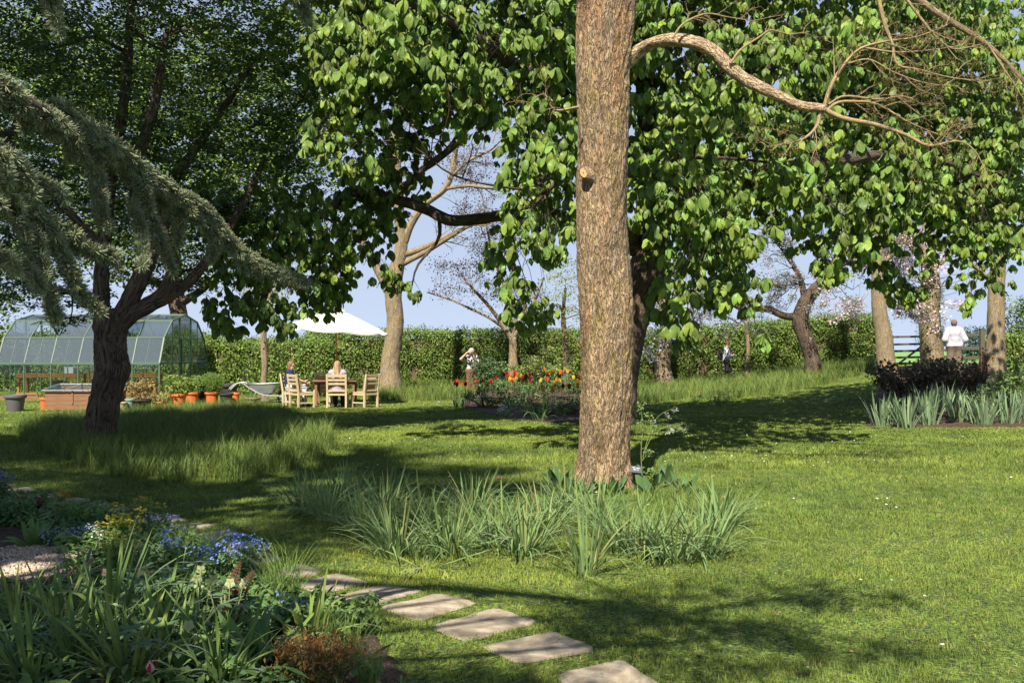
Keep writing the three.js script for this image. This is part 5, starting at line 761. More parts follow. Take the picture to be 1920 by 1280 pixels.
{
  const tp = PG(630, 30.25), g = thing('garden_table', 'brown wooden garden table between the chairs under the parasol', 'table', tp, 0.06);
  for (let k = 0; k < 8; k++) part('plank', box(1.35, 0.028, 0.104, 0, 0.75, -0.4 + k * 0.114, 0, 0, 0, 0.004), woodOld, g);
  part('apron', mrg([box(1.2, 0.08, 0.025, 0, 0.695, 0.36), box(1.2, 0.08, 0.025, 0, 0.695, -0.36), box(0.025, 0.08, 0.7, 0.6, 0.695, 0), box(0.025, 0.08, 0.7, -0.6, 0.695, 0)]), woodOld, g);
  for (const x of [-1, 1]) for (const z of [-1, 1]) part('leg', box(0.07, 0.72, 0.07, x * 0.56, 0.36, z * 0.33, 0, 0, 0, 0.006), woodOld, g);
  const pg = thing('parasol', 'open cream canvas parasol with wooden pole over the table', 'parasol', tp.clone(), 0.3);
  const tilt = mat4(V(0, 2.29, 0), qE(0.03, 0, -0.07), 1), canvas = new THREE.MeshPhysicalMaterial({ side: THREE.DoubleSide, color: new THREE.Color().setRGB(0.78, 0.74, 0.64), transmission: 0.22, thickness: 0, roughness: 1 });
  part('pole', tubeG([V(0, 0, 0), V(0, 1.2, 0), V(0.01, 2.3, 0), V(0.05, 2.86, 0.02)], 0.022, 12, 0.3), woodOrange, pg);
  part('base', lathe([[0.001, 0.09], [0.05, 0.09], [0.06, 0.06], [0.24, 0.05], [0.26, 0.03], [0.26, 0], [0.001, 0]], 28), blackPlastic, pg);
  const R = 1.58, hgt = 0.64, mb = new MB(), RN = 10, S = 8, SUB = 6;
  for (let r = 0; r <= RN; r++) for (let a = 0; a <= S * SUB; a++) { const t = r / RN, th = a / (S * SUB) * 6.283, f = (a % SUB) / SUB, seg = Math.cos(Math.PI / S) / Math.cos((f - 0.5) * 2 * Math.PI / S), rad = R * t * (seg + 0.0), sag = 0.05 * Math.sin(Math.PI * f) * t; const v = V(Math.cos(th) * rad, hgt * (1 - Math.pow(t, 1.12)) - sag, Math.sin(th) * rad).applyMatrix4(tilt); mb.v(v.x, v.y, v.z, th, t); }
  const w = S * SUB + 1; for (let r = 0; r < RN; r++) for (let a = 0; a < S * SUB; a++) mb.q(r * w + a, (r + 1) * w + a, (r + 1) * w + a + 1, r * w + a + 1);
  const can = part('canopy', mb.geo(), canvas, pg);
  const cap = lathe([[0.001, 0.68], [0.1, 0.66], [0.26, 0.58]], 32); cap.applyMatrix4(tilt); part('vent_cap', cap, canvas, can);
  const vl = new MB(); for (let a = 0; a <= S * SUB; a++) { const th = a / (S * SUB) * 6.283, f = (a % SUB) / SUB, seg = Math.cos(Math.PI / S) / Math.cos((f - 0.5) * 2 * Math.PI / S), sag = 0.05 * Math.sin(Math.PI * f); for (const y of [0, -0.05]) { const v = V(Math.cos(th) * R * seg, -sag + y, Math.sin(th) * R * seg).applyMatrix4(tilt); vl.v(v.x, v.y, v.z); } } for (let a = 0; a < S * SUB; a++) vl.q(a * 2, a * 2 + 2, a * 2 + 3, a * 2 + 1); part('hem', vl.geo(), canvas, can);
  for (let k = 0; k < S; k++) { const th = k / S * 6.283, e = (t, y) => V(Math.cos(th) * R * t, hgt * (1 - Math.pow(t, 1.12)) + y, Math.sin(th) * R * t).applyMatrix4(tilt); part('rib', tubeG([e(0.02, -0.03), e(0.35, -0.03), e(0.7, -0.03), e(0.98, -0.015)], 0.011, 6, 0.3), woodOrange, pg); part('strut', tubeG([V(0, 0.12, 0).applyMatrix4(tilt), e(0.5, -0.035)], 0.009, 6, 0.4), woodOrange, pg); }
  const fin = new THREE.SphereGeometry(0.03, 12, 8); fin.applyMatrix4(mat4(V(0.052, 2.94, 0.02), qE(0, 0, 0), 1)); part('finial', fin, woodOrange, pg);
}
// ---------- gate, fence ----------
{
  const rails = (g, a, b, ys, h, w, n = 'rail') => ys.forEach((y) => part(n, beam(a.clone().add(V(0, y, 0)), b.clone().add(V(0, y, 0)), h, w), woodFence, g));
  const a = PG(1672, 40), b = PG(1796, 40.5), g = thing('field_gate', 'five-barred wooden field gate behind the ivy-clad trunk', 'gate', a.clone()), bl = b.clone().sub(a);
  rails(g, V(0, 0, 0), bl, [0.18, 0.42, 0.68, 0.95, 1.25], 0.085, 0.03); part('stile', box(0.09, 1.28, 0.06, 0.03, 0.68, 0), woodFence, g); part('stile', box(0.08, 1.2, 0.06, bl.x - 0.03, 0.66 + bl.y, bl.z), woodFence, g); part('brace', beam(V(0.3, 0.2, 0.04), V(bl.x * 0.62, 1.22, 0.04 + bl.z * 0.62), 0.08, 0.025), woodFence, g);
  const post = (label, px, d, h) => { const q = thing('gate_post', label, 'post', PG(px, d)); part('shaft', box(0.18, h, 0.18, 0, h / 2 - 0.1, 0, 0, 0, 0, 0.02), woodFence, q); part('cap', box(0.2, 0.04, 0.2, 0, h - 0.08, 0, 0, 0, 0, 0.012), woodFence, q); };
  post('dark wooden gate post beside the lichened pale trunk', 1668, 39.9, 1.55); post('wooden gate post in front of the distant conifer', 1842, 40.6, 1.62);
  const f0 = PG(1806, 40.6), f1 = PG(2010, 41), fg = thing('rail_fence', 'wooden post-and-rail fence running off the right edge', 'fence', f0.clone()), fl = f1.clone().sub(f0); rails(fg, V(0, 0, 0), fl, [0.35, 0.75, 1.3], 0.13, 0.04);
  for (const t of [0.55, 0.98]) part('post', box(0.12, 1.5, 0.12, fl.x * t, 0.65 + fl.y * t, fl.z * t - 0.09), woodFence, fg);
  const sp = GY(1844, 700); const st = thing('marker_stake', 'short pale orange wooden stake beside the reddish trunk', 'stake', PG(1844, 33)); part('shaft', bar(V(0, -0.05, 0), V(0.02, 0.75, 0), 0.09, 0.04), woodOrange, st); part('point', bar(V(0.02, 0.75, 0), V(0.03, 0.83, 0), 0.05, 0.035), woodOrange, st);
}
// ---------- people ----------
function surfaceNet(f, lo, hi, c) {       // mesh of the zero surface of a distance field
  const nx = Math.ceil((hi.x - lo.x) / c) + 1, ny = Math.ceil((hi.y - lo.y) / c) + 1, nz = Math.ceil((hi.z - lo.z) / c) + 1, F0 = new Float32Array(nx * ny * nz), id = (i, j, k) => (k * ny + j) * nx + i;
  for (let k = 0; k < nz; k++) for (let j = 0; j < ny; j++) for (let i = 0; i < nx; i++) F0[id(i, j, k)] = f(lo.x + i * c, lo.y + j * c, lo.z + k * c);
  const vi = new Int32Array(nx * ny * nz).fill(-1), mb = new MB();
  for (let k = 0; k < nz - 1; k++) for (let j = 0; j < ny - 1; j++) for (let i = 0; i < nx - 1; i++) {
    let n = 0, x = 0, y = 0, z = 0; const v = (a, b, g) => F0[id(i + a, j + b, k + g)];
    const ed = (a, b) => { const p = v(...a), q = v(...b); if ((p < 0) !== (q < 0)) { const t = p / (p - q); x += a[0] + (b[0] - a[0]) * t; y += a[1] + (b[1] - a[1]) * t; z += a[2] + (b[2] - a[2]) * t; n++; } };
    const s = v(0, 0, 0) < 0; if ((v(1, 0, 0) < 0) === s && (v(0, 1, 0) < 0) === s && (v(0, 0, 1) < 0) === s && (v(1, 1, 0) < 0) === s && (v(1, 0, 1) < 0) === s && (v(0, 1, 1) < 0) === s && (v(1, 1, 1) < 0) === s) continue;
    for (const b of [0, 1]) for (const g of [0, 1]) { ed([0, b, g], [1, b, g]); ed([b, 0, g], [b, 1, g]); ed([b, g, 0], [b, g, 1]); }
    if (n) vi[id(i, j, k)] = mb.v(lo.x + (i + x / n) * c, lo.y + (j + y / n) * c, lo.z + (k + z / n) * c, (i + x / n) * c, (j + y / n) * c);
  }
  const quad = (a, b, g, d, fl) => { if (a < 0 || b < 0 || g < 0 || d < 0) return; fl ? mb.q(a, b, g, d) : mb.q(d, g, b, a); };
  for (let k = 1; k < nz - 1; k++) for (let j = 1; j < ny - 1; j++) for (let i = 1; i < nx - 1; i++) {
    const s = F0[id(i, j, k)] < 0;
    if (s !== (F0[id(i + 1, j, k)] < 0)) quad(vi[id(i, j - 1, k - 1)], vi[id(i, j, k - 1)], vi[id(i, j, k)], vi[id(i, j - 1, k)], s);
    if (s !== (F0[id(i, j + 1, k)] < 0)) quad(vi[id(i - 1, j, k - 1)], vi[id(i - 1, j, k)], vi[id(i, j, k)], vi[id(i, j, k - 1)], s);
    if (s !== (F0[id(i, j, k + 1)] < 0)) quad(vi[id(i - 1, j - 1, k)], vi[id(i, j - 1, k)], vi[id(i, j, k)], vi[id(i - 1, j, k)], s);
  }
  return mb.geo();
}
const cap = (a, b, ra, rb) => { const ax = a.x, ay = a.y, az = a.z, dx = b.x - ax, dy = b.y - ay, dz = b.z - az, L = dx * dx + dy * dy + dz * dz || 1e-9; return (x, y, z) => { const t = clamp(((x - ax) * dx + (y - ay) * dy + (z - az) * dz) / L), u = x - ax - dx * t, v = y - ay - dy * t, w = z - az - dz * t; return Math.sqrt(u * u + v * v + w * w) - (ra + (rb - ra) * t); }; };
const ell = (c, r, q) => { const inv = q ? q.clone().invert() : null, t = V(); const m = Math.min(r.x, r.y, r.z); return (x, y, z) => { t.set(x - c.x, y - c.y, z - c.z); if (inv) t.applyQuaternion(inv); const k = Math.sqrt((t.x / r.x) ** 2 + (t.y / r.y) ** 2 + (t.z / r.z) ** 2); return (k - 1) * m; }; };
const smin = (fs, k) => (x, y, z) => { let d = fs[0](x, y, z); for (let i = 1; i < fs.length; i++) { const e = fs[i](x, y, z), h = clamp(0.5 + 0.5 * (e - d) / k); d = e + (d - e) * h - k * h * (1 - h); } return d; };
// one right hand, wrist at the origin, fingers along +y, palm facing +z; the left is its mirror
const handGeo = (() => {
  const fs = [cap(V(0, -0.02, 0), V(0, 0.02, 0), 0.026, 0.03), cap(V(-0.02, 0.03, 0), V(-0.025, 0.085, 0.002), 0.018, 0.014), cap(V(0.02, 0.03, 0), V(0.027, 0.082, 0.002), 0.018, 0.013), cap(V(0, 0.03, 0), V(0, 0.088, 0), 0.02, 0.015)];
  const fin = [[-0.03, 0.085, 0.07], [-0.009, 0.09, 0.078], [0.012, 0.088, 0.072], [0.031, 0.08, 0.056]];
  const hard = []; for (const [x, y, L] of fin) { const p0 = V(x, y, 0), p1 = V(x * 1.08, y + L * 0.42, 0.014), p2 = V(x * 1.1, y + L * 0.72, 0.034), p3 = V(x * 1.08, y + L * 0.9, 0.056); hard.push(cap(p0, p1, 0.0095, 0.009), cap(p1, p2, 0.009, 0.008), cap(p2, p3, 0.008, 0.0065)); }
  const th = [cap(V(-0.024, 0.015, 0.006), V(-0.055, 0.05, 0.02), 0.014, 0.011), cap(V(-0.055, 0.05, 0.02), V(-0.066, 0.082, 0.032), 0.0105, 0.008)];
  const palm = smin(fs, 0.015), all = (x, y, z) => { let d = palm(x, y, z); for (const h of hard) d = Math.min(d, h(x, y, z)); for (const h of th) d = Math.min(d, h(x, y, z)); return d; };
  return surfaceNet(all, V(-0.09, -0.06, -0.05), V(0.06, 0.19, 0.09), 0.004);
})();
const skin = M({ lin: [0.52, 0.31, 0.22], roughness: 0.6 }), skinRuddy = M({ lin: [0.44, 0.22, 0.14], roughness: 0.6 });
function person(label, pos, turn, J, spec) {
  const g = thing('person', label, 'person', pos, turn, spec.group), S = spec.skin || skin, b = {}, w = spec.wide ?? 1;
  const seg = (n, p, q, ra, rb) => { b[n] = [p, q, ra, rb]; };
  seg('pelvis', J.hipL, J.hipR, 0.115 * w, 0.115 * w); seg('belly', J.pelvis, J.waist, 0.125 * w, 0.118 * w); seg('ribs', J.waist, J.chest, 0.118 * w, 0.13 * w); seg('yoke', J.shL.clone().lerp(J.shR, 0.15), J.shL.clone().lerp(J.shR, 0.85), 0.075 * w, 0.075 * w); seg('neck', J.chest, J.head, 0.06, 0.05);
  for (const s of ['L', 'R']) { seg('upper' + s, J['sh' + s], J['el' + s], 0.052 * w, 0.042 * w); seg('fore' + s, J['el' + s], J['wr' + s], 0.042 * w, 0.028); seg('thigh' + s, J['hip' + s], J['kn' + s], 0.09 * w, 0.062 * w); seg('calf' + s, J['kn' + s], J['an' + s], 0.06 * w, 0.038); seg('foot' + s, J['an' + s].clone().add(V(0, -0.045, 0)), J['toe' + s], 0.036, 0.03); }
  const look = J.look.clone().normalize(), right = V(0, 1, 0).cross(look).normalize().negate(), up = look.clone().cross(right).negate(); const q = new THREE.Quaternion().setFromRotationMatrix(new THREE.Matrix4().makeBasis(right.clone().negate(), up, look)), hd = (x, y, z) => V(x, y, z).applyQuaternion(q).add(J.head);
  const headF = [ell(hd(0, 0.03, -0.005), V(0.078, 0.1, 0.095), q), ell(hd(0, -0.045, 0.02), V(0.058, 0.07, 0.065), q), cap(hd(0, 0.01, 0.085), hd(0, -0.025, 0.108), 0.009, 0.014), ell(hd(0.08, -0.005, -0.005), V(0.012, 0.03, 0.02), q), ell(hd(-0.08, -0.005, -0.005), V(0.012, 0.03, 0.02), q), cap(hd(-0.03, 0.025, 0.078), hd(0.03, 0.025, 0.078), 0.014, 0.014), cap(hd(-0.02, -0.055, 0.075), hd(0.02, -0.055, 0.075), 0.008, 0.008)];
  const bodyF = smin([...Object.values(b).map((a) => cap(...a)), smin(headF, 0.015)], 0.03);
  const bb = new THREE.Box3(); Object.values(b).forEach(([p, r]) => { bb.expandByPoint(p); bb.expandByPoint(r); }); bb.expandByPoint(J.head.clone().add(V(0, 0.1, 0))); const lo = bb.min.clone().addScalar(-0.19), hi = bb.max.clone().addScalar(0.19);
  const geos = [surfaceNet(bodyF, lo, hi, 0.0145)];
  for (const s of ['L', 'R']) { const d = J['hand' + s] ? J['hand' + s].clone() : J['wr' + s].clone().sub(J['el' + s]); d.normalize(); const pal = (J['palm' + s] || V(s === 'L' ? 1 : -1, 0, 0)).clone(), z = pal.sub(d.clone().multiplyScalar(pal.dot(d))).normalize(), x = d.clone().cross(z); const h = handGeo.clone(); if (s === 'L') { h.scale(-1, 1, 1); const ix = h.index.array; for (let i = 0; i < ix.length; i += 3) { const t = ix[i]; ix[i] = ix[i + 1]; ix[i + 1] = t; } h.computeVertexNormals(); } h.applyMatrix4(new THREE.Matrix4().makeBasis(x, d, z).setPosition(J['wr' + s].clone().addScaledVector(d, 0.025))); geos.push(h); }
  part('body', mrg(geos), S, g);
  for (const c of spec.clothes) {
    const fs = c.bones.map((e) => { const [n, t0 = 0, t1 = 1, add = 0] = Array.isArray(e) ? e : [e], [p, r, ra, rb] = b[n]; return cap(p.clone().lerp(r, t0), p.clone().lerp(r, t1), ra + (rb - ra) * t0 + c.inf + add, ra + (rb - ra) * t1 + c.inf + add); });
    const base = smin(fs, 0.05), f = (x, y, z) => { let d = base(x, y, z) + 0.008 * noise(x * 14, y * 9, z * 14); if (c.top !== undefined) d = Math.max(d, y - c.top); if (c.bottom !== undefined) d = Math.max(d, c.bottom - y); return d; };
    part(c.name, surfaceNet(f, lo, hi, 0.0145), c.mat, g);
  }
  const hr = spec.hair, hf = smin([ell(hd(0, 0.045, -0.02), V(0.094 + (hr.vol || 0), 0.105 + (hr.vol || 0), 0.105 + (hr.vol || 0)), q), ...(hr.extra || []).map(([p, r, ra, rb]) => cap(hd(...p), hd(...r), ra, rb))], 0.03), fc = hd(0, -0.035, 0.1), iq = q.clone().invert(), tv = V();
  const hairF = (x, y, z) => { tv.set(x - J.head.x, y - J.head.y, z - J.head.z).applyQuaternion(iq); const face = 0.085 - Math.hypot(tv.x * 0.95, (tv.y + 0.03) * 0.8, tv.z - 0.1); return Math.max(hf(x, y, z) + 0.006 * noise(x * 60, y * 20, z * 60), face, (hr.line ?? -0.06) - tv.y - (tv.z < -0.03 ? (hr.back ?? 0.02) : 0)); };
  part('hair', surfaceNet(hairF, J.head.clone().addScalar(-0.55), J.head.clone().addScalar(0.3), 0.0125), hr.mat, g);
  const eyeG = mrg([-1, 1].map((s) => { const e = new THREE.SphereGeometry(0.011, 8, 6); const p = hd(s * 0.031, 0.005, 0.083); e.translate(p.x, p.y, p.z); return e; })); part('eyes', eyeG, M({ lin: [0.03, 0.02, 0.015], roughness: 0.2 }), g);
  g.userData.head = undefined; return { g, hd, b, J };
}
const joints = (o) => ({ pelvis: V(0, 0.95, 0), waist: V(0, 1.1, 0.005), chest: V(0, 1.3, 0), head: V(0, 1.6, 0.02), shL: V(0.19, 1.4, 0), shR: V(-0.19, 1.4, 0), hipL: V(0.085, 0.92, 0), hipR: V(-0.085, 0.92, 0), knL: V(0.1, 0.5, 0.03), knR: V(-0.1, 0.5, 0.03), anL: V(0.1, 0.09, -0.01), anR: V(-0.1, 0.09, -0.01), toeL: V(0.12, 0.035, 0.15), toeR: V(-0.12, 0.035, 0.15), elL: V(0.25, 1.13, -0.02), elR: V(-0.25, 1.13, -0.02), wrL: V(0.26, 0.88, 0.05), wrR: V(-0.26, 0.88, 0.05), look: V(0, 0, 1), ...o });
const sitting = (o) => joints({ pelvis: V(0, 0.55, -0.1), waist: V(0, 0.72, -0.11), chest: V(0, 0.92, -0.09), head: V(0, 1.21, -0.05), shL: V(0.19, 1.02, -0.09), shR: V(-0.19, 1.02, -0.09), hipL: V(0.09, 0.56, -0.08), hipR: V(-0.09, 0.56, -0.08), knL: V(0.11, 0.56, 0.36), knR: V(-0.11, 0.56, 0.36), anL: V(0.11, 0.1, 0.36), anR: V(-0.11, 0.1, 0.36), toeL: V(0.12, 0.035, 0.52), toeR: V(-0.12, 0.035, 0.52), ...o });
const cloth = (lin, r = 0.95) => M({ lin, roughness: r });
const patt = (a, b, f, th) => M({ map: tex(256, 256, (u, v) => mixc(a, b, sst(th - 0.03, th + 0.03, tn(u, v, f, f, 2, 4)))), roughness: 0.95 });
const strp = M({ map: tex(64, 256, (u, v) => mixc([0.7, 0.65, 0.67], [0.45, 0.4, 0.45], sst(0.2, 0.6, Math.sin(v * 6.283 * 18)) * 0.8)), roughness: 0.95 });
for (const m of [strp]) { m.map.repeat.set(1, 1); }
const navy = cloth([0.012, 0.02, 0.07]), blackCl = cloth([0.012, 0.012, 0.014]), leather = cloth([0.05, 0.025, 0.015], 0.5);
{ // woman in navy, seated on the left
  const Q = person('seated person in navy top, sunglasses and black-and-white patterned trousers', seatA.clone(), 1.62, sitting({ elL: V(0.26, 0.8, 0.06), elR: V(-0.26, 0.8, 0.1), wrL: V(0.1, 0.74, 0.3), wrR: V(-0.08, 0.74, 0.34), look: V(-0.35, -0.02, 0.94), anL: V(0.1, 0.1, 0.3), toeL: V(0.1, 0.035, 0.46) }), {
    clothes: [{ name: 'top', mat: navy, inf: 0.018, bones: ['pelvis', 'belly', 'ribs', 'yoke', ['upperL', 0, 0.8], ['upperR', 0, 0.8]], bottom: 0.5 }, { name: 'trousers', mat: patt([0.05, 0.05, 0.06], [0.78, 0.78, 0.8], 26, 0.0), inf: 0.02, bones: ['pelvis', 'thighL', 'thighR', ['calfL', 0, 0.9, 0.015], ['calfR', 0, 0.9, 0.015]], top: 0.72 }, { name: 'shoes', mat: leather, inf: 0.008, bones: ['footL', 'footR'] }],
    hair: { mat: cloth([0.17, 0.095, 0.045], 0.7), line: -0.12, back: 0.05, extra: [[[0.07, 0, -0.03], [0.085, -0.11, -0.02], 0.035, 0.03], [[-0.07, 0, -0.03], [-0.085, -0.11, -0.02], 0.035, 0.03], [[0, 0, -0.08], [0, -0.14, -0.08], 0.06, 0.05]] } });
  const h = Q.hd, gl = mrg([-1, 1].map((s) => { const e = new THREE.SphereGeometry(0.026, 12, 8); e.scale(1, 0.85, 0.35); const m = new THREE.Matrix4().makeTranslation(0, 0, 0); const p = h(s * 0.034, 0.004, 0.098); e.translate(p.x, p.y, p.z); return e; }).concat([bar(h(-0.08, 0.008, 0.02), h(-0.06, 0.008, 0.09), 0.006, 0.006, 0.002), bar(h(0.08, 0.008, 0.02), h(0.06, 0.008, 0.09), 0.006, 0.006, 0.002), bar(h(-0.01, 0.01, 0.1), h(0.01, 0.01, 0.1), 0.006, 0.006, 0.002)])); part('sunglasses', gl, M({ lin: [0.01, 0.01, 0.01], roughness: 0.15 }), Q.g);
}
{ // long-haired person seen from behind
  person('seated person with long grey-blond hair and pale striped top, seen from behind', seatC.clone(), Math.PI + 0.05, sitting({ elL: V(0.27, 0.82, 0.08), elR: V(-0.27, 0.82, 0.08), wrL: V(0.13, 0.79, 0.32), wrR: V(-0.12, 0.79, 0.32), look: V(0.05, -0.05, 1), anL: V(0.1, 0.1, 0.3), anR: V(-0.12, 0.1, 0.25), palmL: V(0, -1, 0), palmR: V(0, -1, 0) }), { wide: 1.12,
    clothes: [{ name: 'top', mat: strp, inf: 0.02, bones: ['pelvis', 'belly', 'ribs', 'yoke', 'upperL', 'upperR', ['foreL', 0, 0.8], ['foreR', 0, 0.8]], bottom: 0.48 }, { name: 'trousers', mat: blackCl, inf: 0.02, bones: ['pelvis', 'thighL', 'thighR', ['calfL', 0, 0.95, 0.012], ['calfR', 0, 0.95, 0.012]], top: 0.68 }, { name: 'shoes', mat: leather, inf: 0.01, bones: ['footL', 'footR'] }],
    hair: { mat: M({ map: tex(64, 128, (u, v) => { const s = tn(u, v, 40, 4, 3, 3) * 0.5; return [0.56 + s, 0.46 + s, 0.34 + s * 0.9]; }), roughness: 0.75 }), vol: 0.012, line: -0.5, back: 0, extra: [[[0, 0, -0.07], [0, -0.3, -0.11], 0.09, 0.1], [[0.06, 0, -0.05], [0.1, -0.26, -0.08], 0.05, 0.06], [[-0.06, 0, -0.05], [-0.1, -0.26, -0.08], 0.05, 0.06]] } });
}
{ // woman shading her eyes
  const p = PG(884, 36.6), Q = person('standing person shading their eyes with one hand, black-and-white top, behind the tulips', p, 0.1, joints({ elR: V(-0.4, 1.35, 0.16), wrR: V(-0.16, 1.6, 0.2), handR: V(0.9, 0.35, -0.02), palmR: V(0, -0.9, -0.4), elL: V(0.24, 1.15, 0.02), wrL: V(0.1, 1.12, 0.24), palmL: V(-1, 0, -0.3), look: V(0.05, 0, 1) }), { wide: 1.05,
    clothes: [{ name: 'top', mat: patt([0.05, 0.05, 0.06], [0.8, 0.78, 0.74], 14, 0.02), inf: 0.02, bones: ['pelvis', 'belly', 'ribs', 'yoke', ['upperL', 0, 0.85], ['upperR', 0, 0.5]], bottom: 0.94 }, { name: 'trousers', mat: cloth([0.17, 0.085, 0.045]), inf: 0.03, bones: ['pelvis', ['belly', 0, 0.4, 0.01], 'thighL', 'thighR', ['calfL', 0, 0.96, 0.014], ['calfR', 0, 0.96, 0.014]], top: 1.0 }, { name: 'shoes', mat: leather, inf: 0.01, bones: ['footL', 'footR'] }],
    hair: { mat: cloth([0.36, 0.33, 0.3], 0.8), vol: 0.012, line: -0.06, back: 0.06 } });
  const cam = thing('camera', 'dark camera hanging at the chest of the person shading their eyes', 'camera', p.clone(), 0.1), cb = V(0.02, 1.2, 0.17); part('camera_body', box(0.14, 0.1, 0.06, cb.x, cb.y, cb.z, 0, 0, 0, 0.012), blackPlastic, cam); const ln = new THREE.CylinderGeometry(0.038, 0.042, 0.08, 18); ln.rotateX(Math.PI / 2); ln.translate(cb.x, cb.y, cb.z + 0.065); part('lens', ln, blackPlastic, cam); part('strap', mrg([tubeG([V(-0.05, 1.24, 0.17), V(-0.1, 1.38, 0.13), V(-0.08, 1.5, 0.0)], 0.008, 6), tubeG([V(0.09, 1.24, 0.17), V(0.1, 1.38, 0.13), V(0.08, 1.5, 0.0)], 0.008, 6)]), blackPlastic, cam);
}
{ // man with backpack, walking right, looking at what he holds
  const p = PG(1362, 41), t = 1.5, Q = person('person in pale top with a dark backpack walking right and looking at a phone', p, t, joints({ elL: V(0.23, 1.12, -0.02), elR: V(-0.23, 1.12, -0.02), wrL: V(0.1, 1.16, 0.24), wrR: V(-0.08, 1.14, 0.25), palmL: V(-0.6, 0.6, 0), palmR: V(0.6, 0.6, 0), look: V(0, -0.45, 1), knL: V(0.1, 0.5, 0.12), anL: V(0.1, 0.09, 0.08), toeL: V(0.11, 0.035, 0.24), knR: V(-0.1, 0.5, 0), anR: V(-0.1, 0.09, -0.14), toeR: V(-0.11, 0.035, 0.02), head: V(0, 1.6, 0.05) }), { skin: skinRuddy,
    clothes: [{ name: 'top', mat: patt([0.76, 0.76, 0.8], [0.62, 0.63, 0.68], 7, 0.12), inf: 0.022, bones: ['pelvis', 'belly', 'ribs', 'yoke', 'upperL', 'upperR', ['foreL', 0, 0.85], ['foreR', 0, 0.85]], bottom: 0.84 }, { name: 'trousers', mat: cloth([0.045, 0.03, 0.05]), inf: 0.022, bones: ['pelvis', 'thighL', 'thighR', ['calfL', 0, 0.97, 0.012], ['calfR', 0, 0.97, 0.012]], top: 1.0 }, { name: 'shoes', mat: leather, inf: 0.01, bones: ['footL', 'footR'] }],
    hair: { mat: cloth([0.09, 0.035, 0.02], 0.7), line: -0.02, back: 0.06 } });
  const bp = thing('backpack', 'small dark backpack on the back of the walking person', 'backpack', p.clone(), t); part('bag', box(0.3, 0.42, 0.15, 0, 1.16, -0.23, 0, 0.06, 0, 0.06), blackCl, bp); part('pocket', box(0.22, 0.2, 0.06, 0, 1.06, -0.32, 0, 0.06, 0, 0.028), blackCl, bp); for (const s of [-1, 1]) part('strap', tubeG([V(s * 0.11, 1.36, -0.17), V(s * 0.12, 1.47, -0.02), V(s * 0.12, 1.36, 0.14), V(s * 0.14, 1.14, 0.13), V(s * 0.15, 1.0, -0.12)], 0.016, 8, 0.05), blackCl, bp);
  const ph = thing('phone', 'dark phone held by the walking person', 'phone', p.clone(), t); part('case', box(0.075, 0.15, 0.012, 0.01, 1.24, 0.37, 0, -0.6, 0, 0.006), blackPlastic, ph); part('screen', box(0.066, 0.135, 0.003, 0.01, 1.2447, 0.363, 0, -0.6, 0), M({ lin: [0.02, 0.02, 0.025], roughness: 0.1 }), ph);
}
{ // man at the gate, seen from behind
  person('person seen from behind at the gate, white shirt, brown trousers, hands in pockets', PG(1790, 34.2), Math.PI - 0.1, joints({ elL: V(0.3, 1.12, -0.08), elR: V(-0.3, 1.12, -0.08), wrL: V(0.21, 0.92, 0.06), wrR: V(-0.21, 0.92, 0.06), handL: V(-0.2, -1, 0.15), handR: V(0.2, -1, 0.15), anL: V(0.14, 0.09, -0.01), anR: V(-0.14, 0.09, -0.01), toeL: V(0.18, 0.035, 0.15), toeR: V(-0.18, 0.035, 0.15), knL: V(0.12, 0.5, 0.02), knR: V(-0.12, 0.5, 0.02), look: V(-0.15, 0, 1) }), { wide: 1.1, skin: skinRuddy,
    clothes: [{ name: 'shirt', mat: cloth([0.42, 0.41, 0.45]), inf: 0.04, bones: ['pelvis', 'belly', 'ribs', 'yoke', 'upperL', 'upperR', ['foreL', 0, 0.92], ['foreR', 0, 0.92]], bottom: 0.9 }, { name: 'trousers', mat: cloth([0.16, 0.12, 0.08]), inf: 0.03, bones: ['pelvis', 'thighL', 'thighR', ['calfL', 0, 0.98, 0.02], ['calfR', 0, 0.98, 0.02]], top: 1.02 }, { name: 'shoes', mat: leather, inf: 0.01, bones: ['footL', 'footR'] }],
    hair: { mat: cloth([0.15, 0.1, 0.07], 0.8), line: -0.02, back: 0.06 } }).g.scale.setScalar(1.1);
}
// ---------- plants ----------
seed(200);
const strapShape = (t) => Math.min(1, 0.75 + t) * Math.pow(1 - Math.pow(t, 3.5), 0.75), lanceShape = (t) => Math.pow(Math.sin(Math.PI * (0.1 + 0.9 * t)), 0.9), swordShape = (t) => (1 - Math.pow(t, 2.6)) * (0.8 + 0.4 * t);
const mkLeaves = (len, wid, arches, shape, fold = 0.3, rows = 7) => arches.map((a) => leafGeo(len, wid, { rows, arch: a, fold, shape, wave: 0.05 }));
const daffG = mkLeaves(0.6, 0.019, [0.15, 0.45, 0.8, 1.3, 1.9, 2.4], strapShape), stripG = mkLeaves(0.5, 0.026, [0.3, 0.7, 1.2, 1.8, 2.3], strapShape), lanceG = mkLeaves(0.3, 0.062, [0.3, 0.7, 1.1, 1.5], lanceShape, 0.4), broadG = mkLeaves(0.3, 0.09, [0.3, 0.7, 1.1], lanceShape, 0.35), swordG = mkLeaves(0.85, 0.055, [0.1, 0.25, 0.5, 0.8], swordShape, 0.12);
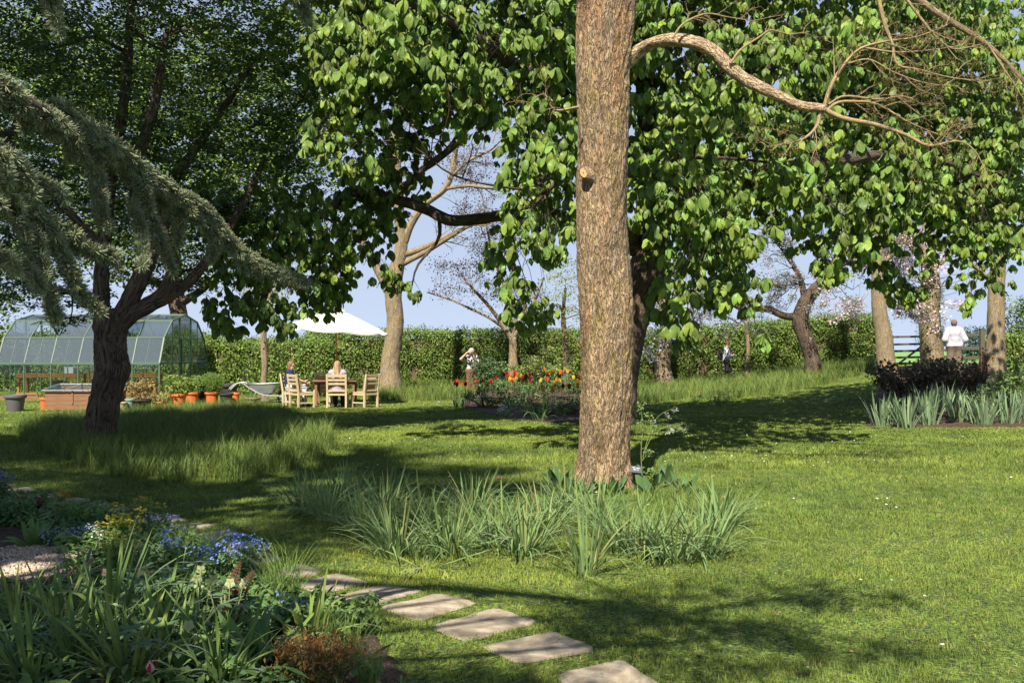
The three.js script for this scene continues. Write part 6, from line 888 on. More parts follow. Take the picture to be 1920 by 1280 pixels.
const daffM = [leafMat([0.175, 0.275, 0.085], 0.32, 0.25), leafMat([0.14, 0.235, 0.075], 0.32, 0.25), leafMat([0.22, 0.31, 0.085], 0.34, 0.25), leafMat([0.26, 0.27, 0.08], 0.34, 0.2)], stripM = [leafMat([0.17, 0.26, 0.05], 0.36, 0.25), leafMat([0.12, 0.205, 0.045], 0.36, 0.25), leafMat([0.24, 0.3, 0.055], 0.38, 0.2)], lanceM = [leafMat([0.14, 0.25, 0.05], 0.36, 0.3), leafMat([0.1, 0.2, 0.045], 0.36, 0.3)], darkBroad = [leafMat([0.06, 0.13, 0.035], 0.25, 0.5), leafMat([0.08, 0.16, 0.04], 0.25, 0.5)], irisM = [leafMat([0.2, 0.29, 0.15], 0.3, 0.2), leafMat([0.16, 0.25, 0.12], 0.3, 0.2), leafMat([0.25, 0.34, 0.15], 0.3, 0.2)];
function clump(name, label, cat, pos, n, geos, mats, o = {}, group) {
  const g = thing(name, label, cat, pos, rnd() * 6.283, group);
  for (let k = 0; k < n; k++) { const a = rnd() * 6.283, r = (o.R ?? 0.06) * Math.sqrt(rnd()), m = part('leaf', geos[Math.min(geos.length - 1, Math.floor(Math.pow(rnd(), o.up ?? 1) * geos.length))], mats[ri(mats.length)], g); m.position.set(Math.cos(a) * r, -0.01, Math.sin(a) * r); m.quaternion.copy(qY(Math.PI / 2 - a + rr(-0.5, 0.5)).multiply(qE((o.tilt ?? 0.35) * rnd() + (o.t0 ?? 0), 0, rr(-0.12, 0.12)))).multiply(qY(rr(-0.7, 0.7))); m.scale.setScalar(rr(0.65, 1.1) * (o.s ?? 1)); }
  if (o.mass) { const q = part('inner_leaves', o.mass[ri(o.mass.length)], mats[0], g); q.userData.kind = 'stuff'; q.rotation.y = rnd() * 6; q.scale.setScalar(o.s ?? 1); }
  return g;
}
const massOf = (len, wid, shape, n, R, tilt, am = 2.1) => [0, 1, 2].map(() => { const mb = new MB(); for (let k = 0; k < n; k++) { const a = rnd() * 6.283, r = R * Math.sqrt(rnd()); leafInto(mb, mat4(V(Math.cos(a) * r, -0.01, Math.sin(a) * r), qY(Math.PI / 2 - a + rr(-0.6, 0.6)).multiply(qE(tilt * rnd(), 0, rr(-0.15, 0.15))).multiply(qY(rr(-0.7, 0.7))), rr(0.6, 1.05)), len, wid, { rows: 6, arch: 0.1 + am * Math.pow(rnd(), 1.5), fold: 0.3, shape }); } return mb.geo(); });
const swordMass = massOf(0.82, 0.05, swordShape, 18, 0.24, 0.42, 0.7), daffMass = massOf(0.58, 0.017, strapShape, 64, 0.16, 0.75), strapMass = massOf(0.42, 0.02, strapShape, 26, 0.1, 0.6);
// daffodil leaves round the middle trunk
const daffSpots = [[572, 962, 26], [615, 978, 26], [648, 948, 24], [690, 1008, 26], [722, 968, 24], [745, 1042, 30], [800, 1000, 28], [845, 1040, 28], [885, 965, 22], [930, 1022, 24], [985, 1040, 26], [1020, 1000, 24], [1096, 1078, 28], [1120, 985, 24], [1165, 1030, 18], [1205, 1042, 18], [1262, 1052, 28], [1318, 1046, 26], [1345, 990, 20], [1060, 965, 22]];
daffSpots.forEach(([x, y, n], k) => clump('daffodil_clump', ['grey-green daffodil leaf clump at the left tip of the drift', 'daffodil leaf clump second from the left tip of the drift', 'daffodil leaf clump at the back left of the drift', 'shaded daffodil leaf clump near the left of the drift', 'daffodil leaf clump at the back, between two left clumps', 'large daffodil leaf clump nearest the stepping stones', 'dense dark daffodil leaf clump in the left half of the drift', 'daffodil leaf clump right of the one nearest the stones', 'low daffodil leaf clump behind the middle of the drift', 'daffodil leaf clump in the middle of the drift', 'sunlit daffodil leaf clump left of the tallest front clump', 'daffodil leaf clump in front of the dark broad leaves', 'tall isolated daffodil leaf clump standing forward on the lawn', 'daffodil leaf clump right below the thick middle trunk', 'sparse daffodil leaf clump right of the tall forward clump', 'sparse short daffodil leaf clump left of the splayed clump', 'splayed daffodil leaf clump at the front right of the drift', 'splayed daffodil leaf clump at the right tip of the drift', 'daffodil leaf clump at the back right of the drift', 'daffodil leaf clump at the back, left of the middle trunk'][k], 'plant', GY(x, y), n, daffG, daffM, { tilt: 0.5, up: 1.35, R: 0.08, s: k === 12 ? 1.12 : 0.98, mass: k === 12 ? null : daffMass }, 'daffodil clumps round the middle trunk'));
{ const fl = clump('daffodil_clump', 'flattened daffodil leaf clump lying toward the stepping stones', 'plant', GY(800, 1062), 22, daffG, daffM, { tilt: 0.3, t0: 1.1, R: 0.06 }, 'daffodil clumps round the middle trunk'); fl.rotation.y = 1; }
[[1048, 912, 'dark broad-leaved clump left of the middle trunk foot'], [1092, 928, 'dark broad-leaved clump in front of the middle trunk'], [1150, 930, 'dark broad-leaved clump at the right front of the trunk foot'], [1215, 924, 'dark broad-leaved clump below the plant label'], [1250, 905, 'dark broad-leaved clump right of the plant label'], [1283, 925, 'dark broad-leaved clump furthest right of the trunk']].forEach(([x, y, l]) => clump('broad_leaved_clump', l, 'plant', GY(x, y), 14, broadG, darkBroad, { tilt: 0.7, R: 0.08, s: 1.0 }, 'dark clumps at the trunk foot'));
tallGrass('rough pale grass among the daffodil leaves', scatter([[560, 985], [700, 960], [1000, 945], [1300, 930], [1400, 985], [1330, 1035], [1000, 1040], [760, 1060], [620, 1005]].map(([x, y]) => GY(x, y)), 520, (x, z) => fbm(x * 1.5, z * 1.5, 6, 2) > -0.05), 0.25, 0.55, vary(0.3, 0.2));
{ // cow parsley weed
  const p = GY(1205, 908), g = thing('cow_parsley', 'tall thin-stemmed weed with white flowers beside the plant label', 'plant', p), st = new MB(), fl = [], lf = [];
  const arm = (pts, r) => { limb(st, pts, [r, r * 0.4], 6, 0.05); };
  arm([V(0, 0, 0), V(-0.02, 0.4, 0), V(0.0, 0.75, 0.02), V(-0.03, 1.0, 0)], 0.007); arm([V(0, 0.35, 0), V(0.12, 0.6, 0), V(0.3, 0.74, 0.02), V(0.5, 0.76, 0)], 0.005); arm([V(0, 0.3, 0), V(0.08, 0.6, -0.05), V(0.2, 0.85, -0.05), V(0.42, 0.98, 0)], 0.005); arm([V(-0.02, 0.5, 0), V(-0.1, 0.68, 0.03), V(-0.12, 0.76, 0.04)], 0.004);
  for (const c of [V(0.5, 0.72, 0), V(0.42, 0.96, 0), V(0.3, 0.66, 0.02), V(0.36, 0.72, 0), V(-0.03, 1.0, 0), V(0.34, 0.88, -0.02), V(0.12, 0.8, 0)]) for (let k = 0; k < 5; k++) fl.push(mat4(c.clone().add(V(rr(-0.05, 0.05), rr(-0.05, 0.03), rr(-0.05, 0.05))), qE(rr(-1, 1), rnd() * 6, rr(-1, 1)), rr(0.09, 0.16))); for (const c of [V(-0.1, 0.78, 0.03), V(0.05, 0.42, 0.02), V(-0.06, 0.95, 0), V(0.14, 0.7, 0), V(0.08, 0.88, 0), V(0.1, 0.4, 0.02), V(-0.04, 0.2, 0), V(0.12, 0.15, 0.05)]) for (let k = 0; k < 4; k++) lf.push(mat4(c.clone().add(V(rr(-0.04, 0.04), rr(-0.04, 0.03), rr(-0.04, 0.04))), qE(rr(-1, 1), rnd() * 6, rr(-1, 1)), rr(0.35, 0.6)));
  part('stem', st.geo(), leafMat([0.22, 0.28, 0.08], 0.1, 0.1), g); inst('flowers', blossomGeo, leafMat([0.75, 0.75, 0.7], 0.3, 0), fl, g); inst('foliage', roundSprig, leafMat([0.18, 0.28, 0.06], 0.4, 0.1), lf, g);
}
{ // plant label
  const p = GY(1192, 922), g = thing('plant_label', 'small slate-grey plant label on a stake beside the middle trunk', 'plant label', p);
  part('stake', bar(V(0.02, -0.05, 0), V(0, 0.24, -0.02), 0.016, 0.01), greyPlastic, g);
  const cv = document.createElement('canvas'); cv.width = 128; cv.height = 80; const x = cv.getContext('2d'); x.fillStyle = '#39414a'; x.fillRect(0, 0, 128, 80); x.strokeStyle = '#dde2e6'; x.lineWidth = 4; seed(3); for (const [y, x0, x1] of [[22, 22, 58], [24, 66, 104], [46, 30, 64], [47, 72, 94]]) { x.beginPath(); for (let q = x0; q < x1; q += 3) x.lineTo(q, y + rr(-5, 5)); x.stroke(); }
  const t = new THREE.CanvasTexture(cv); t.colorSpace = THREE.SRGBColorSpace;
  const pl = new RoundedBoxGeometry(0.135, 0.085, 0.006, 2, 0.003); pl.applyMatrix4(mat4(V(0.005, 0.27, -0.005), qE(-0.5, 0.1, -0.12), 1)); part('plaque', pl, greyPlastic, g); const fc = new THREE.PlaneGeometry(0.128, 0.078); fc.translate(0, 0, 0.0045); fc.applyMatrix4(mat4(V(0.005, 0.27, -0.005), qE(-0.5, 0.1, -0.12), 1)); part('inscription', fc, M({ map: t, roughness: 0.5 }), g);
}
{ const g = thing('primula', 'single crimson flower stalk above the daffodil leaves', 'flower', GY(938, 962)); part('stem', tubeG([V(0, 0, 0), V(0.01, 0.28, 0), V(0, 0.36, 0)], 0.005), lanceM[1], g); for (let k = 0; k < 5; k++) { const f = leafGeo(0.035, 0.03, { rows: 2 }); f.applyMatrix4(mat4(V(0, 0.36, 0), qE(0, k * 1.257, 0).multiply(qE(1.1, 0, 0)), 1)); part('petal', f, leafMat([0.35, 0.01, 0.05], 0.3, 0), g); } }
// irises on the right
seed(210);
[[1655, 800, 9, 'iris leaf fan at the left corner of the right bed'], [1700, 803, 14, 'large grey-green iris clump at the front corner of the right bed'], [1742, 797, 10, 'iris clump right of the large corner clump'], [1800, 792, 12, 'iris clump third along the front of the right bed'], [1845, 797, 14, 'broad iris clump below the red-stemmed roses'], [1890, 795, 13, 'iris clump near the right edge of the photo'], [1925, 790, 12, 'iris clump cut off by the right edge of the photo'], [1775, 772, 9, 'iris clump behind the third front clump'], [1868, 772, 10, 'iris clump behind the broad one'], [1735, 774, 8, 'iris clump behind the large corner clump']].forEach(([x, y, n, l]) => clump('iris_clump', l, 'plant', GY(x, y), Math.round(n * 1.9), swordG, irisM, { tilt: 0.42, up: 1.5, R: 0.16, s: 0.95, mass: swordMass }, 'iris clumps along the right bed'));
const ptGeo = [roundSprig];
bush('copper_shrub', 'dark reddish-brown leafy shrub behind the corner iris clump', 1690, 27, [[1690, 712, 27, 45, 34, 0.8], [1655, 700, 27, 22, 26, 0.5], [1735, 708, 27, 44, 34, 0.8]], ptGeo, leafMat([0.11, 0.085, 0.04], 0.28, 0.3), 'shrub', { A: 0.022, cov: 3.4, s0: 0.9, s1: 1.5 });
bush('copper_shrub', 'dark brown-green shrub in front of the person at the gate', 1790, 27, [[1790, 704, 27, 46, 34, 0.8], [1760, 690, 27, 30, 22, 0.6], [1825, 715, 27, 30, 30, 0.6]], ptGeo, leafMat([0.13, 0.105, 0.045], 0.3, 0.3), 'shrub', { A: 0.022, cov: 3.2, s0: 0.9, s1: 1.5 });
bush('rose_bush', 'red-stemmed rose shoots beside the reddish trunk', 1835, 26.5, [[1835, 690, 26.5, 22, 34, 0.5], [1850, 668, 26.5, 14, 22, 0.3]], ptGeo, leafMat([0.2, 0.07, 0.03], 0.3, 0.3), 'shrub', { A: 0.022, cov: 1.2, s0: 0.6, s1: 1 });
bush('green_perennial', 'fresh green leafy mound behind the irises at the right edge', 1885, 25, [[1885, 725, 25, 50, 30, 0.8], [1925, 710, 25, 40, 40, 0.8], [1845, 745, 25, 36, 18, 0.6]], ptGeo, leafMat([0.17, 0.27, 0.06], 0.36, 0.2), 'plant', { A: 0.022, cov: 3, s0: 0.9, s1: 1.4 });
bush('low_edging', 'low light green edging plant between the iris clumps', 1740, 22.6, [[1740, 795, 22.6, 40, 9, 0.3], [1820, 790, 22.6, 40, 9, 0.3]], ptGeo, leafMat([0.19, 0.3, 0.06], 0.36, 0.2), 'plant', { A: 0.022, cov: 3, s0: 0.6, s1: 0.9 });
// tulip bed
seed(220);
bush('bed_shrub', 'dark green shrub in front of the person shading their eyes', 905, 33.5, [[905, 688, 33.5, 26, 26, 0.5], [925, 705, 33.5, 30, 26, 0.6], [895, 712, 33.5, 16, 18, 0.3]], ptGeo, leafMat([0.08, 0.15, 0.04], 0.34, 0.25), 'shrub', { A: 0.022, cov: 2.6 });
bush('bed_shrub', 'lime green rose-like shrub rising above the tulips', 1010, 34, [[1010, 680, 34, 34, 22, 0.6], [1000, 700, 34, 50, 22, 0.8], [1045, 690, 34, 36, 26, 0.6], [1025, 660, 34, 14, 16, 0.3], [960, 700, 34, 36, 22, 0.6]], ptGeo, leafMat([0.24, 0.3, 0.06], 0.4, 0.2), 'shrub', { A: 0.022, cov: 1.7, gap: -0.1 });
bush('bed_shrub', 'low dark foliage mound at the left end of the tulip bed', 905, 29, [[905, 745, 29, 34, 20, 0.6], [950, 755, 29, 44, 20, 0.8], [875, 745, 29, 18, 14, 0.4]], ptGeo, leafMat([0.1, 0.18, 0.055], 0.34, 0.2), 'plant', { A: 0.022, cov: 2.4 });
bush('bed_shrub', 'low leafy mound at the front of the tulip bed beside the trunk', 1040, 26, [[1040, 765, 26, 50, 22, 0.8], [990, 770, 26, 44, 20, 0.7], [1090, 755, 26, 30, 30, 0.6], [1110, 775, 26, 30, 20, 0.5]], ptGeo, leafMat([0.13, 0.2, 0.05], 0.36, 0.2), 'plant', { A: 0.022, cov: 1.9 });
bush('bed_shrub', 'mid-height green foliage between the tulips', 1000, 33, [[1000, 728, 33, 60, 18, 0.9], [1070, 722, 33, 40, 20, 0.7], [940, 722, 33, 40, 14, 0.7]], ptGeo, leafMat([0.11, 0.2, 0.05], 0.36, 0.2), 'plant', { A: 0.022, cov: 1.9 });
[[862, 760, 'leafy tulip clump at the left end of the tulip bed'], [1010, 790, 'spiky green leaf clump at the front of the tulip bed']].forEach(([x, y, l]) => clump('leaf_clump', l, 'plant', GY(x, y), 16, k2(), lanceM, { tilt: 0.5, R: 0.12, s: 1.4 }));
function k2() { return daffG; }
{
  const head = (() => { const mb = new MB(); for (let k = 0; k < 6; k++) leafInto(mb, mat4(V(0, 0, 0), qY(k * 1.047).multiply(qE(k % 2 ? 0.42 : 0.3, 0, 0)), 1), 0.09, 0.062, { rows: 4, arch: -0.7, fold: -0.3, shape: (t) => Math.pow(Math.sin(Math.PI * (0.12 + 0.8 * t)), 0.7) }); return mb.geo(); })();
  const stem = tubeG([V(0, -0.05, 0), V(0.01, 0.5, 0), V(0, 1, 0)], 0.006, 6, 0.2), lf = leafGeo(0.3, 0.045, { rows: 5, arch: 0.6, shape: lanceShape, fold: 0.4 });
  const red = leafMat([0.5, 0.02, 0.015], 0.35, 0.1), dk = leafMat([0.27, 0.008, 0.012], 0.35, 0.1), yel = leafMat([0.85, 0.52, 0.04], 0.35, 0.1), ora = leafMat([0.8, 0.2, 0.02], 0.35, 0.1);
  const put = (L, mat, word) => L.sort((a, b) => a[0] - b[0]).forEach(([zx, zy], rank) => { const px = 780 + zx * 0.1875, py = 580 + zy * 0.1875, d = clamp(1.0 * F / (py - HOR), 26, 31), w = P(px, py, d), b = onG(w.x, w.z), h = Math.max(0.3, w.y - b.y - 0.04), g = thing('tulip', (['leftmost', 'second', 'third', 'fourth', 'fifth', 'sixth', 'seventh', 'eighth', 'ninth', 'tenth', 'eleventh', 'twelfth', 'thirteenth', 'fourteenth'][rank] + ' ' + word + ' tulip ' + (rank ? 'from the left ' : '') + 'in the tulip bed'), 'tulip', b, rnd() * 6.28, word + ' tulips'); const s = part('stem', stem, lanceM[0], g); s.scale.y = h; const f = part('flower', head, mat, g); f.position.set(0, h - 0.005, 0); f.rotation.set(rr(-0.25, 0.25), rnd() * 6, rr(-0.25, 0.25)); f.scale.setScalar(rr(1.4, 1.9)); for (const s2 of [0, 1]) { const q = part('leaf', lf, lanceM[ri(2)], g); q.rotation.set(0.35, s2 * 3 + rnd(), 0, 'YXZ'); } });
  put([[405, 755], [425, 720], [490, 750], [605, 725], [745, 725], [980, 640], [985, 660], [910, 672], [1065, 715], [1145, 715]], red, 'scarlet'); put([[385, 738], [800, 690], [905, 640], [1105, 675], [1140, 650], [1310, 655], [1470, 770], [1530, 775], [1625, 680], [1135, 690]], dk, 'dark red'); put([[935, 700], [1000, 690], [1050, 670], [1245, 715], [1275, 805], [1355, 640], [1385, 745], [1405, 705], [1520, 620], [1580, 685], [1605, 735], [1615, 765], [1440, 715], [1360, 798]], yel, 'yellow'); put([[465, 742], [945, 660], [1005, 660], [965, 716], [1455, 628], [1310, 710], [1280, 605]], ora, 'orange');
}
{ // cowslips by the lawn edge, small white flowers
  const yl = (label, px, py, n, col, s) => { const p = GY(px, py), g = thing('flower_clump', label, 'flowers', p); const st = new MB(), fl = []; for (let k = 0; k < n; k++) { const a = rnd() * 6.28, r = rnd() * 0.28 * s, q = V(Math.cos(a) * r, rr(0.18, 0.4) * s, Math.sin(a) * r); limb(st, [V(q.x * 0.6, 0, q.z * 0.6), q], [0.005, 0.003], 4, 0.15); fl.push(mat4(q, qE(rr(-0.5, 0.5), rnd() * 6, rr(-0.5, 0.5)), rr(0.3, 0.5))); } part('stem', st.geo(), lanceM[0], g); inst('flowers', blossomGeo, leafMat(col, 0.3, 0), fl, g); inst('foliage', roundSprig, lanceM[0], fl.map(() => mat4(V(rr(-0.25, 0.25) * s, rr(0.03, 0.2) * s, rr(-0.25, 0.25) * s), qE(rr(-1, 1), rnd() * 6, rr(-1, 1)), rr(0.7, 1.1))), g, vary()); };
  yl('pale yellow flowering clump on the lawn right of the middle trunk', 1350, 760, 26, [0.7, 0.62, 0.2], 1.1); yl('small yellow flowers beside the pale yellow clump', 1305, 752, 8, [0.65, 0.5, 0.08], 0.8); yl('white flowers at the front edge of the tulip bed', 942, 782, 8, [0.75, 0.75, 0.72], 0.8); yl('pale yellow flowers at the front of the tulip bed', 1045, 778, 14, [0.75, 0.68, 0.35], 1.0);
}
{ // daisies and fallen bits on the lawn
  seed(230); const mk = (n, f) => { const o = []; while (o.length < n) { const [x, y] = f(), p = GY(x, y); if (!inBed(p.x, p.z) && !onStone(p.x, p.z)) o.push(mat4(p.add(V(0, 0.035, 0)), qE(rr(-0.4, 0.4), rnd() * 6, rr(-0.4, 0.4)), rr(0.7, 1.3))); } return o; };
  const daisy = (() => { const mb = new MB(); for (let k = 0; k < 8; k++) leafInto(mb, mat4(V(0, 0, 0), qY(k * 0.785).multiply(qE(1.4, 0, 0)), 1), 0.013, 0.009, { rows: 2 }); return mb.geo(); })();
  const a = mk(560, () => { const k = rnd(); return k < 0.55 ? [rr(1180, 1700), rr(742, 870)] : k < 0.75 ? [rr(700, 900), rr(752, 775)] : [rr(640, 1900), rr(760, 960)]; }); const m = inst(numbered('daisies'), daisy, leafMat([0.85, 0.85, 0.82], 0.2, 0), a, scene); m.userData = { kind: 'stuff', label: 'tiny white daisies sprinkled over the lawn', category: 'daisies' };
  const petal = leafGeo(0.034, 0.026, { rows: 3, arch: 0.9, fold: 0.4 });
  const b = [[1183, 1101], [1452, 1083], [1424, 1076], [1240, 1145], [1455, 1160], [1595, 1230], [1510, 1262], [1672, 1095], [1610, 1095], [1730, 1125], [1770, 1218], [1060, 1136]].map(([x, y]) => mat4(GY(x, y).add(V(0, 0.04, 0)), qE(1.2, rnd() * 6, rr(-0.4, 0.4)), rr(0.6, 1.0))); const m2 = inst(numbered('fallen_petals'), petal, leafMat([0.75, 0.66, 0.6], 0.2, 0), b, scene, () => (rnd() < 0.4 ? [0.6, 0.35, 0.2] : [1, 1, 1])); m2.userData = { kind: 'stuff', label: 'scattered pale petals and dead leaves on the near lawn', category: 'petals' };
}
// ---------- the planted bed at the lower left ----------
seed(240);
const BG = (x, y) => { const p = GY(x, y); p.y += 0.015; return p; };
[[60, 1296, 24, 1.0, 0, 'pale strap-leaved clump at the bottom left corner'], [150, 1268, 22, 1.05, 1, 'strap-leaved clump second from the bottom left corner'], [245, 1290, 26, 1.1, 2, 'light green arching strap-leaved clump beside the red-and-white tulip'], [335, 1262, 20, 1.0, 0, 'strap-leaved clump below the big palmate hellebore'], [420, 1296, 20, 1.0, 0, 'strap-leaved clump at the bottom, left of the rusty fern'], [112, 1198, 20, 1.05, 0, 'strap-leaved clump below the gravel'], [205, 1212, 18, 1.45, 0, 'tallest upright strap-leaved plant in the bed'], [300, 1222, 16, 1.1, 1, 'dark strap-leaved clump right of the tallest one'], [28, 1180, 20, 0.9, 2, 'strap-leaved clump at the left edge below the gravel'], [585, 1216, 12, 0.95, 2, 'yellow-green strap-leaved plant above the rusty fern'], [395, 1240, 14, 0.9, 1, 'dark strap-leaved clump beside the broad lance-leaved one'], [20, 1240, 20, 0.9, 1, 'shaded strap-leaved clump at the left edge near the bottom']].forEach(([x, y, n, s, m, l]) => clump('strap_leaved_clump', l, 'plant', BG(x, y), n, stripG, m === 2 ? [stripM[2], stripM[0]] : m ? [stripM[1]] : stripM.slice(0, 2), { tilt: s > 1.3 ? 0.18 : 0.45, up: s > 1.3 ? 2.4 : 1.2, R: 0.07, s, mass: s > 1.3 ? null : strapMass }, 'strap-leaved clumps in the bed'));
[[62, 1030, 22, 0.85, 'fresh lance-leaved clump above the gravel patch'], [480, 1252, 22, 1.0, 'broad lance-leaved clump left of the rusty fern'], [95, 1150, 14, 0.8, 'light lance-leaved clump just below the gravel'], [190, 1160, 12, 0.75, 'lance-leaved clump below the dark sword leaves'], [528, 1290, 12, 1.0, 'lance-leaved clump at the bottom beside the rusty fern'], [10, 1290, 14, 1.0, 'lance-leaved clump in the very corner of the bed'], [350, 1296, 14, 0.9, 'lance-leaved clump right of the red-and-white tulip']].forEach(([x, y, n, s, l]) => clump('lance_leaved_clump', l, 'plant', BG(x, y), n, lanceG, lanceM, { tilt: 0.6, R: 0.06, s: s * 1.1 }, 'lance-leaved clumps in the bed'));
clump('sword_leaved_plant', 'dark upright sword-shaped leaves right of the gravel', 'plant', BG(150, 1128), 8, swordG, [stripM[1], darkBroad[0]], { tilt: 0.22, R: 0.05, s: 0.55 });
clump('sword_leaved_plant', 'slender upright sword leaves behind the palmate hellebore', 'plant', BG(250, 1100), 7, swordG, [stripM[1]], { tilt: 0.5, R: 0.05, s: 0.5 });
const thinTuft = (() => { const g = []; for (let k = 0; k < 3; k++) g.push(tuftGeo(120, 0.08, 0.2, 0.42, 0.005, 0.9, 5)); return g; })(), tuftMat = leafMat([0.15, 0.24, 0.04], 0.36, 0.15);
[[538, 1138, 1.25, 'dense green grass tuft overhanging the stepping stones'], [372, 1072, 1.0, 'fine grass tuft behind the forget-me-nots'], [338, 1064, 0.95, 'fine grass tuft left of the forget-me-nots'], [690, 1296, 0.8, 'thin grass tuft on the bare soil at the bed edge'], [655, 1250, 0.85, 'thin grass tuft above the bare soil'], [505, 1112, 0.9, 'smaller grass tuft beside the dense overhanging one'], [405, 1050, 0.8, 'low grass tuft at the back of the forget-me-nots'], [620, 1215, 0.7, 'wispy grass tuft right of the yellow-green leaves']].forEach(([x, y, s, l], k) => { const g = thing('grass_tuft', l, 'grass tuft', BG(x, y), rnd() * 6, 'ornamental grass tufts'); part('blades', thinTuft[k % 3], tuftMat, g).scale.setScalar(s); });
// hellebores
const sepal = leafGeo(0.034, 0.03, { rows: 3, arch: 0.7, fold: 0.35 }), leaflet = mkLeaves(0.16, 0.05, [0.4, 0.9], lanceShape, 0.3, 6);
const helM = [leafMat([0.07, 0.15, 0.05], 0.3, 0.4), leafMat([0.09, 0.18, 0.05], 0.3, 0.4)], paleF = leafMat([0.4, 0.44, 0.2], 0.35, 0.1), pinkF = leafMat([0.3, 0.18, 0.15], 0.35, 0.1);
function hellebore(label, x, y, nl, nf, fm, s) {
  const g = thing('hellebore', label, 'plant', BG(x, y), rnd() * 6, 'hellebores in the bed'), st = new MB();
  for (let k = 0; k < nl; k++) { const a = k / nl * 6.283 + rr(-0.4, 0.4), e = V(Math.cos(a) * rr(0.08, 0.2), rr(0.14, 0.34), Math.sin(a) * rr(0.08, 0.2)).multiplyScalar(s); limb(st, [V(0, 0, 0), e.clone().multiplyScalar(0.6).add(V(0, 0.04, 0)), e], [0.006, 0.004], 5, 0.05); const n = 6; for (let j = 0; j < n; j++) { const m = part('leaflet', leaflet[ri(2)], helM[ri(2)], g); m.position.copy(e); m.quaternion.copy(qY(Math.PI / 2 - a + (j - (n - 1) / 2) * 0.62)).multiply(qE(1.15 + rr(-0.15, 0.2), 0, 0)); m.scale.setScalar(s * (1 - 0.09 * Math.abs(j - (n - 1) / 2)) * rr(0.85, 1.05)); } }
  for (let k = 0; k < nf; k++) { const a = rnd() * 6.283, e = V(Math.cos(a) * rr(0.05, 0.22), rr(0.26, 0.42), Math.sin(a) * rr(0.05, 0.22)).multiplyScalar(s); limb(st, [V(0, 0, 0), e.clone().multiplyScalar(0.7), e.clone().add(V(0, 0.015, 0)), e], [0.004, 0.003], 5, 0.05); const f = new THREE.Group(); f.name = 'flower'; f.position.copy(e); f.quaternion.copy(qE(rr(0.8, 1.9), rnd() * 6.28, 0)); g.add(f); for (let j = 0; j < 5; j++) { const m = part('sepal', sepal, fm, f); m.quaternion.copy(qY(j * 1.257).multiply(qE(1.05, 0, 0))); } }
  part('stem', st.geo(), leafMat([0.16, 0.22, 0.08], 0.1, 0.2), g);
}
hellebore('hellebore with the largest dark palmate leaves, left of the forget-me-nots', 322, 1168, 5, 3, paleF, 1.15); hellebore('pale green flowered hellebore in the middle of the bed', 372, 1215, 5, 7, paleF, 1.0); hellebore('hellebore with pale hanging flowers beside the broad lance leaves', 425, 1225, 4, 6, paleF, 0.9); hellebore('pinkish flowered hellebore right of the gravel', 158, 1165, 4, 5, pinkF, 0.85); hellebore('dusky pink hellebore beside the tallest strap leaves', 262, 1160, 4, 5, pinkF, 0.85); hellebore('low hellebore near the bottom left of the bed', 90, 1250, 4, 1, paleF, 0.9); hellebore('low dark hellebore beside the red-and-white tulip', 300, 1285, 5, 1, paleF, 0.9);
// forget-me-nots, euphorbia, other small flowers
const tiny = (() => { const mb = new MB(); for (let k = 0; k < 10; k++) { const c = V(rr(-0.04, 0.04), rr(-0.03, 0.03), rr(-0.04, 0.04)), q = qE(rr(-0.5, 1), rnd() * 6, rr(-0.5, 0.5)); for (let j = 0; j < 5; j++) leafInto(mb, mat4(c, q.clone().multiply(qY(j * 1.257)).multiply(qE(1.4, 0, 0)), 1), 0.0075, 0.007, { rows: 2 }); } return mb.geo(); })();
const bract = (() => { const mb = new MB(); for (let k = 0; k < 12; k++) { const c = V(rr(-0.035, 0.035), rr(-0.01, 0.015), rr(-0.035, 0.035)), q = qE(rr(-0.4, 0.4), rnd() * 6, rr(-0.4, 0.4)); for (let j = 0; j < 2; j++) leafInto(mb, mat4(c, q.clone().multiply(qY(j * 3.14)).multiply(qE(1.3, 0, 0)), 1), 0.014, 0.02, { rows: 2 }); } return mb.geo(); })();
function posy(name, label, x, y, n, R, h, fGeo, fMat, lMat, fs = 1, ls = 0.5) {
  const g = thing(name, label, 'flowers', BG(x, y), 0), st = new MB(), F1 = [], L1 = [];
  for (let k = 0; k < n; k++) { const a = rnd() * 6.283, r = Math.sqrt(rnd()) * R, q = V(Math.cos(a) * r, h * rr(0.65, 1.1), Math.sin(a) * r); limb(st, [V(q.x * 0.5, 0, q.z * 0.5), V(q.x * 0.8, q.y * 0.6, q.z * 0.8), q], [0.003, 0.002], 4, 0.08); F1.push(mat4(q, qE(rr(-0.3, 0.3), rnd() * 6, rr(-0.3, 0.3)), rr(0.7, 1.3) * fs)); for (let j = 0; j < 3; j++) L1.push(mat4(V(q.x * 0.7 + rr(-0.03, 0.03), q.y * rr(0.1, 0.85), q.z * 0.7 + rr(-0.03, 0.03)), qE(rr(-0.8, 0.8), rnd() * 6, rr(-0.8, 0.8)), rr(0.8, 1.2) * ls)); }
  part('stem', st.geo(), lanceM[1], g); inst('flowers', fGeo, fMat, F1, g, vary(0.2, 0.1)); inst('foliage', roundSprig, lMat, L1, g, vary(0.25, 0.1));
}
const blueM = leafMat([0.2, 0.3, 0.68], 0.3, 0), phloxM = leafMat([0.36, 0.38, 0.58], 0.3, 0), limeF = leafMat([0.46, 0.44, 0.03], 0.4, 0.1), whiteF = leafMat([0.8, 0.8, 0.77], 0.3, 0);
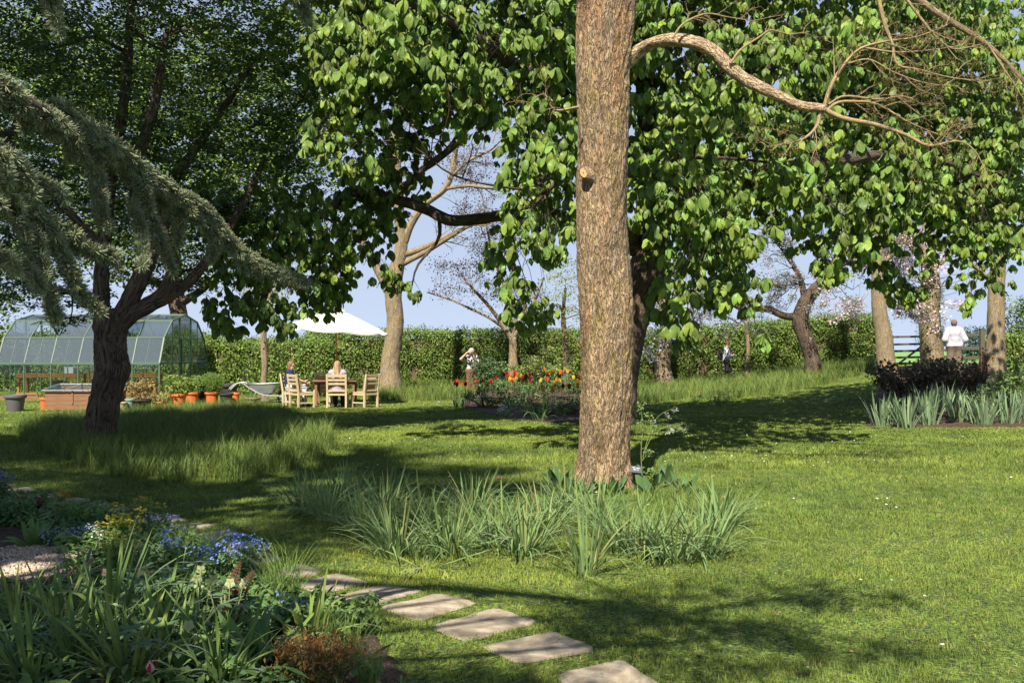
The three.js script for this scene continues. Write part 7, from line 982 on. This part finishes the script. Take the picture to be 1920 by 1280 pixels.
posy('forget_me_nots', 'largest patch of blue forget-me-nots behind the hellebores', 412, 1112, 34, 0.2, 0.36, tiny, blueM, lanceM[1], 1.2); posy('forget_me_nots', 'blue forget-me-nots nearest the stepping stones', 468, 1092, 20, 0.14, 0.3, tiny, blueM, lanceM[1], 1.1); posy('forget_me_nots', 'blue forget-me-nots above the palmate hellebore leaves', 330, 1078, 16, 0.14, 0.3, tiny, blueM, lanceM[1], 1.1); posy('forget_me_nots', 'pale blue forget-me-nots behind the fine grass', 300, 1030, 12, 0.16, 0.26, tiny, phloxM, lanceM[0], 1.1); posy('forget_me_nots', 'blue forget-me-nots low in front of the dense grass tuft', 545, 1180, 12, 0.16, 0.16, tiny, blueM, lanceM[1], 1);
posy('phlox', 'mauve-blue low flowers at the upper edge of the gravel', 108, 1028, 16, 0.16, 0.12, tiny, phloxM, lanceM[0], 1.2, 0.35); posy('phlox', 'mauve-blue low flowers right of the gravel top', 152, 1024, 16, 0.16, 0.12, tiny, phloxM, lanceM[0], 1.2, 0.35);
posy('euphorbia', 'bright yellow-green euphorbia heads in the middle of the bed', 232, 1036, 18, 0.17, 0.34, bract, limeF, lanceM[0], 1.4); posy('euphorbia', 'duller euphorbia heads behind the bright ones', 268, 1016, 16, 0.15, 0.34, bract, leafMat([0.3, 0.3, 0.03], 0.4, 0.1), lanceM[0], 1.3); posy('euphorbia', 'lower euphorbia heads in front of the bright ones', 226, 1084, 16, 0.16, 0.3, bract, leafMat([0.32, 0.34, 0.04], 0.4, 0.1), lanceM[0], 1.3);
posy('white_flowers', 'small white flowers left of the euphorbia', 185, 1036, 8, 0.14, 0.22, blossomGeo, whiteF, lanceM[0], 0.3); posy('bluebells', 'violet-blue flower spike at the left edge above the path', 6, 950, 10, 0.06, 0.36, tiny, leafMat([0.1, 0.08, 0.42], 0.3, 0), lanceM[1], 1.4); posy('heuchera', 'dark red leafy plant beside the far stepping stones', 52, 968, 12, 0.14, 0.16, bract, leafMat([0.14, 0.02, 0.02], 0.3, 0.2), leafMat([0.1, 0.025, 0.025], 0.3, 0.2), 1.6, 0.7); posy('wallflower', 'small orange-yellow flower near the far stepping stones', 120, 960, 4, 0.04, 0.2, bract, leafMat([0.5, 0.25, 0.03], 0.3, 0), lanceM[0], 1.2, 0.3);
posy('low_perennial', 'rounded green perennial above the bare soil', 640, 1186, 26, 0.2, 0.16, roundSprig, lanceM[0], lanceM[0], 0.6, 0.6); posy('low_perennial', 'green perennial below the dense grass tuft', 570, 1190, 26, 0.2, 0.16, roundSprig, lanceM[1], lanceM[0], 0.6, 0.6); posy('low_perennial', 'green leafy perennial above the lance-leaved clump', 150, 990, 24, 0.24, 0.2, roundSprig, lanceM[0], lanceM[0], 0.6, 0.6); posy('low_perennial', 'green leafy perennial left of the fine grass', 200, 1000, 24, 0.2, 0.2, roundSprig, lanceM[0], lanceM[1], 0.6, 0.6); posy('low_perennial', 'dark leafy perennial at the far left above the path edge', 20, 985, 24, 0.22, 0.22, roundSprig, lanceM[1], lanceM[1], 0.6, 0.6);
posy('rusty_fern', 'rusty brown and yellow ferny plant at the bottom of the bed', 598, 1292, 70, 0.2, 0.22, sprigGeo(16, 0.06, 0.03, 0.012, { flat: 0.8, tilt: 1.3 }), leafMat([0.26, 0.12, 0.025], 0.3, 0.1), leafMat([0.2, 0.15, 0.03], 0.3, 0.1), 1, 0.3);
{ // withered fern fronds and the tulip
  const g = thing('withered_fern', 'two withered brown fern fronds among the hellebores', 'fern', BG(432, 1188)), fr = (b, e, n) => { const st = new MB(); const c = [b, b.clone().lerp(e, 0.5).add(V(0, 0.05, 0)), e]; limb(st, c, [0.006, 0.002], 5, 0.04); const cv = curve(c); for (let k = 3; k < n; k++) { const t = k / n, p = cv.getPointAt(t), tg = cv.getTangentAt(t), L = 0.07 * Math.sin(Math.PI * (0.25 + 0.75 * t)) + 0.01; for (const s of [-1, 1]) { const d = tg.clone().multiplyScalar(0.45).add(V(s * tg.y, -s * tg.x * 0.6 - 0.2, s * 0.4)).normalize(), z = V(0, 0, 1).sub(d.clone().multiplyScalar(d.z)).normalize(); leafInto(st, new THREE.Matrix4().makeBasis(d.clone().cross(z), d, z).setPosition(p), L, 0.02, { rows: 2, arch: 0.8 }); } } part('frond', st.geo(), leafMat([0.11, 0.06, 0.03], 0.25, 0.1), g); };
  fr(V(0, 0, 0), V(0.16, 0.38, 0.05), 26); fr(V(-0.03, 0, 0.02), V(0.05, 0.42, -0.05), 24);
  const t = thing('striped_tulip', 'red-and-white striped tulip at the bottom edge of the bed', 'tulip', BG(283, 1330)); part('stem', tubeG([V(0, 0, 0), V(0.01, 0.08, 0), V(0, 0.16, 0)], 0.006), lanceM[0], t); for (let k = 0; k < 6; k++) { const p = part('petal', leafGeo(0.06, 0.042, { rows: 4, arch: -0.6, fold: -0.3, shape: lanceShape }), k % 2 ? leafMat([0.6, 0.03, 0.04], 0.3, 0.1) : leafMat([0.8, 0.6, 0.58], 0.3, 0.1), t); p.position.y = 0.16; p.quaternion.copy(qY(k * 1.047).multiply(qE(0.45, 0, 0))); }
}
{ // ground cover filling the bed
  const pts = scatter(bedPoly, 1500, (x, z) => { const px = 960 + x / -z * F, py = HOR + EYE * F / -z; if (Math.hypot((px - 20) / 110, (py - 1062) / 62) < 1) return false; if (px > 620 && py > 1165) return rnd() < 0.08; return fbm(x * 2, z * 2, 3, 2) > -0.3; }), g = new THREE.Group(); g.name = 'ground_cover'; g.userData = { kind: 'stuff', label: 'low green leaves covering the soil of the planted bed', category: 'ground cover' }; scene.add(g);
  const ms = pts.map(([x, z]) => mat4(V(x, rr(0.03, 0.11), z), qE(rr(-0.5, 0.5), rnd() * 6, rr(-0.5, 0.5)), rr(0.6, 1.1))); const h = ms.length >> 1; inst('leaves', roundSprig, lanceM[1], ms.slice(0, h), g, vary(0.35, 0.15)); inst('leaves', sprigGeo(9, 0.1, 0.13, 0.028, { flat: 0.5, tilt: 1.2, rows: 3, arch: 0.6 }), lanceM[0], ms.slice(h), g, vary(0.35, 0.15));
}
renderer.render(scene, camera);
